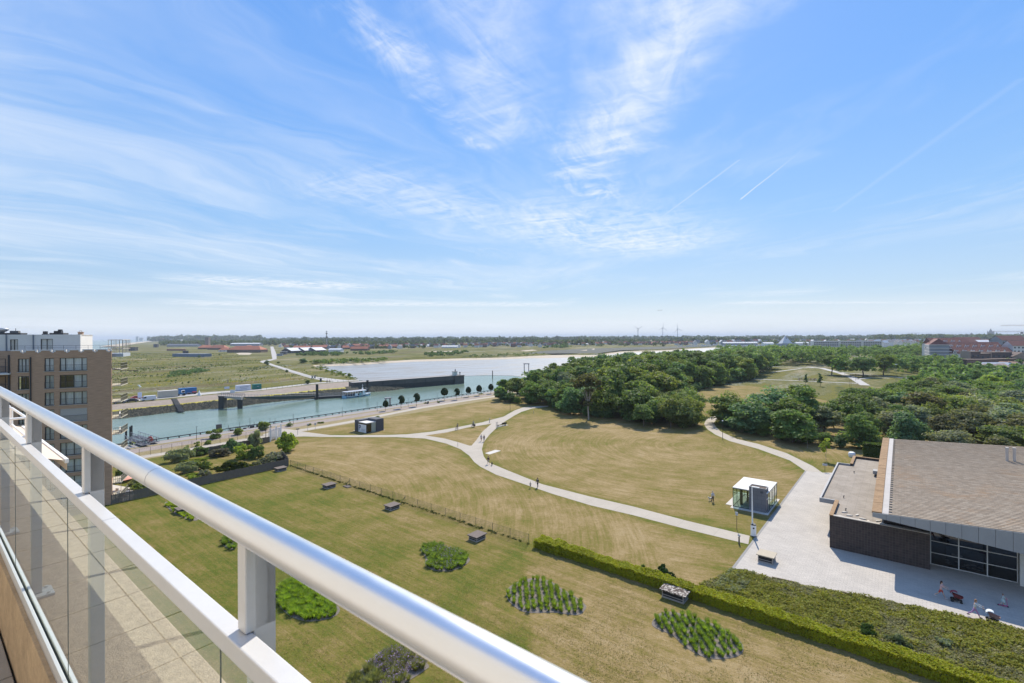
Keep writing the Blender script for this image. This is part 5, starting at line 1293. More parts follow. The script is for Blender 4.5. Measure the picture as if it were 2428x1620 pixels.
B7 = [(527, 1282), (538, 1274), (556, 1282), (560, 1300), (545, 1303), (530, 1294)]
print('tufts', [bed(*a, **k)[1] for a, k in (
 (('planted_bed', 'dense green grass bed with lavender below the last ventilation box', B1, .48, .42, TD, (.062, .100, .018), 1, M_SOIL, False), dict(flowers=500)),
 (('planted_bed', 'egg shaped bed of grass tufts in rows left of the lichen covered box', B2, .66, .38, TU, (.070, .108, .016), 2, M_SOIL), {}),
 (('planted_bed', 'large kidney shaped bed of grass tufts in rows at lower right', B3, .64, .40, TU, (.068, .110, .017), 3, M_SOIL), {}),
 (('planted_bed', 'dense bright green bed half hidden behind the top rail', B4, .46, .42, TD, (.075, .125, .014), 4, M_SOIL, False), {}),
 (('planted_bed', 'purple flowering lavender bed at the bottom edge under the rail', B5, .5, .45, TD, (.07, .085, .03), 5, M_SOIL, False), dict(flowers=1100)),
 (('planted_bed', 'narrow bright green bed beside the railing joint near the plank fence', B6, .5, .5, TD, (.085, .125, .012), 6, M_SOIL, False), dict(hs=.8)),
 (('planted_bed', 'small dark green bed peeping out left of the nearest railing post', B7, .5, .5, TD, (.05, .085, .014), 7, M_SOIL, False), {}))])
# trimmed hedge block behind the hall
hb = thing('clipped_hedge', 'square clipped green hedge block behind the flat roof', 'hedge', (0, 0, 0), EROT)
c = obj('foliage', quads_mesh('foliage', hedge_quads(-6.8, 1.5, 131.5, 134, 3.15, 14000, .3, 5, bump=.08), M_LEAF), hb); c.color = (.075, .115, .022, 1)
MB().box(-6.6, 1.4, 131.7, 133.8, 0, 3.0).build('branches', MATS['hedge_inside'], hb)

# blades and tufts standing out of the mown grass near by, marram and herbs on the dunes: past counting
def grass_scatter(n, col, seed, lo, hi, size):
    rs = np.random.default_rng(seed); Y = 32 + 60 * rs.random(n) ** 1.7; X = (rs.random(n) * 1.95 - .92) * Y; A = np.stack([X, Y], 1)
    a = X * .628 + Y * .778; k = (a < 49.6) & (vnoise(A, 2.2, seed) + .5 * vnoise(A, .7, seed + 1) > lo); A = A[k][: int(hi)]
    bb = A[:, 0] * .778 - A[:, 1] * .628; m_ = np.ones(len(A), bool)
    for B in (B1, B2, B3, B4, B5, B6, B7):
        c = g2(B); cx, cy = sum(p.x for p in c) / len(c), sum(p.y for p in c) / len(c); r = max((p - Vector((cx, cy, 0))).length for p in c); m_ &= np.hypot(A[:, 0] - cx, A[:, 1] - cy) > r * 1.02
    A = A[m_]; C = np.stack([A[:, 0], A[:, 1], np.full(len(A), .012) + rs.uniform(0, .02, len(A))], 1); Nn = unit(rs.normal(size=C.shape) * .45 + np.array([0, 0, 1.4]))
    o = obj('grass_tufts', quads_mesh('grass_tufts', leaf_quads(C, Nn, size, rs, 1.3), M_LEAF)); o.color = (*col, 1); o['kind'] = 'stuff'
grass_scatter(150000, (.285, .215, .095), 401, .62, 60000, .06); grass_scatter(150000, (.165, .165, .035), 402, .66, 60000, .06)
DPOLY = wp([(262, 940), (500, 922), (760, 898), (735, 880), (650, 862), (600, 850), (560, 838), (262, 838)])
DROAD = wp([((a[0] + b[0]) / 2, (a[1] + b[1]) / 2) for a, b in zip(DUNE_L, DUNE_R)])
def dune_scatter(n, col, seed, h, thr):
    rs = np.random.default_rng(seed); xs = [p[0] for p in DPOLY]; ys = [p[1] for p in DPOLY]; A = np.stack([rs.uniform(min(xs), max(xs), n), rs.uniform(min(ys), max(ys), n)], 1)
    A = A[vnoise(A * np.array([1, .5]), 22, seed) + .5 * vnoise(A, 7, seed + 1) > thr]; A = np.array([p for p in A if inside(p, DPOLY) and line_d(p, DROAD) > 4.5])
    C = np.stack([A[:, 0], A[:, 1], h * rs.uniform(.1, .8, len(A))], 1); Nn = unit(rs.normal(size=C.shape) + np.array([0, -.2, .6]))
    o = obj('dune_plants', quads_mesh('dune_plants', leaf_quads(C, Nn, h * 1.3, rs), M_LEAF)); o.color = (*col, 1); o['kind'] = 'stuff'
dune_scatter(60000, (.14, .17, .05), 501, .55, .85); dune_scatter(60000, (.33, .31, .22), 502, .5, 1.0); dune_scatter(60000, (.30, .26, .05), 503, .45, .95); dune_scatter(40000, (.07, .10, .045), 504, .8, 1.05)
# ------------------------------------------------------------------ park furniture
M_VROOF = mat('vent_roof', (.155, .125, .105), .95, .22, 3, bump=.02)
M_VBASE = mat('vent_concrete', (.33, .30, .27), .9, .15, 2)
M_PGREY = mat('dark_cladding', (.070, .073, .085), .7, .12, 1.5, streak=(1, 1, 5))
M_BLACK = mat('black_steel', (.022, .022, .024), .45, .1, 3)
M_GSTEEL = mat('grey_steel', (.30, .30, .31), .5, .1, 3, metal=.4)
M_WPAINT = mat('white_paint', (.74, .74, .73), .45, .06, 3)
M_GREENW = mat('green_wire', (.045, .075, .05), .6, .1, 3)
def vent(label, px, py, w, d, roofm, h=.68):
    o = thing('ventilation_box', label, 'vent box', G(px, py), EROT, 'concrete ventilation boxes on the lawn')
    w2, d2 = w / 2, d / 2
    MB().box(-w2 * .88, w2 * .88, -d2 * .88, d2 * .88, 0, .14).build('plinth', M_VBASE, o)
    MB().box(-w2 * .8, w2 * .8, -d2 * .8, d2 * .8, .14, h - .11).build('core', M_DARK, o)
    for z in (.30,): MB().box(-w2 * .86, w2 * .86, -d2 * .86, d2 * .86, z, z + .06).build('louvre', M_VBASE, o)
    for x in (-1, 1):
        for y in (-1, 1): MB().box(x * w2 * .82 - .04, x * w2 * .82 + .04, y * d2 * .82 - .04, y * d2 * .82 + .04, .14, h - .12).build('pillar', M_VBASE, o)
    MB().box(-w2 * 1.04, w2 * 1.04, -d2 * 1.04, d2 * 1.04, h - .11, h).build('roof_slab', roofm, o, bevel=.015); return o
vent('ventilation box nearest the corner of the plank fence', 665.5, 1116, 1.7, 2.0, M_VROOF)
vent('ventilation box beside the flat manhole slab', 780.5, 1156, 1.7, 2.0, M_VROOF)
vent('ventilation box in the middle of the lawn below the wire fence', 930, 1206, 1.7, 2.0, M_VROOF)
vent('ventilation box just above the dense lavender grass bed', 1131.5, 1278, 1.7, 2.0, M_VROOF)
def lichen_mat():
    m, t, b, P = base_mat('lichen_slab'); n = t.noise(P, 4.5, 5, .6); n2 = t.noise(P, 1.2, 3, .6)
    t.put(b.inputs['Base Color'], t.mix(t.smooth(t.add(t.mul(n, .8), t.mul(n2, .2)), .48, .56), (.065, .045, .036), (.42, .38, .33))); b.inputs['Roughness'].default_value = .95; return m
vent('ventilation box with white lichen patches in front of the long hedge', 1601, 1417, 2.6, 1.7, lichen_mat(), h=.85)
vent('sand coloured ventilation box standing on the pale plaza', 1818, 1330, 1.85, 1.85, mat('sand_slab', (.42, .36, .27), .9, .1, 2), h=.9)
vent('ventilation box mostly hidden by the top rail beside the narrow bed', 441, 1212, 1.7, 2.6, M_VROOF)
o = MB().box(-.75, .75, -.45, .45, 0, .14).build('manhole_slab', M_VROOF, None, G(823.5, 1154.5), EROT, bevel=.02); tag(o, 'flat brown manhole slab beside the wire fence', 'slab')

def chain_fence(name, label, A, B, n, h, mesh=.16, rpost=.028, braces=(), m=None, top=0):
    d = B - A; Lf = d.length; rz = math.atan2(d.y, d.x); o = thing(name, label, 'fence', A, rz); m = m or M_GREENW
    for i in range(n + 1):
        x = Lf * i / n; p = MB().tube((x, 0, 0), (x, 0, h + .03), rpost, 6).build('post', m, o)
        if i in braces: MB().tube((x, 0, h * .8), (x - 1.1, 0, .02), rpost * .8, 5).tube((x, 0, h * .8), (x + .0, -.9, .02), rpost * .8, 5).build('brace', m, p)
    w = MB()
    for z in (.08, h * .5, h - .03): w.tube((0, .02, z), (Lf, .02, z), .006, 4, caps=False)
    k = 0.0
    while k < Lf + h:
        a, b = max(0, k - h), min(k, Lf)
        w.tube((a, .022, min(h, k - a) if k > h else k - a), (b, .022, k - b), .0045, 3, caps=False)
        w.tube((a, .024, h - (min(h, k - a) if k > h else k - a)), (b, .024, h - (k - b)), .0045, 3, caps=False); k += mesh
    w = w.build('wire_mesh', m, o); w['kind'] = 'stuff'; return o
chain_fence('wire_fence', 'green chain link fence between the two lawns from plank fence to hedge', G(688, 1105), G(1254, 1290), 20, 1.3, braces=(7, 12), mesh=.13, rpost=.03)
sc_ = mass('fence_weeds', [((G(688, 1105).lerp(G(1254, 1290), q)).x + rnd.uniform(-.2, .2), (G(688, 1105).lerp(G(1254, 1290), q)).y + rnd.uniform(-.2, .2), rnd.uniform(.05, .24), rnd.uniform(.12, .4), 22, .10) for q in [rnd.random() for _ in range(260)]], 4000); sc_.color = (.07, .09, .02, 1)
chain_fence('wire_fence', 'tall dark wire fence along the promenade opposite the garden', G(330, 1083), G(640, 1031.5), 14, 1.75, mesh=.3, rpost=.035, m=M_BLACK)
# weathered plank fence round the garden
def planks(A, B, h, par, seed):
    rr = random.Random(seed); d = B - A; Lf = d.length; rz = math.atan2(d.y, d.x); mb = MB(); n = int(Lf / .17)
    for i in range(n):
        x = i * .17; hh = h + rr.uniform(-.05, .06); y = rr.uniform(-.01, .01); mb.box(x + .006, x + .162, y - .012, y + .012, .02, hh)
    o = mb.build('plank_row', M_PLANK, par, A - par.location, rz); o['kind'] = 'stuff'
    for i in range(int(Lf / 2.4) + 1): MB().box(i * 2.4 - .05, i * 2.4 + .05, .02, .12, 0, h + .04).build('fence_post', M_PLANK, par, A - par.location, rz)
M_PLANK = mat('weathered_planks', (.135, .118, .10), .95, .28, 2, streak=(4, 4, .5))
pf = thing('plank_fence', 'weathered grey plank fence around the shrub garden', 'fence', G(684.5, 1105.5))
planks(G(264.5, 1196.5), G(684.5, 1105.5), 1.55, pf, 1); planks(G(684.5, 1105.5) , G(667, 1083), 1.6, pf, 2); planks(G(420, 1089), G(640, 1049), 1.5, pf, 3)

def lamp(label, px, py, ytop, kind='post', group=None, colr=None, name='lamp_post'):
    p = G(px, py); h = (py - ytop) * mpp(p.y); o = thing(name, label, 'lamp', p, rnd.uniform(0, 6) if kind == 'post' else 0, group); m = colr or M_BLACK
    MB().tube((0, 0, 0), (0, 0, h), .06, 8, .045).build('pole', m, o)
    if kind == 'post': MB().box(-.25, .10, -.07, .07, h - .02, h + .06).build('lamp_head', m, o)
    elif kind == 'double': MB().box(-.75, -.12, -.16, .16, h - .05, h + .06).box(.12, .75, -.16, .16, h - .05, h + .06).box(-.12, .12, -.03, .03, h - .03, h + .03).build('lamp_head', m, o)
    elif kind == 'flood': MB().box(-.6, .6, -.12, .22, h, h + .35).build('lamp_head', M_WPAINT, o)
    elif kind == 'ball': MB().ball((0, 0, h), .2, .2, .16, 10, 6).build('lamp_head', M_WPAINT, o)
    return o
for (px, py, yt), lb in zip(((466, 1043.6, 1012), (592.7, 1017, 993.3), (695.5, 1005.4, 982), (811.6, 988, 966), (894.4, 976.2, 954), (968, 964.5, 944), (1036.8, 952.5, 933.8), (1094.6, 944, 927), (1147, 937, 920)),
    ('quay lamp post left of the big rounded shrub', 'quay lamp post by the fishing gear', 'quay lamp post right of the gate', 'quay lamp post nearest the parking pavilion', 'quay lamp post just left of the channel marker frame', 'quay lamp post between the first two notched clipped trees', 'quay lamp post left of the widest clipped tree', 'quay lamp post left of the third last clipped tree', 'quay lamp post left of the last clipped tree')):
    lamp(lb, px, py, yt, 'post', 'slim lamp posts along the quay')
for px, py, yt, kd, lb in ((1209.6, 977, 944, 'post', 'park lamp post beside the path entering the middle wood'), (1686.5, 988.5, 953.6, 'post', 'slim lamp post at the outside of the sharp path bend'), (1713.5, 1043.7, 998, 'ball', 'lamp post with pale head in front of the wood by the path bend'),
    (2018, 919, 887, 'double', 'double headed lamp post by the bright far path'), (2014, 918, 901, 'post', 'short post beside the double headed lamp'), (2125, 905, 865, 'flood', 'tall pale floodlight mast right of the spreading trees'), (2003, 891, 874, 'post', 'thin lamp post on the meadow before the far path'), (2029, 904, 886, 'post', 'thin lamp post right of the double headed lamp')):
    lamp(lb, px, py, yt, kd, colr=M_GSTEEL if kd == 'flood' else None)
# big white lamp mast with broad base on the plaza
p = G(1786.5, 1271); o = thing('lamp_mast', 'tall white lamp mast with thick white base at the plaza edge', 'lamp', p, EROT)
MB().tube((0, 0, 0), (0, 0, 1.5), .34, 16).build('base', M_WPAINT, o); MB().tube((0, 0, 1.5), (0, 0, 1.62), .35, 16, .30).tube((.1, -.31, 1.15), (.1, -.36, 1.15), .12, 8).build('base_cap', M_BLACK, o)
MB().tube((-.12, 0, 1.5), (-.16, 0, 6.6), .10, 10, .07).build('pole', M_WPAINT, o); MB().box(-.2, .75, -.1, .1, 6.55, 6.68).build('lamp_head', M_WPAINT, o, bevel=.02)
MB().tube((0, 0, .0), (0, 0, .08), .42, 16).build('foot', M_BLACK, o)
p = G(1747, 1256); o = thing('sign_post', 'thin sign post with small pale plate by the path near the lamp mast', 'sign', p, EROT)
MB().tube((0, 0, 0), (0, 0, 2.2), .035, 6).build('pole', mat('brown_steel', (.13, .09, .07), .6, .1, 3), o); MB().box(-.16, .16, -.05, .02, 2.0, 2.45).build('plate', mat('blue_grey_plate', (.40, .43, .48), .5, .1, 3), o)
p = G(1752.5, 1291); o = thing('bollard', 'rough dark wooden post at the lawn corner below the path', 'bollard', p, .3)
MB().tube((0, 0, 0), (.0, .0, .95), .11, 7, .09).tube((-.14, 0, .95), (.16, 0, 1.0), .05, 6).build('post', M_PLANK, o)
p = G(1956, 1119); o = thing('sign_board', 'small blue grey sign board on one leg in the grass by the flat roof', 'sign', p, EROT + .2)
MB().tube((0, 0, 0), (0, 0, 1.3), .04, 6).build('pole', MATS['brown_steel'], o); MB().box(-.4, .4, -.03, .03, 1.2, 1.6).build('plate', MATS['blue_grey_plate'], o)
o = MB().lathe([(.62, 0), (.72, .5), (.6, .95), (.35, 1.05), (.1, .9)], 12).build('builder_bag', M_WPAINT, None, G(2020, 1083)); tag(o, 'white bulky bag standing beside the clipped hedge block', 'bag')
# posts, bench and signs along the path fork
for px, py, h, r, nm, lb, ct in ((1161, 1003, 1.5, .11, 'bollard', 'light post at the right tip of the path triangle', 'bollard'), (1085.5, 1059.5, 1.2, .05, 'bollard', 'thin white post at the inner edge of the path fork', 'bollard'), (1265.5, 981, 1.1, .07, 'bollard', 'short post on the lawn before the middle wood', 'bollard')):
    MBo = MB().tube((0, 0, 0), (0, 0, h), r, 8, r * .9).build(nm, M_GSTEEL, None, G(px, py)); tag(MBo, lb, ct)
o = thing('info_sign', 'pair of slim grey panels standing beside the park bench', 'sign', G(1178.5, 1017.5), .6)
for x in (-.25, .25): MB().box(x - .06, x + .06, -.04, .04, 0, 2.1).build('panel_leg', M_GSTEEL, o)
o = thing('park_bench', 'dark backless bench with slanted backrest on its pale slab by the path', 'bench', G(1189, 1010), math.atan2(.55, .5))
MB().box(-2.3, 2.3, -.75, .55, -.02, .05).build('slab', MATS['pale_slab'], o); MB().box(-1.9, 1.9, -.35, .2, .40, .48).build('seat', M_BLACK, o); MB().box(-.2, 1.9, -.42, -.35, .45, .95).build('backrest', M_BLACK, o)
for x in (-1.6, 1.6): MB().box(x - .08, x + .08, -.3, .15, .05, .40).build('leg', M_VBASE, o)
o = thing('info_lectern', 'dark slanted information lectern at the path junction near the gate', 'sign', G(706, 1031.5), .3)
MB().tube((0, 0, 0), (0, 0, 1.6), .06, 6).build('pole', M_GSTEEL, o); MB().box(-.45, .45, -.25, .25, 1.55, 1.75).build('board', M_BLACK, o)
for px, py, lb in ((729.5, 1023.5, 'grey sign post left of its pair along the promenade'), (747.5, 1019, 'grey sign post with square plate along the promenade')):
    o = thing('sign_post', lb, 'sign', G(px, py), .4); MB().tube((0, 0, 0), (0, 0, 2.1), .04, 6).build('pole', M_GSTEEL, o); MB().box(-.25, .25, -.03, .03, 1.3 if px > 740 else 1.9, 2.0 if px > 740 else 2.25).build('plate', mat('pale_plate', (.5, .5, .5), .5, .1, 3), o)
# white entry gates
M_MESHW = mat('white_mesh', (.66, .66, .66), .5, .1, 3)
o = thing('entry_gate', 'cluster of white barred entry gates with tall dark poles by the quay', 'gate', G(652, 1043), R(54))
for i, (x, y, w, a) in enumerate(((-1.9, -1.2, .9, 0), (-.6, .3, 1.5, .2), (1.1, .6, 1.5, -.2), (2.0, 1.4, 1.2, .4))):
    b = MB(); M_ = Matrix.Translation((x, y, 0)) @ Matrix.Rotation(a, 4, 'Z')
    b.box(-w / 2, w / 2, -.04, .04, 2.7, 2.8, M=M_).box(-w / 2, w / 2, -.04, .04, .3, .4, M=M_)
    n = int(w / .13)
    for k in range(n + 1): b.box(-w / 2 + k * w / n - .025, -w / 2 + k * w / n + .025, -.03, .03, .4, 2.7, M=M_)
    b.build('gate_panel', M_MESHW, o)
for x, y in ((-2.0, -1.4), (0.2, -.2), (2.7, 2.0)): MB().box(x - .12, x + .12, y - .12, y + .12, 0, 3.6).build('gate_post', M_WPAINT if x > -1 else M_MESHW, o)
for x, y in ((-1.2, 2.4), (.4, 3.0), (-2.4, 3.2)): MB().tube((x, y, 0), (x, y, 3.8), .07, 6).build('pole', M_BLACK, o)
MB().box(-2.6, .6, 2.6, 2.75, 3.0, 3.15).build('cross_bar', M_BLACK, o)

# ------------------------------------------------------------------ pavilions
M_ROOFW = mat('pale_roof', (.60, .58, .54), .8, .08, .8)
M_PWHITE = mat('white_panel', (.72, .73, .73), .5, .05, 1)
pp = thing('parking_pavilion', 'grey box pavilion with white front panels and big letter P', 'kiosk', G(868.8, 1027.6), EROT)
MB().box(-5.7, -3.9, -.02, 5.8, 0, 3.25).build('left_block', M_PGREY, pp); MB().box(-3.895, .06, 3.2, 5.8, 0, 3.5).build('right_block', M_PGREY, pp)
MB().box(-3.89, .02, -.06, 3.19, 2.72, 2.86).build('roof', M_ROOFW, pp)
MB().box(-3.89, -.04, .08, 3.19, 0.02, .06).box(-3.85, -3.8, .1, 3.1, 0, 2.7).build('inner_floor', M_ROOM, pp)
for i in range(3): MB().box(-3.85 + 1.27 * i, -2.63 + 1.27 * i, -.02, .03, .05, 2.28).build('front_panel', M_PWHITE, pp)
M_GPANE = glass_mat('green_pane', (.62, .72, .60), 1.5)
for i in range(3): MB().poly([(-3.85 + 1.27 * i, .0, 2.3), (-2.63 + 1.27 * i, .0, 2.3), (-2.63 + 1.27 * i, .0, 2.7), (-3.85 + 1.27 * i, .0, 2.7)]).build('top_pane', M_GPANE, pp)
fm = MB().box(-.03, .04, -.03, .04, 0, 2.72).box(-.03, .04, 1.55, 1.62, 0, 2.72).box(-.03, .04, 3.12, 3.19, 0, 2.72).build('side_frame', M_BLACK, pp)
MB().poly([(.0, .04, .05), (.0, 1.55, .05), (.0, 1.55, 2.7), (.0, .04, 2.7)]).build('door_pane', M_DGLASS, fm)
MB().box(-.01, .02, 1.64, 3.1, .05, 2.7).build('side_panel', mat('milky_panel', (.30, .33, .28), .4, .08, 1), pp)
cu = bpy.data.curves.new('letter_p', 'FONT'); cu.body = 'P'; cu.size = 2.0; cu.extrude = .012; cu.offset = .03
tmp = bpy.data.objects.new('letter', cu); COL.objects.link(tmp); bpy.context.view_layer.update()
me = bpy.data.meshes.new_from_object(tmp.evaluated_get(bpy.context.evaluated_depsgraph_get())); bpy.data.objects.remove(tmp)
me.materials.clear(); me.materials.append(mat('sign_blue', (.05, .06, .14), .5, .05, 2)); lo = obj('letter_p', me, pp, (-3.72, -.035, .62)); lo.rotation_euler = (R(90), 0, 0)
MB().box(-2.45, -.3, -.035, -.022, .95, .99).box(-2.45, -.5, -.035, -.022, .72, .75).box(-2.45, -1.0, -.035, -.022, .60, .63).build('front_line', MATS['sign_blue'], pp)
MB().box(-6.5, .1, -.01, 6.2, -.02, .018).build('base', M_PATH, pp)

gp_ = thing('glass_pavilion', 'glass walled entrance pavilion with pale roof and slate grey tower', 'kiosk', G(1738.2, 1201), EROT)
W, DP, HH = 4.9, 7.0, 3.0
M_PGL = glass_mat('pavilion_glass', (.62, .74, .66), 1.5)
MB().box(-1.2, W + .25, .25, DP + 1.1, 0, .05).box(-.2, W + .25, -.9, .25, 0, .045).build('floor', MATS['pale_slab'], gp_)
MB().box(-.06, W + .06, -.06, DP + .06, HH - .05, HH + .07).build('roof', M_ROOFW, gp_)
fr_ = MB()
for x, y in ((0, 0), (W, DP), (0, DP), (W, 1.55), (W, 3.4), (W, 5.2), (0, 2.3), (0, 4.6), (2.35, DP)): fr_.box(x - .035, x + .035, y - .035, y + .035, .05, HH - .05)
for a, b, c, d in ((0, 2.35, -.03, .03), (0, W, DP - .03, DP + .03)): fr_.box(a + .036, b - .036, c, d, .05, .13).box(a + .036, b - .036, c, d, HH - .13, HH - .051)
for x in (0, W): fr_.box(x - .03, x + .03, .036, DP - .036, .05, .13).box(x - .03, x + .03, .036, DP - .036, HH - .13, HH - .051)
fr_ = fr_.build('frame', M_BLACK, gp_)
def pane(par, pts, m): return MB().poly(pts).build('pane', m, par)
pane(fr_, [(.035, 0, .13), (2.35, 0, .13), (2.35, 0, HH - .13), (.035, 0, HH - .13)], M_PGL)
for a, b in ((0, 2.3), (2.3, 4.6), (4.6, DP)): pane(fr_, [(0, a + .04, .13), (0, b - .04, .13), (0, b - .04, HH - .13), (0, a + .04, HH - .13)], M_PGL)
for a, b in ((1.55, 3.4), (3.4, 5.2), (5.2, DP)): pane(fr_, [(W, a + .04, .13), (W, b - .04, .13), (W, b - .04, HH - .13), (W, a + .04, HH - .13)], M_PGL)
for a, b in ((0, 2.35), (2.35, W)): pane(fr_, [(a + .04, DP, .13), (b - .04, DP, .13), (b - .04, DP, HH - .13), (a + .04, DP, HH - .13)], M_PGL)
def slate():
    m, t, b, P = base_mat('slate_cladding'); tc = t.n.new('ShaderNodeTexCoord'); o_ = t.sep(tc.outputs['Object'])
    br = t.n.new('ShaderNodeTexBrick'); t.put(br.inputs['Vector'], t.xyz(t.add(o_[0], o_[1]), o_[2])); br.inputs['Scale'].default_value = 1; br.inputs['Brick Width'].default_value = 1.15; br.inputs['Row Height'].default_value = .62
    t.put(br.inputs['Color1'], (.155, .16, .18)); t.put(br.inputs['Color2'], (.13, .135, .152)); t.put(br.inputs['Mortar'], (.08, .083, .092)); br.inputs['Mortar Size'].default_value = .015
    t.put(b.inputs['Base Color'], br.outputs[0]); b.inputs['Roughness'].default_value = .6; return m
TB = MB().box(2.36, 4.75, -.12, 1.5, 0, 3.55).build('tower', slate(), gp_)
MB().box(2.34, 2.46, -.14, 1.52, 3.55, 3.66).box(4.65, 4.77, -.14, 1.52, 3.55, 3.66).box(2.46, 4.65, -.14, -.02, 3.55, 3.66).box(2.46, 4.65, 1.40, 1.52, 3.55, 3.66).build('parapet', MATS['slate_cladding'], gp_)
MB().box(2.47, 4.64, -.01, 1.39, 3.552, 3.57).build('tower_roof', mat('brown_roofing', (.10, .075, .06), .95, .2, 2), gp_)
MB().box(3.95, 4.35, -.13, -.121, 2.9, 3.25).build('vent_grille', M_PGREY, gp_)
MB().box(4.751, 4.78, .35, 1.05, 1.9, 2.05).build('wall_lettering', M_WPAINT, gp_)
MB().tube((.8, 1.7, .05), (.8, 1.7, 2.95), .22, 10).tube((1.3, 3.6, .05), (1.3, 3.6, 2.95), .14, 10).build('inner_column', mat('dark_column', (.08, .075, .07), .6, .1, 2), gp_)
MB().box(1.6, 3.8, 2.6, 5.6, .05, 1.0).box(1.62, 3.78, 2.62, 5.58, 1.0, 1.02, 1).build('stair_well', [mat('stair_parapet', (.34, .36, .34), .7, .1, 2), M_ROOM], gp_)

# pale sandbags on the flat roof
bagm = MB().ball((0, 0, .05), .38, .17, .09, 9, 5).ball((.30, .03, .05), .14, .12, .06, 7, 4).build('sandbag', mat('pale_bag', (.62, .56, .47), .9, .12, 4)); r9 = random.Random(9)
SB = [(-6.0, 76.6), (-5.4, 75.6), (-6.3, 74.6), (-4.6, 76.4), (-4.0, 75.3), (-4.4, 74.5), (-3.4, 74.6), (-5.2, 74.2), (-4.7, 74.0), (-2.4, 75.6), (-2.1, 74.9), (-2.2, 74.3), (-1.95, 74.6)]
for i, (b, a) in enumerate(SB):
    o = bagm if i == 0 else bagm.copy()
    if i: COL.objects.link(o)
    w = along(b, a, 3.79); o.location = w; o.rotation_euler = (0, 0, r9.uniform(-.8, .8)); tag(o, 'pale sandbag lying on the flat roof above the dark brick wall', 'sandbag', 'sandbags scattered on the flat roof')

# ------------------------------------------------------------------ quay edge and landing
qr = thing('quay_rail', 'low black timber rail on stubs along the quay edge', 'railing', QA, math.atan2(QD.y, QD.x))
MB().box(-60, 330, -.14, .14, .42, .62).build('beam', M_BLACK, qr)
mb = MB()
for i in range(150): mb.box(-60 + i * 2.6 - .12, -60 + i * 2.6 + .12, -.12, .12, -.3, .42)
mb.build('stub_posts', M_BLACK, qr, kind='stuff')
ls = thing('landing_stage', 'landing stage with two railed gangways and red round sign at left quay', 'landing stage', Q(0, 0), math.atan2(QD.y, QD.x))
def to_l(par, p): 
    M_ = Matrix.Translation(par.location) @ Matrix.Rotation(par.rotation_euler.z, 4, 'Z'); return M_.inverted() @ Vector(p)
def truss(par, a, b, w, h, nm, n=8, m=None):
    a, b = to_l(par, a), to_l(par, b); d = (b - a).normalized(); s = Vector((-d.y, d.x, 0)).normalized() * w / 2; mb = MB(); up = Vector((0, 0, h))
    for sg in (-1, 1):
        p, q = a + s * sg, b + s * sg; mb.tube(p, q, .07, 5).tube(p + up, q + up, .07, 5)
        for i in range(n + 1):
            x = p.lerp(q, i / n); mb.tube(x, x + up, .04, 5)
            if i < n: mb.tube(x + (up if i % 2 else Vector()), p.lerp(q, (i + 1) / n) + (Vector() if i % 2 else up), .03, 4)
    mb.poly([a + s, a - s, b - s, b + s], 1); return mb.build(nm, [m or M_GSTEEL, M_PGREY], par)
truss(ls, G(368, 1049.5, .4), G(319, 1034, .2), 1.7, 1.1, 'gangway'); truss(ls, G(346, 1055.5, .4), G(304, 1041, .1), 1.7, 1.1, 'gangway')
a = to_l(ls, G(356, 1041.5, 1.1)); rd = MB(); rd.lathe([(.02, -.04), (.75, -.04), (.75, .04), (.02, .04)], 20); rd = rd.build('round_sign', mat('signal_red', (.45, .05, .03), .5, .08, 2), ls, a); rd.rotation_euler = (R(90), 0, R(-60))
for nm_, c_, z in (('banner', (.40, .38, .10), .55), ('banner', (.07, .12, .28), .15)): 
    q0, q1 = to_l(ls, G(312, 1046, .9 + z)), to_l(ls, G(321, 1049.5, .9 + z)); MB().poly([q0, q1, q1 - Vector((0, 0, .42)), q0 - Vector((0, 0, .42))]).build(nm_, mat('banner_' + ('yellow' if c_[0] > .2 else 'blue'), c_, .8, .1, 2), ls)
q0 = to_l(ls, G(305, 1050, -1)); MB().box(q0.x - 4, q0.x + 7, q0.y - 2.2, q0.y + 1.5, -3.3, -1.9).build('pontoon', mat('black_pontoon', (.035, .035, .037), .6, .2, 1), ls)
for px, py in ((299, 1046), (309, 1036), (312, 1033)): q = to_l(ls, G(px, py, -1)); MB().tube((q.x, q.y, -4), (q.x, q.y, 1.9), .25, 8).build('pile', M_BLACK, ls)
# fishing gear on the quay edge
o = thing('fishing_frame', 'dark steel mooring frame with small winches on the quay edge', 'frame', G(588, 1016), math.atan2(QD.y, QD.x))
fm_ = MB(); rr = random.Random(3)
for k in range(10): x = -7 + 1.7 * k + rr.uniform(-.4, .4); fm_.tube((x, .2, 0), (x, .2, rr.uniform(.8, 2.4)), .05, 5)
for k in range(6): x = -5 + 1.9 * k; fm_.box(x, x + rr.uniform(.4, 1.1), -.3, .4, 0, rr.uniform(.3, .9))
fm_.tube((-6, .2, 1.0), (9, .2, .9), .04, 5).build('frame', M_BLACK, o)
o = thing('winch_box', 'dark square winch box behind the big rounded quay shrub', 'box', G(519, 1023), .6); MB().box(-.7, .7, -.5, .5, 0, 1.9).build('body', M_PLANK, o); MB().box(-.75, .75, -.55, .55, 1.9, 2.0).build('lid', M_BLACK, o)
o = MB().box(-.22, .22, -.22, .22, 0, 1.0).build('litter_bin', M_BLACK, None, G(1015, 957.5), .5); tag(o, 'dark litter bin on the quay right of the moored white boats', 'bin')
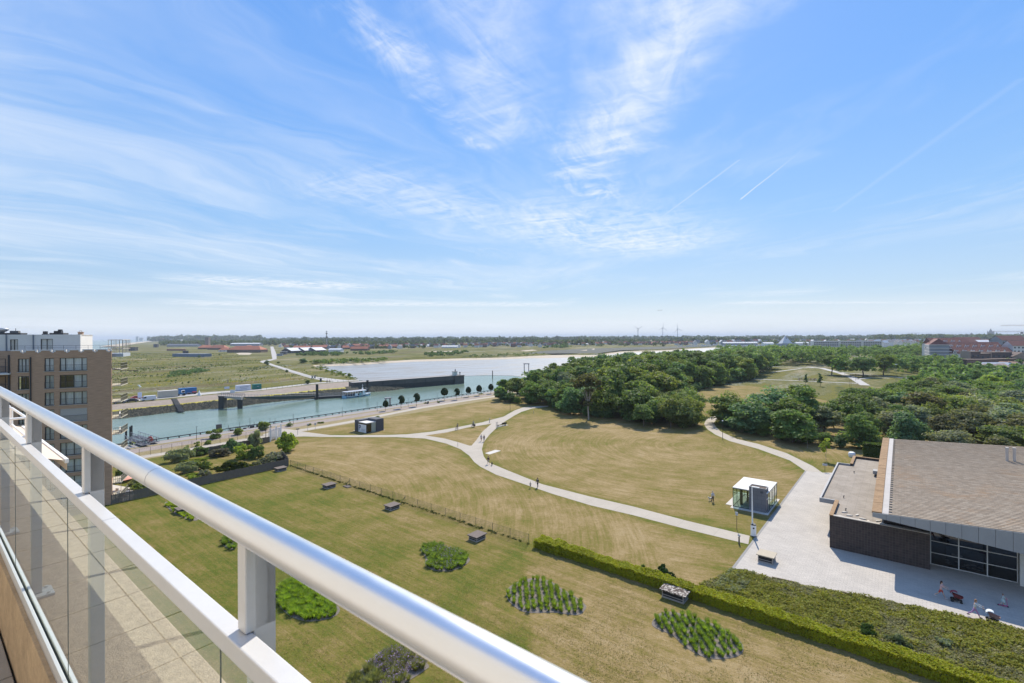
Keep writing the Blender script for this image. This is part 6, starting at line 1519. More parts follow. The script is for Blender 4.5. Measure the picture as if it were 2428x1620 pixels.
# channel marker frame in the water
o = thing('channel_marker', 'tall pale concrete marker frame in the water behind the lowest clipped tree', 'frame', D(919, 190, -3), .6)
for x in (-.85, .85): MB().box(x - .22, x + .22, -.35, .35, -1, 6.0).build('leg', M_VBASE, o)
MB().box(-1.3, 1.3, -.6, .6, 6.0, 6.4).build('cap', M_GSTEEL, o)
for z in (1.5, 3, 4.5): MB().box(-.63, .63, -.1, .1, z, z + .18).build('rung', M_VBASE, o)
def pile(label, px, dep, h, r=.35, name='mooring_pile', z=-3.2, m=None):
    o = MB().tube((0, 0, 0), (0, 0, h), r, 10).build(name, m or M_BLACK, None, D(px, dep, z)); tag(o, label, 'pile')
pile('slim dark pile alone in the water right of the jetty head', 1167.5, 348, 6, .3)
for px, dep, lb in ((1578, 560, 'dark mooring pile peeping over the middle wood'), (1606, 600, 'paired mooring pile left of the dark tower block in the river'), (1689, 700, 'thin mooring pile farther up the river behind the wood'), (1713, 760, 'farthest mooring pile up the river behind the wood')): pile(lb, px, dep, 9, .6)
o = MB().box(-1.8, 1.8, -1.8, 1.8, 0, 9).box(-1.2, -.6, -1.2, 1.2, 9, 11).box(.6, 1.2, -1.2, 1.2, 9, 11).build('dolphin', M_PGREY, None, D(1657, 650, -3.2)); tag(o, 'dark square mooring dolphin rising over the wood by the river', 'dolphin')
o = MB().box(-2.2, -1.6, -.5, .5, 0, 7).box(1.6, 2.2, -.5, .5, 0, 7).box(-2.6, 2.6, -.7, .7, 7, 7.6).build('mooring_dolphin', M_PGREY, None, D(1248, 410, -3.2)); tag(o, 'dark two legged mooring frame above the left part of the wood', 'frame')

# ------------------------------------------------------------------ far bank: jetty, ferry landing, ferry
M_JW = mat('jetty_wet', (.035, .037, .036), .6, .25, .6); M_JD = mat('jetty_concrete', (.088, .085, .078), .85, .25, .3)
JA, JB = Vector((-84.3, 266.5, 0)), Vector((-31.8, 314, 0)); jd = (JB - JA).normalized(); jn = Vector((-jd.y, jd.x, 0)); JL = (JB - JA).length
jt = thing('jetty', 'long dark concrete jetty wall with small cabin on its head', 'jetty', JA, math.atan2(jd.y, jd.x))
MB().box(-3, JL, .0, 7, -5, -.3).build('wet_wall', M_JW, jt); MB().box(-3, JL, .12, 6.9, -.3, 2.25).build('wall', M_JD, jt); MB().box(-3, JL, .0, 1.2, 2.25, 2.42).box(-3, JL, 5.8, 7, 2.25, 2.42).build('coping', M_VBASE, jt)
MB().box(-3, JL, 1.21, 5.79, 2.2, 2.27).build('walkway', M_ROAD, jt)
MB().box(JL - 7, JL + .4, -.5, 7.5, -5, 2.0).box(JL - 7.3, JL + .7, -.8, 7.8, 2.0, 2.3).build('head', M_JD, jt)
MB().box(JL - 6, JL - 3.6, 1.5, 3.8, 2.3, 4.6).build('cabin', mat('pale_green_cabin', (.50, .54, .48), .7, .06, 1), jt); MB().box(JL - 6.2, JL - 3.4, 1.3, 4.0, 4.6, 4.8).tube((JL - 4.4, 2.6, 4.8), (JL - 4.4, 2.6, 6.6), .08, 6).box(JL - 4.7, JL - 4.1, 2.3, 2.9, 5.2, 6.0).build('cabin_roof', M_PGREY, jt)
MB().tube((JL - .8, 2.5, 2.3), (JL - .8, 2.5, 3.5), .25, 8).ball((JL - .8, 2.5, 3.9), .5).build('signal_light', M_PGREY, jt)
for k in range(1, 5): MB().box(JL * k / 5 - .12, JL * k / 5 + .12, -.06, -.002, -4.6, 2.0).build('fender_timber', M_BLACK, jt)
# rubble mound at the jetty root
def jw(t, z): p = JA + jd * (JL * t) - jn * .15; return Vector((p.x, p.y, z))
back = [jw(-.12, .5), jw(0, .45), jw(.1, .2), jw(.19, -.4), jw(.35, -1.7), jw(.48, -3.2)]; frnt = [G(835, 934.5, -3.1), G(852, 932, -3.1), G(874, 930.5, -3.1), G(900, 929, -3.1), G(935, 926, -3.1), G(962, 921.5, -3.1)]
mb = strip(frnt, back)
struct(mb.build('rubble_mound', M_RIP)); stones('rubble_stones', frnt[1:], [p.lerp(q, .75) for p, q in zip(frnt[1:], back[1:])], 620, .4, 1.0, 8)
ln = thing('ferry_landing', 'raised concrete landing bridge on two dark pillars with long gangway to the pontoon', 'pier', (-123.5, 206.7, -3), 0)
def lp(x, y, z): return (x + 123.5, y - 206.7, z + 3)
MB().prism([lp(-125, 205.6, 0)[:2], lp(-122.6, 205.4, 0)[:2], lp(-122.9, 208.4, 0)[:2], lp(-125.6, 208.2, 0)[:2]], -1, 5.3).build('pillar', M_JW, ln)
MB().tube(lp(-116.8, 207.4, -4), lp(-116.8, 207.4, .7), 1.0, 14).build('pillar', M_JW, ln)
mb = MB(); A_, B_ = Vector(lp(-125.4, 207.2, 2.5)), Vector(lp(-115.6, 207.6, 1.9)); s = Vector((-.05, 1, 0)) * 1.4
vs = [A_ - s, B_ - s, B_ + s, A_ + s]; dn = [A_ - s - Vector((0, 0, .5)), B_ - s - Vector((0, 0, 1.3)), B_ + s - Vector((0, 0, 1.3)), A_ + s - Vector((0, 0, .5))]
mb.raw(vs + dn, [(0, 1, 2, 3), (7, 6, 5, 4), (0, 4, 5, 1), (1, 5, 6, 2), (2, 6, 7, 3), (3, 7, 4, 0)]); mb.build('deck', M_VBASE, ln)
rlm = MB()
for sg in (-1, 1):
    for i in range(13): x = (A_ + s * sg * .95).lerp(B_ + s * sg * .95, i / 12); rlm.tube(x, x + Vector((0, 0, 1.2)), .07, 5)
    rlm.tube(A_ + s * sg * .95 + Vector((0, 0, 1.2)), B_ + s * sg * .95 + Vector((0, 0, 1.2)), .07, 5).tube(A_ + s * sg * .95 + Vector((0, 0, .6)), B_ + s * sg * .95 + Vector((0, 0, .6)), .05, 5)
rlm.build('guard_rail', M_GSTEEL, ln)
ga, gb = Vector(lp(-115.4, 208, 1.7)), Vector(lp(-96.5, 240.5, -1.6)); gd = (gb - ga).normalized(); gs = Vector((gd.y, -gd.x, 0)).normalized() * .9; n = 14; pts = []
for i in range(n + 1): t_ = i / n; pts.append(ga.lerp(gb, t_))
gm = MB()
for i in range(n):
    for sg in (-1, 1):
        a, b = pts[i] + gs * sg, pts[i + 1] + gs * sg; d0, d1 = .5 + .9 * math.sin(math.pi * i / n), .5 + .9 * math.sin(math.pi * (i + 1) / n)
        gm.poly([a, b, b - Vector((0, 0, d1)), a - Vector((0, 0, d0))])
    gm.poly([pts[i] - gs, pts[i] + gs, pts[i + 1] + gs, pts[i + 1] - gs])
gm.build('gangway', mat('dark_green_steel', (.04, .055, .05), .6, .12, 1), ln)
hr_ = MB()
for sg in (-1, 1):
    hr_.tube(ga + gs * sg + Vector((0, 0, 1.1)), gb + gs * sg + Vector((0, 0, 1.1)), .06, 5)
    for i in range(n + 1): hr_.tube(pts[i] + gs * sg, pts[i] + gs * sg + Vector((0, 0, 1.1)), .06, 5)
hr_.build('handrail', M_GSTEEL, ln)
po_ = thing('ferry_pontoon', 'dark floating pontoon with rows of pale bars beside the ferry', 'pontoon', D(748, 237, -3), math.atan2(6.5, 11.3))
MB().box(-.5, 14.5, -1.6, 1.8, -.4, 1.1).build('hull', MATS['black_pontoon'], po_, bevel=.15)
mb = MB()
for i in range(14): mb.box(.6 + i, .75 + i, -1.45, -1.3, 1.1, 2.1); mb.box(.6 + i, .75 + i, 1.4, 1.5, 1.1, 2.3)
mb.box(.5, 14, -1.45, -1.35, 2.0, 2.12).box(.5, 14, 1.4, 1.5, 2.2, 2.32).build('barrier', M_GSTEEL, po_)
for px, dep, zt, lb in ((751.3, 234.5, 4.4, 'thick dark guide pile at the left end of the ferry pontoon'), (870.8, 254, 4.6, 'thick dark guide pile behind the ferry bow')): pile(lb, px, dep, zt + 3.2, .62, 'guide_pile')
# the ferry
M_HULL = mat('ferry_blue', (.26, .46, .60), .45, .15, .5); M_HULLW = mat('ferry_white', (.66, .72, .74), .4, .08, .5)
fy = thing('ferry_boat', 'small white and light blue passenger ferry leaving the pontoon', 'ferry', D(815.5, 239, -3), math.atan2(13.3, 9.3))
def hull_at(x):
    u = x / 16.0; w = 2.15 * (1 - max(0, (u - .62) / .38) ** 2.2) * (.86 + .14 * min(1, u * 6)); return w, .95 + .75 * max(0, u - .45) ** 1.4 * 2
hb_, hw_ = MB(), MB(); n = 20; ring = []
for i in range(n + 1):
    x = 16.0 * i / n; w, fz = hull_at(x); ring.append((x, max(w, .04), fz))
for (x0, w0, f0), (x1, w1, f1) in zip(ring, ring[1:]):
    for sg in (-1, 1):
        q = [(x0, sg * w0 * .82, -.4), (x1, sg * w1 * .82, -.4), (x1, sg * w1, f1 * .62), (x0, sg * w0, f0 * .62)]; q2 = [(x0, sg * w0, f0 * .62), (x1, sg * w1, f1 * .62), (x1, sg * w1 * 1.02, f1), (x0, sg * w0 * 1.02, f0)]
        hb_.poly(q if sg < 0 else q[::-1]); hw_.poly(q2 if sg < 0 else q2[::-1])
    hw_.poly([(x0, -w0, f0 * .8), (x1, -w1, f1 * .8), (x1, w1, f1 * .8), (x0, w0, f0 * .8)])
w0 = ring[0][1]; hb_.poly([(0, w0 * .82, -.4), (0, -w0 * .82, -.4), (0, -w0, 1.2), (0, w0, 1.2)])
hb_.build('hull', M_HULL, fy); hw_.build('bulwark', M_HULLW, fy)
mb = MB()
for (x0, w0, f0), (x1, w1, f1) in zip(ring[:-1], ring[1:]):
    for sg in (-1, 1): mb.tube((x0, sg * (w0 + .05), f0 * .62), (x1, sg * (w1 + .05), f1 * .62), .09, 5)
mb.build('rub_rail', mat('navy_paint', (.02, .03, .07), .5, .1, 2), fy)
rf = MB(); 
for i in range(12):
    x0, x1 = .2 + i * 1.02, .2 + (i + 1) * 1.02; w = lambda x: 1.95 if x < 10 else 1.95 - (x - 10) * .22
    rf.raw([(x0, -w(x0), 3.0), (x1, -w(x1), 3.0), (x1, w(x1), 3.0), (x0, w(x0), 3.0), (x0, -w(x0), 3.16), (x1, -w(x1), 3.16), (x1, w(x1), 3.16), (x0, w(x0), 3.16)], [(4, 5, 6, 7), (3, 2, 1, 0), (0, 1, 5, 4), (2, 3, 7, 6)] + ([(3, 0, 4, 7)] if i == 0 else []) + ([(1, 2, 6, 5)] if i == 11 else []))
rf.build('roof', mat('ferry_roof', (.74, .73, .75), .5, .06, 1), fy)
MB().box(.8, 9.5, -1.0, 1.0, 3.17, 3.2).build('solar_panel', mat('panel_grey', (.26, .27, .33), .4, .2, 1), fy)
for i in range(8):
    for sg in (-1, 1): MB().tube((.5 + 1.55 * i, sg * 1.8, .8), (.5 + 1.55 * i, sg * 1.8, 3.0), .06, 5).build('roof_post', M_WPAINT, fy)
for i, x in enumerate((5.0, 7.6, 9.6)): MB().box(x, x + (1.3 if i else 1.6), -1.86, -1.82, .85, 2.0 if i != 2 else 2.9).build('side_panel', M_HULLW if i != 1 else mat('teal_panel', (.20, .42, .44), .4, .1, 1), fy)
MB().box(10.4, 12.4, -1.3, 1.3, .8, 2.95).build('wheelhouse', M_HULLW, fy); MB().box(10.35, 12.45, -1.32, 1.32, 1.9, 2.65).build('wheelhouse_window', M_FRAME, fy)
for i in range(6): MB().box(1.0 + i * 1.35, 1.5 + i * 1.35, -1.5, 1.5, .75, 1.55).build('bench', mat('dark_seat', (.05, .07, .12), .7, .2, 2), fy)
MB().tube((11.0, 0, 3.1), (11.0, 0, 6.2), .07, 6).tube((11.0, -.7, 5.4), (11.0, .7, 5.4), .04, 5).box(10.7, 11.3, -.2, .2, 3.16, 4.3).build('mast', M_WPAINT, fy)
MB().tube((11.5, -1.0, 3.2), (13.2, -1.0, 3.9), .03, 4).tube((13.2, -1.0, 3.9), (13.2, 1.0, 3.9), .03, 4).tube((13.2, -1.0, 3.9), (13.2, -1.0, 3.2), .03, 4).build('roof_rail', M_WPAINT, fy)
for x in (6.5, 10.2, 14.5): w, f = hull_at(x); MB().tube((x, -w - .03, f * .45), (x, -w - .2, f * .45), .24, 10).build('tyre_fender', M_BLACK, fy)
for i in range(1, 4): MB().tube((0, -1.2 + .6 * i, 1), (0, -1.2 + .6 * i, 2.2), .04, 5).build('stern_rail', M_WPAINT, fy)
# foam behind the ferry
# moored white dinghies at the quay
def dinghy(label, px, dep, rz, L_):
    o = thing('dinghy', label, 'boat', D(px, dep, -3), rz, 'white boats moored at the quay'); h = MB(); n = 10; rg = []
    for i in range(n + 1): u = i / n; rg.append((L_ * u, max(.03, L_ * .19 * (1 - max(0, (u - .5) / .5) ** 2)), .55 + .25 * u))
    for (a, w, f), (b, v, g) in zip(rg, rg[1:]):
        for sg in (-1, 1): q = [(a, sg * w * .6, -.1), (b, sg * v * .6, -.1), (b, sg * v, g), (a, sg * w, f)]; h.poly(q if sg < 0 else q[::-1])
        h.poly([(a, -w * .9, f * .6), (b, -v * .9, g * .6), (b, v * .9, g * .6), (a, w * .9, f * .6)])
    h.poly([(0, rg[0][1] * .6, -.1), (0, -rg[0][1] * .6, -.1), (0, -rg[0][1], .55), (0, rg[0][1], .55)]).build('hull', M_WPAINT, o)
    MB().box(L_ * .45, L_ * .72, -.6, .6, .5, 1.15).build('cabin', M_HULLW, o, bevel=.08); MB().box(-.35, .02, -.2, .2, .2, 1.0).build('outboard_motor', M_BLACK, o); return o
dinghy('white moored boat left of the notched quay tree', 975, 192, .95, 5.2); dinghy('white moored boat right of the notched quay tree', 997, 198, .95, 4.4); dinghy('longest white moored boat farthest right in the quay row of boats', 1006, 201, .95, 6.0)

# ------------------------------------------------------------------ vehicles and containers on the far quay
RDIR = math.atan2(.75, .66)
def container(label, px, py, L_, h, w, col, stripes=(), name='container', roof=None):
    o = thing(name, label, 'container', G(px, py), RDIR); c = MB(); n = int(L_ / .28)
    for i in range(n):
        x0, x1 = L_ * i / n - L_ / 2, L_ * (i + 1) / n - L_ / 2; d = .035 if i % 2 else 0; c.box(x0, x1, d, w - d, .15, h - .12)
    c.build('body', col, o); MB().box(-L_ / 2 - .03, L_ / 2 + .03, -.03, w + .03, h - .12, h).build('roof', roof or col, o); MB().box(-L_ / 2 - .02, L_ / 2 + .02, -.02, w + .02, 0, .15).build('base_frame', M_PGREY, o)
    for x in (-1, 1): MB().box(x * L_ / 2 - .06, x * L_ / 2 + .06, -.05, .08, .15, h - .12).build('corner_post', col, o)
    for (x0, x1, z0, z1) in stripes: MB().box(x0, x1, -.03, -.012, z0, z1).build('side_print', mat('print_grey', (.25, .26, .30), .6, .1, 2), o)
    return o
container('beige cargo container beside the blue telehandler', 399.5, 942.5, 7.4, 3.1, 2.4, mat('beige_metal', (.50, .45, .37), .6, .08, 1), roof=mat('pale_metal', (.62, .58, .54), .6, .08, 1))
container('bright blue cargo container behind the telehandler', 446, 934.5, 7.2, 2.9, 2.4, mat('blue_metal', (.035, .16, .36), .5, .1, 1))
container('white cargo container with two lines of print behind the landing bridge', 578.5, 926.5, 6.6, 2.9, 2.4, mat('white_metal', (.64, .64, .68), .5, .05, 1), stripes=((-2.0, 2.2, 1.75, 2.0), (-1.6, 1.4, .95, 1.1)))
container('short green cargo container right of the white one', 610.5, 923.5, 3.9, 2.7, 2.3, mat('green_metal', (.02, .16, .13), .5, .1, 1), stripes=((-.3, .8, 1.4, 1.75),))
def car(label, px, py, col, kind='car', rz=RDIR, name='parked_car', group=None):
    o = thing(name, label, 'van' if kind == 'van' else 'car', G(px, py), rz, group); m = mat(name + '_paint_' + col[0], col[1], .3, .05, 1, spec=.6)
    prof = [(-2.15, .35), (2.15, .35), (2.2, .75), (1.55, .92), (.85, 1.42), (-.9, 1.46), (-1.75, 1.0), (-2.2, .9)] if kind == 'car' else [(-2.7, .4), (2.6, .4), (2.65, .95), (2.1, 1.15), (1.5, 1.95), (1.2, 2.15), (-2.65, 2.2), (-2.7, 2.0)]
    b = MB(); W_ = .86 if kind == 'car' else .98; n = len(prof); vs = [(x, -W_, z) for x, z in prof] + [(x, W_, z) for x, z in prof]
    b.raw(vs, [tuple(range(n)), tuple(reversed(range(n, 2 * n)))] + [(i, n + i, n + (i + 1) % n, (i + 1) % n) for i in range(n)]).build('body', m, o, bevel=.06)
    g = MB(); gz = [(1.4, .95), (.8, 1.37), (-.85, 1.40), (-1.5, 1.02)] if kind == 'car' else [(2.0, 1.2), (1.5, 1.85), (.75, 1.9), (.75, 1.2)]
    for sg in (-1, 1): q = [(x, sg * (W_ + .006), z) for x, z in gz]; g.poly(q if sg < 0 else q[::-1])
    if kind == 'van': g.poly([(2.125, -.8, 1.18), (2.125, .8, 1.18), (1.53, .8, 1.93), (1.53, -.8, 1.93)])
    g.build('window', M_FRAME, o)
    for x in ((-1.35, 1.35) if kind == 'car' else (-1.7, 1.7)):
        for sg in (-1, 1): w = MB().tube((x, sg * (W_ - .2), .33), (x, sg * (W_ + .02), .33), .33, 14).build('wheel', M_BLACK, o); MB().tube((x, sg * W_, .33), (x, sg * (W_ + .035), .33), .19, 10).build('rim', M_GSTEEL, w)
    for sg in (-1, 1): MB().box((2.12 if kind == 'car' else 2.6), (2.22 if kind == 'car' else 2.68), sg * .62 - .16, sg * .62 + .16, .62, .76).build('headlight', M_WPAINT, o); MB().box(-2.22 if kind == 'car' else -2.72, -2.16 if kind == 'car' else -2.68, sg * .66 - .12, sg * .66 + .12, .75, .95).build('tail_light', MATS['signal_red'], o)
    return o
car('white delivery van facing left on the far quay road', 351, 950.5, ('white', (.66, .67, .68)), 'van', RDIR + math.pi)
car('black parked car right behind the white van on the far quay', 313, 953.5, ('black', (.02, .021, .026)))
car('dark grey parked car half hidden by the balconies of the brick block', 283, 957, ('grey', (.045, .05, .06)))
car('red car behind the black parked car on the far quay', 324, 946.5, ('red', (.42, .05, .04)))
th = thing('telehandler', 'blue telehandler with white cab and raised boom in front of the beige container', 'machine', G(428, 938.5), RDIR)
mb_ = mat('machine_blue', (.03, .14, .30), .45, .1, 1); MB().box(-1.6, 1.9, -.95, .95, .6, 1.35).build('chassis', mb_, th, bevel=.08); MB().box(.3, 1.6, -.9, .1, 1.35, 2.5).build('cab', M_WPAINT, th, bevel=.08); MB().box(.4, 1.5, -.92, -.9, 1.5, 2.35).build('cab_window', M_FRAME, th)
bo = MB(); bo.tube((1.2, .5, 1.6), (-2.2, .5, 1.9), .2, 6).tube((-2.2, .5, 1.9), (-4.3, .5, .7), .15, 6).build('boom', mb_, th); MB().box(-4.6, -4.2, -.1, 1.1, .2, .8).build('fork', M_PGREY, th)
for x in (-1.1, 1.3):
    for sg in (-1, 1): MB().tube((x, sg * .75, .55), (x, sg * 1.1, .55), .55, 14).build('wheel', M_BLACK, th)
o = thing('pickup_bed', 'small flat trailer with red load beside the blue container', 'trailer', G(455, 934.8), RDIR); MB().box(-2.2, 2.2, -.9, .9, .55, .75).build('bed', M_PGREY, o); MB().box(.2, 1.9, -.5, .6, .75, 1.15).build('load', MATS['signal_red'], o)
for x in (-1.2, 1.2): MB().tube((x, -.95, .32), (x, .95, .32), .32, 10).build('wheel', M_BLACK, o)
o = thing('boat_cone', 'pointed white covered dinghy upright beside the blue container', 'dinghy', G(472.5, 938), .3); MB().lathe([(.9, 0), (.85, .3), (.3, 1.7), (.05, 2.5)], 10).build('cover', M_WPAINT, o)
o = thing('sign_board', 'upright white notice board beside the white van on the far quay', 'sign', G(331.5, 946.5), RDIR); MB().box(-.75, .75, -.05, .05, .6, 3.0).build('board', mat('notice_white', (.60, .62, .72), .5, .12, 1.4), o)
for x in (-.6, .6): MB().tube((x, .08, 0), (x, .08, .9), .05, 5).build('leg', M_GSTEEL, o)
o = thing('camera_mast', 'slim mast with clustered pale lamps left above the white van', 'mast', G(331, 941), 0); MB().tube((0, 0, 0), (0, 0, 5.2), .06, 6).build('pole', M_GSTEEL, o); MB().box(-.6, .1, -.3, .3, 5.0, 5.5).box(-.1, .6, -.3, .3, 4.5, 4.9).build('lamp_head', M_HULLW, o)
o = thing('notice_board', 'small pale notice board left of the white container', 'sign', G(538, 926), RDIR); MB().box(-1.2, 1.2, -.04, .04, .8, 1.9).build('board', MATS['notice_white'], o)
for x in (-1, 1): MB().tube((x, .06, 0), (x, .06, 1.2), .06, 5).build('leg', M_PLANK, o)
o = thing('white_cabinet', 'pale square cabinet at the shore end of the landing bridge', 'cabinet', G(551, 931.5), RDIR); MB().box(-.9, .9, -.5, .5, 0, 1.3).build('body', M_HULLW, o); MB().box(-.95, .95, -.55, .55, 1.3, 1.38).build('lid', M_GSTEEL, o)
# low fence of the far quay, steps down the bank, entrance frames of the dune road
fq = thing('post_fence', 'long low wire fence with thin posts along the far quay road', 'fence', rl[4])
mb = MB(); L0 = [p - rl[4] for p in rl[4:]]
for a, b in zip(L0, L0[1:]):
    n = max(1, int((b - a).length / 3.2))
    for i in range(n): p = a.lerp(b, i / n); mb.tube(p, p + Vector((0, 0, 1.15)), .055, 4)
    for z in (.55, 1.1): mb.tube(a + Vector((0, 0, z)), b + Vector((0, 0, z)), .02, 3, caps=False)
w = mb.build('fence_row', M_PGREY, fq); w['kind'] = 'stuff'
df = thing('paddock_fence', 'post and wire fence left of the dune road', 'fence', G(812, 904)); mb = MB(); L0 = [G(x, y) - df.location for x, y in ((795, 901.5), (760, 899), (735, 896), (690, 884.5), (650, 871))]
for a, b in zip(L0, L0[1:]):
    n = max(1, int((b - a).length / 3.5))
    for i in range(n): p = a.lerp(b, i / n); mb.tube(p, p + Vector((0, 0, 1.1)), .06, 4)
    mb.tube(a + Vector((0, 0, 1)), b + Vector((0, 0, 1)), .02, 3, caps=False)
w = mb.build('fence_row', M_PLANK, df); w['kind'] = 'stuff'
st = thing('bank_steps', 'dark steps going down the stone bank left of the landing bridge', 'steps', G(412, 946.5)); a, b = G(412.5, 946.5, .05) - st.location, G(430, 976.5, -2.6) - st.location
for i in range(24): p = a.lerp(b, i / 23); MB().box(p.x - 1.1, p.x + 1.1, p.y - .35, p.y + .35, p.z - .1, p.z + .22).build('step', M_JD if i < 12 else M_JW, st)
for px, py, lb in ((740.5, 900.5, 'left white entrance frame on the dune road'), (746.5, 900, 'right white entrance frame on the dune road')):
    o = thing('entrance_frame', lb, 'gate', G(px, py), .5); MB().box(-.5, -.35, -.1, .1, 0, 2.7).box(.35, .5, -.1, .1, 0, 2.7).box(-.5, .5, -.1, .1, 2.7, 2.85).box(-.35, .35, -.04, .04, .8, 2.4).build('frame', M_GSTEEL, o)
o = thing('shelter', 'small flat roofed shelter post beside the dune road entrance', 'shelter', G(760.5, 905), .5); MB().box(-.55, .55, -.4, .4, 0, 2.0).build('body', M_PGREY, o); MB().box(-1.8, 1.8, -.8, .8, 2.0, 2.2).build('roof', M_GSTEEL, o)
o = MB().tube((0, 0, 0), (0, 0, 2.2), .18, 6).ball((0, 0, 2.0), .3).build('marker_post', M_PLANK, None, G(540.5, 909)); tag(o, 'dark wooden marker post alone in the dune grass', 'post')
# terrace at the foot of the brick block
te = MB().prism([(p.x, p.y) for p in (G(266, 1194), G(312, 1186), G(322, 1160), G(262, 1150))], 0, .1).build('terrace', MATS['pale_slab']); te['kind'] = 'structure'
o = thing('parasol', 'salmon pink parasol on the terrace at the foot of the brick block', 'parasol', G(287, 1164))
MB().tube((0, 0, 0), (0, 0, 2.5), .04, 6).build('pole', M_WPAINT, o); n = 8; cv = MB()
for i in range(n):
    a, b = 2 * math.pi * i / n, 2 * math.pi * (i + 1) / n; cv.poly([(0, 0, 2.75), (1.9 * math.cos(a), 1.9 * math.sin(a), 2.15), (1.9 * math.cos(b), 1.9 * math.sin(b), 2.15)])
cv.build('canopy', mat('salmon_cloth', (.58, .28, .21), .8, .06, 2), o); MB().tube((0, 0, 0), (0, 0, .12), .35, 10).build('base', M_VBASE, o)
for i, (px, py) in enumerate(((275, 1172), (283, 1178), (292, 1182), (302, 1176))):
    o = thing('garden_chair', ('white garden chair against the brick wall corner', 'white garden chair next to the parasol foot', 'red cushioned garden chair on the terrace', 'white garden chair at the right terrace edge')[i], 'chair', G(px, py, .1), i * 1.3); m = MATS['signal_red'] if i == 2 else M_WPAINT
    MB().box(-.25, .25, -.25, .25, .4, .47).build('seat', m, o); MB().box(-.25, .25, .22, .28, .47, .95).build('backrest', m, o)
    for x in (-.22, .22):
        for y in (-.22, .22): MB().tube((x, y, 0), (x, y, .4), .025, 5).build('leg', M_WPAINT, o)

# ------------------------------------------------------------------ people, dogs, bicycles
M_SKIN = mat('skin', (.50, .33, .25), .6, .05, 3); CLO = {}
def cloth(c): 
    k = 'cloth_%d_%d_%d' % tuple(int(x * 100) for x in c); return mat(k, c, .85, .12, 6)
def skin_mesh(name, pts, edges, rad, m, sub=1, root=0):
    me = bpy.data.meshes.new(name); me.from_pydata([tuple(p) for p in pts], edges, []); o = bpy.data.objects.new(name, me); COL.objects.link(o)
    sk = o.modifiers.new('s', 'SKIN'); sk.use_smooth_shade = True
    for i, r in enumerate(rad): v = me.skin_vertices[0].data[i]; v.radius = (r, r) if not isinstance(r, tuple) else r; v.use_root = (i == root)
    if sub: ss = o.modifiers.new('d', 'SUBSURF'); ss.levels = sub; ss.render_levels = sub
    bpy.context.view_layer.update(); out = bpy.data.meshes.new_from_object(o.evaluated_get(bpy.context.evaluated_depsgraph_get())); bpy.data.objects.remove(o); out.name = name
    out.materials.clear(); out.materials.append(m); return out
def pv(o, ang, l, side=0.0):      # forward swing from hanging
    return o + Vector((side * l, math.sin(ang) * l, -math.cos(ang) * l))
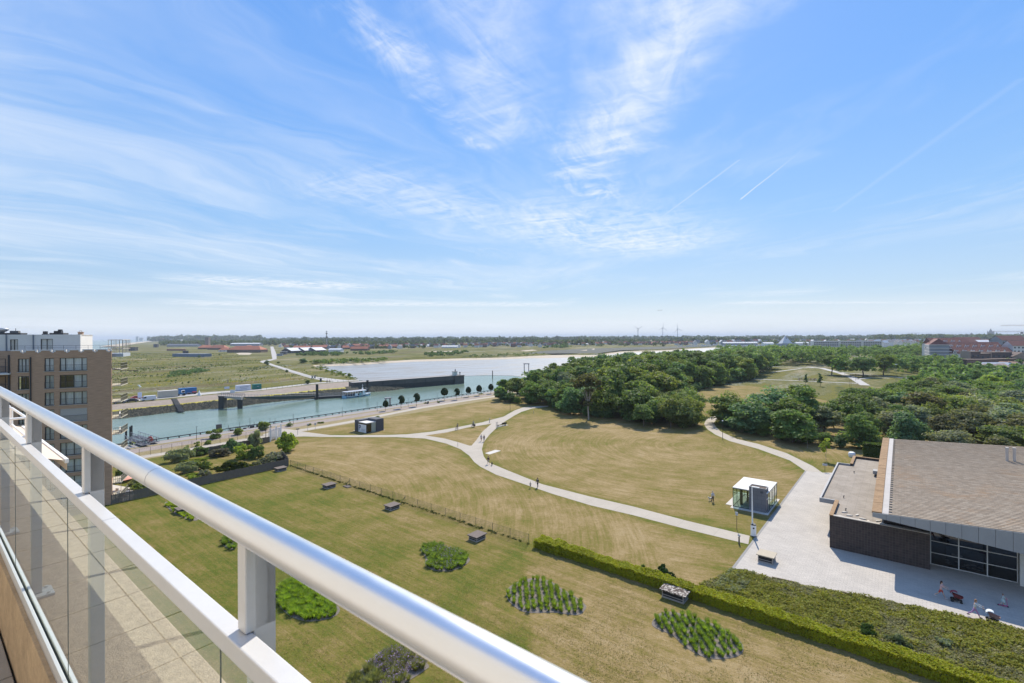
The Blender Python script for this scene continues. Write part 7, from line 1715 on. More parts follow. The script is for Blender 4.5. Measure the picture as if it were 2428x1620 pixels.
def person(label, loc, rz, top, bottom, hair=(.06, .035, .02), legs=(.35, -.35), knees=(.1, .35), arms=(-.35, .35), elbows=(.3, .3), lean=0.0, h=1.75, shorts=False, skirt=False, sit=None, sleeves=True, shoes=(.1, .1, .1), group=None, long_hair=False, z=0):
    o = thing('person', label, 'person', (loc[0], loc[1], z), rz, group); s = h / 1.75
    pel = Vector((0, 0, .93)) if sit is None else Vector((0, 0, sit)); up = lambda p, d: p + Vector((0, math.sin(lean) * d, math.cos(lean) * d))
    waist, chest, neck, chin, crown_ = up(pel, .18), up(pel, .42), up(pel, .56), up(pel, .63), up(pel, .76)
    V = [pel, waist, chest, neck, chin, crown_]; Ed = [(0, 1), (1, 2), (2, 3), (3, 4), (4, 5)]; Rd = [(.155, .115), (.135, .10), (.165, .115), .058, .078, .085]
    J = {}
    for k, sg in enumerate((-1, 1)):
        hip = pel + Vector((sg * .095, 0, -.05)); kn = pv(hip, legs[k], .43); an = pv(kn, legs[k] - knees[k], .42); toe = an + Vector((0, .17, -.03)); b = len(V)
        V += [hip, kn, an, toe]; Ed += [(0, b), (b, b + 1), (b + 1, b + 2), (b + 2, b + 3)]; Rd += [.088, .058, .040, .036]
        sh = up(pel, .49) + Vector((sg * .185, 0, 0)); el = pv(sh, arms[k], .29, sg * .12); wr = pv(el, arms[k] + elbows[k], .25); ha = pv(wr, arms[k] + elbows[k], .08); b2 = len(V)
        V += [sh, el, wr, ha]; Ed += [(2, b2), (b2, b2 + 1), (b2 + 1, b2 + 2), (b2 + 2, b2 + 3)]; Rd += [.056, .042, .030, (.040, .018)]
        a = arms[k] + elbows[k]; f = len(V)
        for q in range(4): base = ha + Vector(((q - 1.5) * .018, 0, 0)); mid = pv(base, a + .25, .045 - .006 * abs(q - 1.3)); tip = pv(mid, a + .7, .035); c = len(V); V += [mid, tip]; Ed += [(b2 + 3, c), (c, c + 1)]; Rd += [.0095, .008]
        th_ = pv(wr, a + .5, .05) + Vector((-sg * .035, .01, 0)); V.append(th_); Ed.append((b2 + 2, len(V) - 1)); Rd.append(.010)
        J[k] = (hip, kn, an, toe, sh, el, wr)
    V = [v * s for v in V]; Rd = [tuple(x * s for x in r) if isinstance(r, tuple) else r * s for r in Rd]
    obj('body', skin_mesh('body', V, Ed, Rd, M_SKIN), o)
    v2 = [pel + Vector((0, 0, .0)), waist, chest, up(pel, .53)]; e2 = [(0, 1), (1, 2), (2, 3)]; r2 = [(.168, .128), (.15, .115), (.18, .13), (.085, .075)]
    for k in (0, 1):
        sh, el, wr = J[k][4:7]; b = len(v2); v2 += [sh, sh.lerp(el, .75)]; e2 += [(2, b), (b, b + 1)]; r2 += [.068, .056]
        if sleeves: v2.append(wr); e2.append((b + 1, b + 2)); r2.append(.042)
    obj('shirt', skin_mesh('shirt', [v * s for v in v2], e2, [tuple(x * s for x in r) if isinstance(r, tuple) else r * s for r in r2], cloth(top)), o)
    if skirt:
        mb = MB(); mb.lathe([(.15 * s, (pel.z + .1) * s), (.20 * s, (pel.z - .1) * s), (.27 * s, (pel.z - .42) * s), (.25 * s, (pel.z - .43) * s)], 14); mb.build('skirt', cloth(bottom), o)
    else:
        v3 = [pel + Vector((0, 0, .1)), pel]; e3 = [(0, 1)]; r3 = [(.16, .12), (.17, .13)]
        for k in (0, 1):
            hip, kn, an = J[k][:3]; b = len(v3); v3 += [hip, hip.lerp(kn, .85 if shorts else 1)]; e3 += [(1, b), (b, b + 1)]; r3 += [.105, .085 if shorts else .075]
            if not shorts: v3.append(kn.lerp(an, .92)); e3.append((b + 1, b + 2)); r3.append(.055)
        obj('trousers', skin_mesh('trousers', [v * s for v in v3], e3, [tuple(x * s for x in r) if isinstance(r, tuple) else r * s for r in r3], cloth(bottom)), o)
    hm = MB(); hc_ = (crown_ - Vector((0, .02, .0))) * s; hm.ball(hc_ + Vector((0, -.012 * s, .012 * s)), .098 * s, .105 * s, .10 * s, 10, 7)
    if long_hair: hm.ball(hc_ + Vector((0, -.075 * s, -.10 * s)), .085 * s, .05 * s, .17 * s, 8, 6)
    hm.build('hair', cloth(hair), o)
    fc = MB(); f0 = (chin + (crown_ - chin) * .45 + Vector((0, .085, 0))) * s; fc.ball(f0 + Vector((0, .012 * s, -.01 * s)), .013 * s, .018 * s, .02 * s, 6, 4)
    for sg in (-1, 1): fc.ball(f0 + Vector((sg * .085 * s, -.08 * s, 0)), .012 * s, .02 * s, .03 * s, 6, 4)
    fc.build('nose_and_ears', M_SKIN, o); ey = MB()
    for sg in (-1, 1): ey.ball(f0 + Vector((sg * .032 * s, -.006 * s, .03 * s)), .010 * s, seg=6, rings=4)
    ey.ball(f0 + Vector((0, -.006 * s, -.045 * s)), .024 * s, .008 * s, .006 * s, 6, 4); ey.build('eyes_and_mouth', cloth((.08, .03, .03)), o)
    for k in (0, 1):
        an, toe = J[k][2], J[k][3]; MB().ball((an.lerp(toe, .5) - Vector((0, 0, .03))) * s, .05 * s, .14 * s, .05 * s, 8, 5).build('shoe', cloth(shoes), o)
    return o
def dog(label, loc, rz, col, s=1.0):
    o = thing('dog', label, 'dog', (loc[0], loc[1], 0), rz); V = [(0, -.32, .52), (0, -.05, .50), (0, .22, .54), (0, .40, .68), (0, .50, .76), (0, .66, .72), (0, -.48, .62), (0, -.60, .74)]; Ed = [(0, 1), (1, 2), (2, 3), (3, 4), (4, 5), (0, 6), (6, 7)]; Rd = [.115, .105, .145, .085, .085, .04, .03, .015]
    for sg in (-1, 1):
        b = len(V); V += [(sg * .10, .24, .32), (sg * .10, .22, .16), (sg * .10, .27, .03)]; Ed += [(2, b), (b, b + 1), (b + 1, b + 2)]; Rd += [.05, .035, .035]
        b = len(V); V += [(sg * .10, -.24, .34), (sg * .10, -.42, .20), (sg * .10, -.38, .03)]; Ed += [(0, b), (b, b + 1), (b + 1, b + 2)]; Rd += [.065, .035, .033]
        b = len(V); V += [(sg * .075, .46, .86)]; Ed += [(4, b)]; Rd += [.02]
    obj('body', skin_mesh('body', [Vector(v) * s for v in V], Ed, [r * s for r in Rd], cloth(col)), o); return o
def bike(label, loc, rz, col=(.03, .03, .035), cargo=False):
    o = thing('bicycle', label, 'bicycle', (loc[0], loc[1], 0), rz)
    for y in (-.52, .52 + (.45 if cargo else 0)):
        r = .34 if not (cargo and y > 0) else .25; w = MB(); n = 20
        for i in range(n): a, b = 2 * math.pi * i / n, 2 * math.pi * (i + 1) / n; w.tube((0, y + r * math.cos(a), r + r * math.sin(a)), (0, y + r * math.cos(b), r + r * math.sin(b)), .022, 5, caps=False)
        for i in range(6): a = math.pi * i / 6; w.tube((0, y + r * math.cos(a), r + r * math.sin(a)), (0, y - r * math.cos(a), r - r * math.sin(a)), .005, 3)
        w.build('wheel', M_BLACK, o)
    f = MB(); hd = Vector((0, .36, .86)); bb = Vector((0, -.05, .28)); st_ = Vector((0, -.22, .78))
    for a, b in ((bb, hd), (bb, st_), (st_, hd), (st_, (0, -.52, .34)), (bb, (0, -.52, .34)), (hd, (0, .52 + (.45 if cargo else 0), .30))): f.tube(a, b, .022, 6)
    f.build('frame', cloth(col), o); MB().tube(st_, (0, -.25, .93), .018, 6).ball((0, -.27, .95), .08, .14, .04, 8, 5).build('saddle', M_BLACK, o); MB().tube(hd, (0, .33, 1.02), .018, 6).tube((-.28, .25, 1.03), (.28, .25, 1.03), .018, 6).build('handlebar', M_BLACK, o)
    if cargo: MB().box(-.32, .32, .42, 1.1, .35, .95).build('cargo_box', M_BLACK, o, bevel=.05)
    return o
def pram(label, loc, rz, col, hood):
    o = thing('pram', label, 'pram', (loc[0], loc[1], 0), rz); f = MB()
    for x in (-.24, .24): f.tube((x, -.62, 1.02), (x, .35, .2), .018, 6).tube((x, -.3, .2), (x, .1, .62), .018, 6)
    f.tube((-.24, -.62, 1.02), (.24, -.62, 1.02), .022, 6).build('chassis', M_BLACK, o)
    for x in (-.27, .27):
        for y, r in ((-.3, .15), (.38, .12)): MB().tube((x - .025, y, r), (x + .025, y, r), r, 12).build('wheel', M_BLACK, o)
    MB().raw([(-.2, -.15, .42), (.2, -.15, .42), (.2, .45, .45), (-.2, .45, .45), (-.24, -.3, .82), (.24, -.3, .82), (.23, .55, .62), (-.23, .55, .62)], [(0, 3, 2, 1), (0, 1, 5, 4), (1, 2, 6, 5), (2, 3, 7, 6), (3, 0, 4, 7)]).build('seat', cloth(col), o, bevel=.03)
    h_ = MB(); n = 5
    for i in range(n): a, b = R(10 + 24 * i), R(10 + 24 * (i + 1)); h_.poly([(-.25, -.12 - .34 * math.cos(a), .72 + .34 * math.sin(a)), (.25, -.12 - .34 * math.cos(a), .72 + .34 * math.sin(a)), (.25, -.12 - .34 * math.cos(b), .72 + .34 * math.sin(b)), (-.25, -.12 - .34 * math.cos(b), .72 + .34 * math.sin(b))])
    h_.build('hood', cloth(hood), o); MB().box(-.2, .2, -.25, .25, .18, .34).build('basket', M_BLACK, o); return o
DW = math.atan2(-.778, -.628) - R(90)
person('walker with pale top and bag on the path before the wood, left of two', G(1141, 1047), R(170), (.42, .40, .42), (.30, .12, .10), shorts=True, shoes=(.3, .3, .3)); 
person('walker in dark top on the path before the wood, right of two', G(1147.7, 1048), R(170), (.07, .06, .09), (.25, .24, .26), shorts=True, legs=(-.3, .3), knees=(.3, .1))
person('person in dark red top and shorts walking a dog on the winding path', G(1157.8, 1101.5), R(205), (.06, .02, .03), (.30, .29, .28), shorts=True, arms=(.2, -.4))
dog('dark dog beside the person in dark red top on the winding path', (G(1166.5, 1103.5).x, G(1166.5, 1103.5).y), R(190), (.04, .035, .03), .9)
person('adult in dark clothes walking on the path beside a small child', G(1274.6, 1156.5), R(150), (.035, .05, .055), (.05, .05, .06), legs=(.3, -.4), long_hair=True)
person('small child in light shirt on the path beside the adult in dark', G(1257.6, 1157.5), R(160), (.45, .43, .40), (.12, .12, .14), h=1.1, shorts=True)
person('man in pale shirt and dark trousers standing on the lawn with white dog', G(1690, 1190.5), R(200), (.55, .57, .62), (.02, .022, .03), hair=(.35, .3, .26), legs=(.12, -.12), knees=(.05, .1), arms=(.25, -.1), elbows=(.5, .2))
dog('white dog at the feet of the man on the dry lawn', (G(1684, 1187.5).x, G(1684, 1187.5).y), R(120), (.62, .60, .56), .85)
p = G(1083, 1019); bike('bicycle ridden towards the pavilion, left of two on the branch path', (p.x, p.y), R(215)); person('cyclist in dark shirt riding on the branch path toward the pavilion', (p.x + .12, p.y + .2), R(215), (.03, .035, .05), (.05, .05, .06), legs=(1.1, .7), knees=(1.3, .5), arms=(.95, .95), elbows=(.25, .25), lean=.25, sit=.98, shorts=True)
p = G(1121, 1012); bike('dark cargo bicycle with front box on the branch path', (p.x, p.y), R(215), cargo=True); person('cyclist in grey shirt riding the dark cargo bicycle', (p.x + .12, p.y + .2), R(215), (.28, .28, .28), (.06, .06, .08), legs=(1.1, .7), knees=(1.3, .5), arms=(.95, .95), elbows=(.25, .25), lean=.12, sit=.98)
WD = math.atan2(-.628, .778) - R(90)     # walking along the plaza towards the right
person('woman in pale pink top and red shorts pushing a dark red pram', G(2231, 1418), WD, (.55, .36, .36), (.45, .06, .04), hair=(.05, .02, .015), legs=(.45, -.5), knees=(.1, .4), arms=(.85, .85), elbows=(.5, .5), shorts=True, sleeves=False, long_hair=True, lean=.1, h=1.72, shoes=(.6, .6, .6))
q = G(2231, 1418) + Vector((.778, -.628, 0)) * 1.15; pram('dark red pram pushed by the woman in red shorts', (q.x, q.y), WD, (.16, .03, .03), (.30, .06, .07))
person('woman in light shirt and lilac trousers pushing a pram with white cover', G(2311, 1464), WD, (.48, .52, .54), (.34, .20, .36), hair=(.30, .16, .08), legs=(.5, -.5), knees=(.1, .4), arms=(.85, .85), elbows=(.5, .5), lean=.15, long_hair=True, h=1.72)
q = G(2311, 1464) + Vector((.778, -.628, 0)) * 1.2; pram('pram with white cover at the sunlit plaza edge', (q.x, q.y), WD, (.25, .16, .14), (.62, .66, .66))
q = G(2378, 1438); o = thing('kick_scooter', 'pink kick scooter under the child on the shaded plaza', 'scooter', (q.x, q.y, 0), WD); pk = cloth((.50, .04, .20))
MB().box(-.07, .07, -.3, .3, .09, .13).build('deck', pk, o); MB().tube((0, .32, .1), (0, .25, .85), .02, 6).tube((-.18, .25, .85), (.18, .25, .85), .02, 6).build('handlebar', pk, o)
for y in (-.34, .36): MB().tube((-.02, y, .07), (.02, y, .07), .07, 10).build('wheel', M_BLACK, o)
person('child in pale green dress riding a pink kick scooter on the shaded plaza', (q.x, q.y - .02), WD, (.42, .52, .50), (.42, .52, .50), hair=(.2, .1, .05), h=1.12, skirt=True, legs=(.1, -.3), knees=(.1, .2), arms=(.8, .8), elbows=(.4, .4), z=.12, sleeves=False)
# the groups on the far meadow
proto = [person('person in pale shirt standing in the row of people on the far meadow', G(1893, 903.5), R(180), (.55, .50, .50), (.12, .10, .12), group='row of people on the far meadow', shorts=True), person('person in dark red shirt standing in the row of people on the far meadow', G(1896, 903.5), R(90), (.25, .05, .06), (.06, .06, .08), group='row of people on the far meadow'), person('person in navy shirt standing in the row of people on the far meadow', G(1900, 903), R(10), (.05, .07, .16), (.3, .28, .25), group='row of people on the far meadow')]
rg = random.Random(31)
for i, px in enumerate((1903.5, 1907, 1916, 1919, 1922, 1925, 1928, 1930.5, 1933, 1936)):
    dup(proto[i % 3], G(px, 904 + rg.uniform(-.8, .8)), rg.uniform(0, 6))
for i in range(11):
    k = i % 3; dup(proto[k], G(1896 + 13.5 * rg.random(), 919 + 8 * rg.random()), rg.uniform(0, 6), ('person in pale shirt', 'person in dark red shirt', 'person in navy shirt')[k] + ' in the cluster of people nearer on the far meadow', 'cluster of people on the far meadow')
for px, py, lb in ((776, 907.5, 'left cyclist on the far quay near the dune road'), (782, 907, 'right cyclist on the far quay near the dune road')):
    p = G(px, py); bike(lb.replace('cyclist', 'bicycle'), (p.x, p.y), R(60)); person(lb, (p.x + .1, p.y - .17), R(-30) + R(60) + R(30), (.05, .05, .08) if px < 780 else (.3, .05, .05), (.06, .06, .07), legs=(1.1, .7), knees=(1.3, .5), arms=(.95, .95), elbows=(.25, .25), lean=.25, sit=.98)
o = thing('picnic_table', 'dark picnic table on the far meadow left of the people', 'table', G(1885, 918), .3); MB().box(-1.1, 1.1, -.4, .4, .7, .78).build('tabletop', M_PLANK, o)
for y in (-.75, .75): MB().box(-1.1, 1.1, y - .15, y + .15, .42, .48).build('bench', M_PLANK, o)
for x in (-.8, .8): MB().box(x - .05, x + .05, -.7, .7, 0, .7).build('leg', M_PLANK, o)
# ------------------------------------------------------------------ far buildings and landmarks
M_RED = mat('red_tiles', (.36, .13, .075), .85, .18, .3); M_DRED = mat('dark_red_tiles', (.15, .058, .048), .85, .2, .3); M_BRB = mat('brown_brick', (.16, .115, .09), .9, .15, .4); M_GREYR = mat('slate_roof', (.13, .135, .15), .8, .15, .3)
M_WHW = mat('white_wall', (.66, .64, .61), .9, .06, .3); M_GWALL = mat('grey_wall', (.27, .29, .32), .9, .08, .3); M_WIN = mat('dark_window', (.045, .055, .07), .25, .1, .5); M_PALER = mat('pale_sheet_roof', (.52, .53, .55), .7, .08, .2); M_BARN = mat('dark_barn', (.085, .085, .09), .9, .15, .3)
def building(name, label, px, py, L_, W_, h, rh, rz, wall, roof, nwin=0, floors=1, shape='gable', cat='building', group=None, dep=None, z=0, over=.4, ww=1.3, wh=1.4):
    p = G(px, py) if dep is None else D(px, dep, z); o = thing(name, label, cat, p, rz, group); l, w = L_ / 2, W_ / 2
    MB().box(-l, l, -w, w, 0, h).build('wall', wall, o); rf = MB(); e = over
    if shape == 'gable':
        rf.raw([(-l - e, -w - e, h - .1), (l + e, -w - e, h - .1), (l + e, 0, h + rh), (-l - e, 0, h + rh), (-l - e, w + e, h - .1), (l + e, w + e, h - .1)], [(0, 1, 2, 3), (3, 2, 5, 4), (0, 4, 5, 1)])
        MB().raw([(-l, -w, h), (-l, w, h), (-l, 0, h + rh * .93), (l, -w, h), (l, w, h), (l, 0, h + rh * .93)], [(0, 2, 1), (3, 4, 5)]).build('gable', wall, o)
    elif shape == 'hip':
        r_ = min(l * .85, w * .95); rf.raw([(-l - e, -w - e, h - .1), (l + e, -w - e, h - .1), (l + e, w + e, h - .1), (-l - e, w + e, h - .1), (-l + r_, 0, h + rh), (l - r_, 0, h + rh)], [(0, 1, 5, 4), (1, 2, 5), (2, 3, 4, 5), (3, 0, 4), (3, 2, 1, 0)])
    else: rf.box(-l - e, l + e, -w - e, w + e, h, h + rh)
    rf.build('roof', roof, o)
    if nwin:
        wm = None
        for f in range(floors):
            for i in range(nwin):
                x = -l + L_ * (i + .5) / nwin; zz = (f + .5) * h / floors
                if wm is None: w_ = MB().box(-ww / 2, ww / 2, -.05, .02, -wh / 2, wh / 2).build('window', M_WIN, o, (x, -w, zz)); wm = w_.data
                else: obj('window', wm, o, (x, -w, zz))
    return o
BW = -.12
building('bunker', 'long low blue grey bunker building in the dune grass', 455, 846, 60, 12, 4.2, .4, -.28, mat('bunker_concrete', (.15, .19, .25), .9, .1, .2), M_GWALL, shape='flat', over=.1)
building('bunker', 'small dark turret on top of the left end of the long bunker', 440, 843.5, 6, 5, 7.5, .3, -.28, M_BARN, M_BARN, shape='flat', over=.1)
building('long_shed', 'long low grey roofed shed behind the dunes left of the water tower', 437, 822, 108, 20, 5, 4, -.1, M_GWALL, M_GREYR)
building('barrack', 'red roofed hipped house nearest left under the water tower', 489, 828, 34, 18, 4, 6, .5, M_BRB, M_RED, 6, shape='hip')
building('barrack', 'red roofed hipped house right of the water tower', 519, 829.5, 44, 18, 4.5, 6.5, -.15, M_BRB, M_RED, 8, shape='hip')
building('barrack', 'small red hipped house below the pair by the water tower', 533, 834, 20, 14, 3.5, 5, .4, M_WHW, M_RED, 3, shape='hip')
building('barrack', 'largest red roofed barrack with long dark window rows left of the straight road', 587, 836, 66, 22, 5.5, 7, -.1, M_BRB, M_RED, 18, 2, shape='hip')
building('barrack', 'red cross gable in the middle of the largest barrack', 590, 835.5, 14, 24, 6.5, 6.5, 1.47, M_BRB, M_RED, 3)
building('long_shed', 'pale sawtooth shed behind the largest red barrack', 585, 820, 105, 24, 7, 3, -.05, M_GWALL, M_PALER)
building('long_shed', 'low red brick wall building left of the red houses', 418, 832, 38, 8, 3.4, .5, -.1, mat('pale_red_wall', (.30, .17, .13), .9, .1, .3), M_RED, shape='flat')
for i, (px, py, l, w, rr_, lb) in enumerate(((718, 829, 40, 20, M_RED, 'red roofed barrack right of the straight road, leftmost'), (764, 827, 46, 18, M_RED, 'red roofed barrack just under the radio mast'), (825, 828, 22, 16, M_RED, 'short red barrack right of the round green trees'), (854, 831.5, 36, 14, M_RED, 'nearest long red barrack with dark wall right of the radio mast'), (855, 822.5, 44, 16, M_RED, 'farther red barrack behind the nearest long one'), (890, 826, 46, 16, M_RED, 'red barrack with gable in the right part of the row'), (934, 825, 46, 14, M_RED, 'rightmost red barrack with sawtooth gables'))):
    building('barrack', lb, px, py, l, w, 3.8, 5, -.06 + .05 * (i % 3), M_BRB, rr_, int(l / 5))
for i in range(4): building('gable_dormer', ('first', 'second', 'third', 'fourth')[i] + ' small red sawtooth gable from left on the rightmost barrack', 905 + 5.5 * i, 826.5, 3.6, 6, 4.4, 3, 1.5, M_BRB, M_RED, dep=None)
for px, py, lb in ((693, 837.5, 'dark barn with pale roof slopes left of its twin'), (724, 836.5, 'dark barn with pale roof slopes in the middle of three'), (750, 836, 'dark barn with pale roof slopes right of its twins')): building('barn', lb, px, py, 26, 22, 4.5, 5, 1.2, M_BARN, M_PALER, over=.8)
building('shed', 'whitish shed below the red barracks right of the barns', 797, 835.5, 24, 12, 5, 2.5, -.1, M_WHW, M_PALER)
building('guard_house', 'small dark guard house on the right of the straight road', 673, 840.5, 9, 6, 4.2, .3, 0, M_BARN, M_PALER, shape='flat'); building('guard_house', 'small concrete block beside the straight road end', 664, 844, 8, 4, 3, .3, 0, M_GWALL, M_GWALL, shape='flat')
building('control_post', 'dark little control building on the dune crest near the beach', 370, 824, 10, 8, 10, .5, 0, M_BARN, M_GWALL, shape='flat'); building('control_post', 'dark square blockhouse on the dunes behind the brick block', 316, 832, 14, 10, 7.5, .5, 0, M_BARN, M_BARN, shape='flat')
o = thing('water_tower', 'square brown water tower above the red roofs', 'tower', D(492.5, 1290)); MB().box(-4.4, 4.4, -4.4, 4.4, 0, 23).build('shaft', mat('tower_brick', (.28, .22, .20), .9, .08, .2), o); MB().box(-4.7, 4.7, -4.7, 4.7, 23, 29.5).build('tank', mat('tower_tank', (.25, .21, .195), .9, .08, .2), o)
# long pale halls in the middle distance
for px, py, l, m_, lb in ((1003, 822, 58, M_PALER, 'long cream roofed hall behind the red barracks'), (1067, 825, 40, M_PALER, 'long pale hall in front of the dark trees left of centre'), (1079, 809.5, 40, M_PALER, 'small pale hall far off among the trees'), (1323, 817, 34, M_PALER, 'left pale greenhouse hall by the salt marsh'), (1371, 818, 62, M_PALER, 'right long pale greenhouse hall by the salt marsh'), (1425, 812, 36, M_PALER, 'pale block far off behind the salt marsh'), (1155, 815, 60, M_PALER, 'long grey shed left of the village houses')):
    building('hall', lb, px, py, l, 16, 3.5, 2.5, 0, M_WHW, m_)
# villages: each house its own
hr = random.Random(12); kinds = [(M_WHW, M_GREYR), (M_BRB, M_DRED), (M_WHW, M_RED), (M_GWALL, M_GREYR), (M_BRB, M_GREYR), (M_WHW, M_DRED)]
def village(lbl, grp, px0, px1, d0, d1, n, hh=5.5, sc__=1.0, kk=None, seed=1):
    rr = random.Random(seed); protos = []
    for i in range(n):
        dep = rr.uniform(d0, d1); px = px0 + (px1 - px0) * (i + rr.uniform(.2, .8)) / n; k = i % len(kk or kinds)
        if i < len(kk or kinds): w, r = (kk or kinds)[k]; o = building('house', lbl, px, 0, 11 * sc__, 8 * sc__, hh * sc__, 4.2 * sc__, rr.uniform(-.4, .4) + (1.57 if i % 3 == 0 else 0), w, r, 3, 2 if hh > 5 else 1, dep=dep, group=grp, cat='house'); protos.append(o)
        else: dup(protos[k], D(px, dep), rr.uniform(-.4, .4) + (1.57 if i % 3 == 0 else 0))
village('small house of the far village behind the mudflat', 'houses of the far village', 1120, 1310, 1250, 1700, 50, seed=3)
village('red and white house in the far row beyond the salt marsh', 'far row of houses beyond the marsh', 1290, 1650, 1450, 1750, 64, seed=4, kk=[(M_BRB, M_RED), (M_WHW, M_RED), (M_BRB, M_DRED)])
village('far house among the trees on the left horizon', 'far houses on the left horizon', 660, 1130, 1130, 1600, 60, seed=5)
village('pale town house in the far white row left of the red roofed blocks', 'far white town houses', 2060, 2230, 1050, 1500, 40, hh=8, sc__=1.25, seed=6, kk=[(M_WHW, M_GREYR), (M_WHW, M_RED), (M_WHW, M_PALER)])
village('town house in the far quarter under the church', 'far town quarter under the church', 2240, 2440, 700, 1300, 44, hh=9, sc__=1.25, seed=7, kk=[(M_WHW, M_DRED), (M_BRB, M_DRED), (M_WHW, M_RED), (M_GWALL, M_GREYR)])
village('far pale building between the marina and the town', 'far pale buildings by the marina', 1640, 2060, 1400, 1900, 40, hh=5, sc__=1.5, seed=8, kk=[(M_WHW, M_PALER), (M_GWALL, M_GREYR), (M_WHW, M_RED)])
# white seaside apartment slab with gridded front
wb = thing('white_apartment_slab', 'long white apartment slab with gridded balconies behind the far trees', 'building', D(2010, 900), -.06)
MB().box(-61, 61, 0, 12, 0, 16).build('wall', M_WHW, wb); MB().box(-61.3, 61.3, -.5, 12.3, 16, 16.6).build('roof', M_PALER, wb); wm = None
for f in range(4):
    for i in range(30):
        if i in (11, 21): continue
        x = -59 + i * 4.05; z = 4.6 + f * 3.0
        if wm is None: w_ = MB().box(-1.5, 1.5, -.35, -.02, -.7, .75).build('window', M_WIN, wb, (x, 0, z)); wm = w_.data
        else: obj('window', wm, wb, (x, 0, z))
for f in range(5): MB().box(-61, 61, -1.0, -.36, 2.9 + f * 3.0, 3.25 + f * 3.0).build('balcony', M_WHW, wb)
# pyramid roofed clubhouse, marina
o = thing('clubhouse', 'pointed tent like clubhouse with dark glass gable at the marina', 'building', D(1862, 1120)); MB().box(-18, 18, -8, 8, 0, 9).build('wall', M_GWALL, o); MB().raw([(-12, -9, 9), (12, -9, 9), (12, 9, 9), (-12, 9, 9), (0, 0, 27)], [(1, 2, 4), (2, 3, 4), (3, 0, 4), (0, 1, 4)]).build('roof', M_PALER, o); MB().raw([(-4, -8.7, 9.2), (6, -8.7, 9.2), (.6, -1.0, 25.2)], [(0, 1, 2)]).build('gable_glass', M_BARN, o)
for px, lb, l in ((1900, 'pale shed right of the pointed clubhouse', 34), (1820, 'white marina hangar left of the pointed clubhouse', 26), (1753, 'long grey marina hall behind the masts', 95)): building('hall', lb, px, 0, l, 14, 7, 3, 0, M_WHW if l < 90 else M_GWALL, M_PALER, dep=1250 + l)
sbt = thing('sailing_boat', 'white sailing boat with bare mast moored in the far marina', 'boat', D(1645, 1290, 0), .4, 'sailing boats in the far marina')
hl = MB()
for (a, w), (b, v) in zip(((0, .9), (3, 1.5), (6, 1.4), (8.5, .8), (10, .05)), ((3, 1.5), (6, 1.4), (8.5, .8), (10, .05))):
    for sg in (-1, 1): q = [(a, sg * w * .6, 0), (b, sg * v * .6, 0), (b, sg * v, 1.2), (a, sg * w, 1.2)]; hl.poly(q if sg < 0 else q[::-1])
    hl.poly([(a, -w, 1.2), (b, -v, 1.2), (b, v, 1.2), (a, w, 1.2)])
hl.build('hull', M_WPAINT, sbt); MB().tube((4.5, 0, 1.2), (4.5, 0, 13.5), .14, 5).tube((4.5, 0, 2.4), (.6, 0, 2.2), .12, 5).build('mast', M_GSTEEL, sbt); MB().box(2, 5, -.8, .8, 1.2, 1.9).build('cabin', M_HULLW, sbt)
mr = random.Random(44)
for i in range(84): dup(sbt, D(1605 + 2.6 * i + mr.uniform(-1, 1), mr.uniform(1230, 1480), 0), mr.uniform(-.5, .8), scale=mr.uniform(.75, 1.2))
# town on the right
ab = thing('gabled_apartment_block', 'big apartment block with stacked dark red roofs and white gables at right edge', 'building', D(2300, 440), -.18)
for k, (y, ez, rz_, x0, x1) in enumerate(((0, 10.3, 15.6, -16, 34), (14, 14.6, 20.2, -20, 36), (28, 19.0, 24.2, -14, 18))):
    MB().box(x0, x1, y, y + 12, 0, ez).build('wall', M_WHW, ab)
    MB().raw([(x0 - .4, y - .6, ez - .2), (x1 + .4, y - .6, ez - .2), (x1 + .4, y + 7, rz_), (x0 - .4, y + 7, rz_), (x0 - .4, y + 13, ez - .2), (x1 + .4, y + 13, ez - .2)], [(0, 1, 2, 3), (3, 2, 5, 4), (0, 3, 4), (1, 5, 2)]).build('roof', M_DRED, ab)
    n = int((x1 - x0) / 6.5)
    for i in range(n):
        x = x0 + 3.5 + i * 6.5 + (2 if k == 1 else 0)
        g = MB().raw([(x - 1.7, y - .75, ez - .1), (x + 1.7, y - .75, ez - .1), (x, y - .55, ez + 3.6), (x - 1.7, y + 3, ez + .6), (x + 1.7, y + 3, ez + .6), (x, y + 4.4, ez + 3.5)], [(0, 1, 2)]).build('gable', M_WHW, ab)
        MB().raw([(x - 1.9, y - .8, ez - .1), (x, y - .6, ez + 3.8), (x, y + 4.6, ez + 3.7), (x - 1.9, y + 3.2, ez + .9)], [(0, 1, 2, 3)]).raw([(x + 1.9, y - .8, ez - .1), (x, y - .6, ez + 3.8), (x, y + 4.6, ez + 3.7), (x + 1.9, y + 3.2, ez + .9)], [(3, 2, 1, 0)]).build('dormer_roof', M_DRED, g)
        MB().box(x - .5, x + .5, y - .84, y - .76, ez + .4, ez + 1.6).build('window', M_WIN, g)
        if i < n - 1: MB().box(x + 2.4, x + 4.1, y + 1.2, y + 1.5, ez + 1.6, ez + 2.6).build('skylight', M_PALER, ab)
bw = thing('balcony_apartment_block', 'pale stepped apartment block with white balconies left of the red gables', 'building', D(2240, 450), .95)
for f in range(6): MB().box(-14 + f * .8, 30, -2, 12, 3 * f, 3 * f + 2.6).build('storey', M_GWALL, bw); MB().box(-15.5 + f * .8, 30, -3.6, 12, 3 * f + 2.6, 3 * f + 3.0).build('balcony', M_WHW, bw)
MB().raw([(-9, -3, 18), (30, -3, 18), (30, 5, 23.5), (-6, 5, 23.5), (-9, 12, 18), (30, 12, 18)], [(0, 1, 2, 3), (3, 2, 5, 4), (0, 3, 4), (1, 5, 2)]).build('roof', M_DRED, bw)
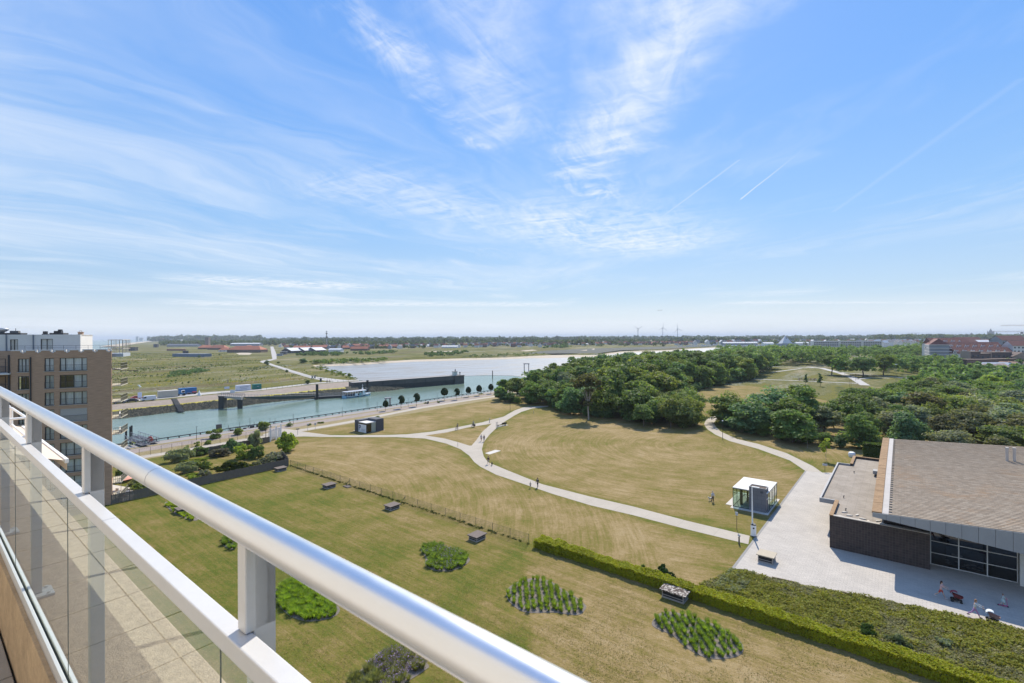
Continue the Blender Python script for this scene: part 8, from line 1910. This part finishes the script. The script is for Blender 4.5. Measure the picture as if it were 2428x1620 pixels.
building('far_apartment_block', 'dark roofed apartment block behind the stepped balconies', 2255, 0, 60, 16, 17, 6, .2, M_WHW, M_DRED, 12, 4, dep=540)
M_BBR = mat('dark_brown_brick', (.115, .082, .070), .92, .14, .5); M_PBR = mat('pale_brick', (.33, .25, .20), .92, .1, .5)
for i, (px, w, z, lb) in enumerate(((2302, 7.5, 13.2, 'leftmost tall brown brick block before the red gables'), (2325, 8, 11.6, 'lower brown brick block second from left before the red gables'), (2351, 7.5, 12.6, 'third brown brick block with pale party wall'), (2374.5, 8, 12.6, 'rightmost brown brick block before the white houses'))):
    o = building('brick_block', lb, px, 0, w, 9, z, .35, -.1, M_BBR, M_PBR, 2, 2, shape='flat', dep=398, over=.15); MB().box(-w / 2 - .9, -w / 2 - .01, -4.7, 4.5, 0, z + .5).build('party_wall', M_PBR, o)
building('brick_block', 'broad brown flat block below the tall brick blocks', 2318, 0, 22, 8, 7.2, .4, -.1, M_BBR, M_BRB, 8, shape='flat', dep=385); building('brick_block', 'second broad brown flat block right of the first', 2372, 0, 18, 8, 7.6, .4, -.1, M_BBR, M_BRB, 6, shape='flat', dep=385)
building('brick_block', 'brown gabled brick house at the far right edge', 2412, 0, 14, 12, 9.5, 3.5, 1.2, M_PBR, M_BBR, 3, 2, dep=392)
for i, (px, dep, lb) in enumerate(((2382, 372, 'small white house with brown gable roof, left of three'), (2402, 371, 'small white house with brown gable roof, middle of three'), (2420, 370, 'small white house with brown gable roof, right of three'))): building('house', lb, px, 0, 9, 6, 4.2, 2.2, 1.35, M_WHW, mat('brown_tiles', (.20, .12, .085), .9, .15, .4), 2, dep=dep, cat='house')
for i, (px, dep, l, rz_, lb) in enumerate(((2330, 352, 9, .5, 'white walled house with pale roof nearest the wood, left'), (2349, 350, 10, -.5, 'white house with slanted white gable nearest the wood, middle'), (2372, 355, 9, .4, 'white house nearest the wood, right'), (2355, 368, 26, 0, 'long white flat house behind the slanted gable'))): building('house', lb, px, 0, l, 7, 3.6, 2.4, rz_, M_WHW, mat('pale_tiles', (.36, .27, .22), .9, .12, .4) if i != 3 else M_PALER, 3, dep=dep, cat='house')
for px, dep, l, z, rh_, rz_, w_, r_, lb in ((2402, 452, 22, 15, 5, .5, M_WHW, M_GREYR, 'white apartment block with grey roof right of the red gables'), (2425, 440, 24, 17, 4.5, -.2, M_WHW, M_DRED, 'white apartment block with dark red roof at the right frame edge'), (2390, 520, 30, 21, 5, .1, M_GWALL, M_DRED, 'grey apartment block with red roof behind the white ones'), (2330, 560, 70, 18, 3, -.1, M_GWALL, M_PALER, 'long pale roofed block behind the red gables'), (2410, 600, 60, 20, 3, 0, M_GWALL, M_GREYR, 'long blue grey block under the red crane'), (2290, 640, 40, 19, 5, .2, M_BRB, M_DRED, 'far brown block with dark roof left of the red crane')):
    building('apartment_house', lb, px, 0, l, 13, z, rh_, rz_, w_, r_, int(l / 3), 5, dep=dep)
# church and towers on the right skyline
o = thing('church', 'grey church tower with tall spire and corner pinnacles on the right horizon', 'church', D(2349, 3400)); MB().box(-13, 13, -13, 13, 0, 48).build('tower', mat('church_stone', (.20, .19, .20), .9, .08, .05), o)
MB().raw([(-7, -7, 48), (7, -7, 48), (7, 7, 48), (-7, 7, 48), (0, 0, 72)], [(0, 1, 4), (1, 2, 4), (2, 3, 4), (3, 0, 4)]).build('spire', MATS['church_stone'], o)
for x in (-11, 11):
    for y in (-11, 11): MB().raw([(x - 2, y - 2, 48), (x + 2, y - 2, 48), (x + 2, y + 2, 48), (x - 2, y + 2, 48), (x, y, 57)], [(0, 1, 4), (1, 2, 4), (2, 3, 4), (3, 0, 4)]).build('pinnacle', MATS['church_stone'], o)
o = thing('slim_spire', 'slim grey spire just right of the church', 'tower', D(2363.5, 3300)); MB().box(-3.5, 3.5, -3.5, 3.5, 0, 34).build('tower', MATS['church_stone'], o); MB().raw([(-3.5, -3.5, 34), (3.5, -3.5, 34), (3.5, 3.5, 34), (-3.5, 3.5, 34), (0, 0, 48)], [(0, 1, 4), (1, 2, 4), (2, 3, 4), (3, 0, 4)]).build('spire', MATS['church_stone'], o)
o = thing('domed_tower', 'grey tower with small dome left of the church', 'tower', D(2303.5, 3200)); MB().box(-6, 6, -6, 6, 0, 33).build('tower', MATS['church_stone'], o); MB().ball((0, 0, 34), 6.5, 6.5, 5).tube((0, 0, 38), (0, 0, 43), 1.0, 6).build('dome', MATS['church_stone'], o)
# cranes
M_CRANE = mat('crane_steel', (.36, .33, .31), .6, .1, .2); M_CRED = mat('crane_red', (.45, .06, .06), .6, .1, .2)
def crane(label, px, dep, h, jib, back, m, rz=math.pi, mw=1.6):
    o = thing('tower_crane', label, 'crane', D(px, dep), rz); t = MB()
    for x in (-mw / 2, mw / 2):
        for y in (-mw / 2, mw / 2): t.tube((x, y, 0), (x, y, h), .14, 4)
    n = int(h / 2.5)
    for i in range(n): z, z2 = h * i / n, h * (i + 1) / n; t.tube((-mw / 2, -mw / 2, z), (mw / 2, -mw / 2, z2), .08, 3).tube((mw / 2, -mw / 2, z2), (mw / 2, mw / 2, z), .08, 3)
    t.build('mast', m, o); j = MB()
    for y in (-.6, .6): j.tube((-back, y, h + .5), (jib, y, h + .5), .12, 4)
    j.tube((-back, 0, h + 1.9), (jib, 0, h + 1.7), .12, 4); n = int((jib + back) / 2)
    for i in range(n): x, x2 = -back + (jib + back) * i / n, -back + (jib + back) * (i + 1) / n; j.tube((x, -.6, h + .5), ((x + x2) / 2, 0, h + 1.8), .07, 3).tube(((x + x2) / 2, 0, h + 1.8), (x2, -.6, h + .5), .07, 3)
    j.build('jib', m, o); MB().box(-1, 1, -1, 1, h - 2.2, h).build('cab', M_PGREY, o); MB().box(-back, -back + 3, -.9, .9, h - 1.2, h + .5).build('counterweight', M_PGREY, o); return o
crane('tower crane with the upper long jib at the right edge', 2435, 690, 39, 37, 10, M_CRANE); crane('tower crane with the lower long jib and dark mast near the right edge', 2423, 720, 30.5, 44, 8, M_CRANE, mw=2.4)
crane('red tower crane mast rising behind the red gables', 2368, 640, 20, 4, 3, M_CRED); crane('small distant tower crane left of the red roofed town', 2172, 2300, 36, 38, 16, M_CRANE, mw=2); crane('tiny distant tower crane on the left horizon right of the radio mast', 819, 4600, 40, 50, 16, M_CRANE, mw=3); crane('tiny distant tower crane above the left dunes', 419, 4200, 62, 16, 10, M_CRED, mw=4)
# radio mast
o = thing('radio_mast', 'lattice radio mast with two round platforms on the left skyline', 'mast', D(774.5, 1480)); t = MB()
for a in range(4): t.tube((2.4 * math.cos(a * 1.57), 2.4 * math.sin(a * 1.57), 0), (1.2 * math.cos(a * 1.57), 1.2 * math.sin(a * 1.57), 40), .35, 4)
for i in range(20): r0, r1 = 2.4 - .06 * i, 2.4 - .06 * (i + 1); t.tube((r0, 0, 2 * i), (-r1, 0, 2 * i + 2), .18, 3).tube((-r0, 0, 2 * i), (r1, 0, 2 * i + 2), .18, 3)
t.build('lattice', mat('mast_grey', (.33, .34, .36), .6, .08, .1), o); MB().tube((0, 0, 40), (0, 0, 52), .35, 6, .15).build('antenna', MATS['mast_grey'], o)
for z, r in ((28, 4.5), (39, 4.0), (44, 2.6)): MB().tube((0, 0, z), (0, 0, z + .8), r, 14).tube((0, 0, z + .8), (0, 0, z + 2.6), r * .75, 10, r * .6).build('platform', M_PGREY, o)
# wind turbines
for px, dep, zh, a0_, lb in ((1512.5, 3300, 78, .5, 'left wind turbine of three on the horizon'), (1571.5, 3500, 88, 1.5, 'middle wind turbine of three on the horizon'), (1606.5, 3300, 76, 1.75, 'right wind turbine of three on the horizon')):
    o = thing('wind_turbine', lb, 'wind turbine', D(px, dep), .25, 'wind turbines on the horizon'); m = mat('turbine_grey', (.42, .43, .45), .5, .03, .1)
    MB().tube((0, 0, 0), (0, 0, zh), 2.6, 10, 1.5).build('tower', m, o); MB().box(-1.8, 1.8, -4, 5, zh - 1.6, zh + 1.8).build('nacelle', m, o)
    for k in range(3):
        a = a0_ + k * 2.094; d = Vector((math.cos(a), 0, math.sin(a))); s = Vector((-d.z, 0, d.x)); c = Vector((0, -4.6, zh)); MB().raw([c - s * .9, c + s * .9, c + d * 9 + s * 1.9, c + d * 39 + s * .3, c + d * 39 - s * .2, c + d * 9 - s * .9, c - s * .9 + Vector((0, .5, 0)), c + s * .9 + Vector((0, .5, 0)), c + d * 9 + s * 1.9 + Vector((0, .5, 0)), c + d * 39 + s * .3 + Vector((0, .3, 0)), c + d * 39 - s * .2 + Vector((0, .3, 0)), c + d * 9 - s * .9 + Vector((0, .5, 0))], [(0, 1, 2, 3, 4, 5), (11, 10, 9, 8, 7, 6)] + [(i, 6 + i, 6 + (i + 1) % 6, (i + 1) % 6) for i in range(6)]).build('blade', m, o)
# seaside town far left on the dunes, towers in the haze
for i, (px, dep, h, w, lb) in enumerate(((326, 5200, 46, 26, 'hazy tower block farthest left above the beach'), (334, 5300, 34, 50, 'hazy broad block beside the farthest tower block'), (353, 5000, 38, 36, 'hazy twin block above the beach end'), (384, 3600, 26, 24, 'reddish block on the wooded dune'), (427, 3300, 20, 26, 'white block on the wooded dune slope'), (404, 3500, 24, 40, 'pale hotel block on the wooded dune'))): building('tower_block', lb, px, 0, w, 14, h, 2, 0, M_WHW if i != 3 else M_RED, M_GREYR, 4, 5, shape='flat', dep=dep, ww=3, wh=3)
# two gulls over the marina
for px, py, lb in ((1562, 736, 'left gull of two in the sky above the marina'), (1568.5, 735.5, 'right gull of two in the sky above the marina')):
    dp = 330.; o = thing('gull', lb, 'bird', Vector(((px - CX) / FPX * dp, dp, HCAM + (CY - 2 - py) / FPX * dp)), .4); MB().ball((0, 0, 0), .16, .45, .14, 8, 5).ball((0, .42, .06), .09, .14, .09, 6, 4).build('body', M_PGREY, o)
    for sg in (-1, 1): MB().raw([(sg * .1, .2, .05), (sg * .1, -.2, .05), (sg * .55, -.12, .28), (sg * .55, .2, .28), (sg * 1.1, -.15, .12)], [(0, 1, 2, 3), (3, 2, 4)] if sg > 0 else [(3, 2, 1, 0), (4, 2, 3)]).build('wing', M_PGREY, o)
HAZE = 8.5e-5
# ------------------------------------------------------------------ sea haze
def build_haze(density):
    m = bpy.data.materials.new('sea_haze'); m.use_nodes = True; n = m.node_tree.nodes; n.clear()
    v = n.new('ShaderNodeVolumePrincipled'); v.inputs['Color'].default_value = (.82, .90, 1, 1); v.inputs['Density'].default_value = density
    v.inputs['Anisotropy'].default_value = .0
    o = n.new('ShaderNodeOutputMaterial'); m.node_tree.links.new(v.outputs[0], o.inputs['Volume'])
    MB().box(-60500, 60500, -600, 85500, -7.5, 130).build('haze', m, kind='stuff')
build_haze(HAZE)
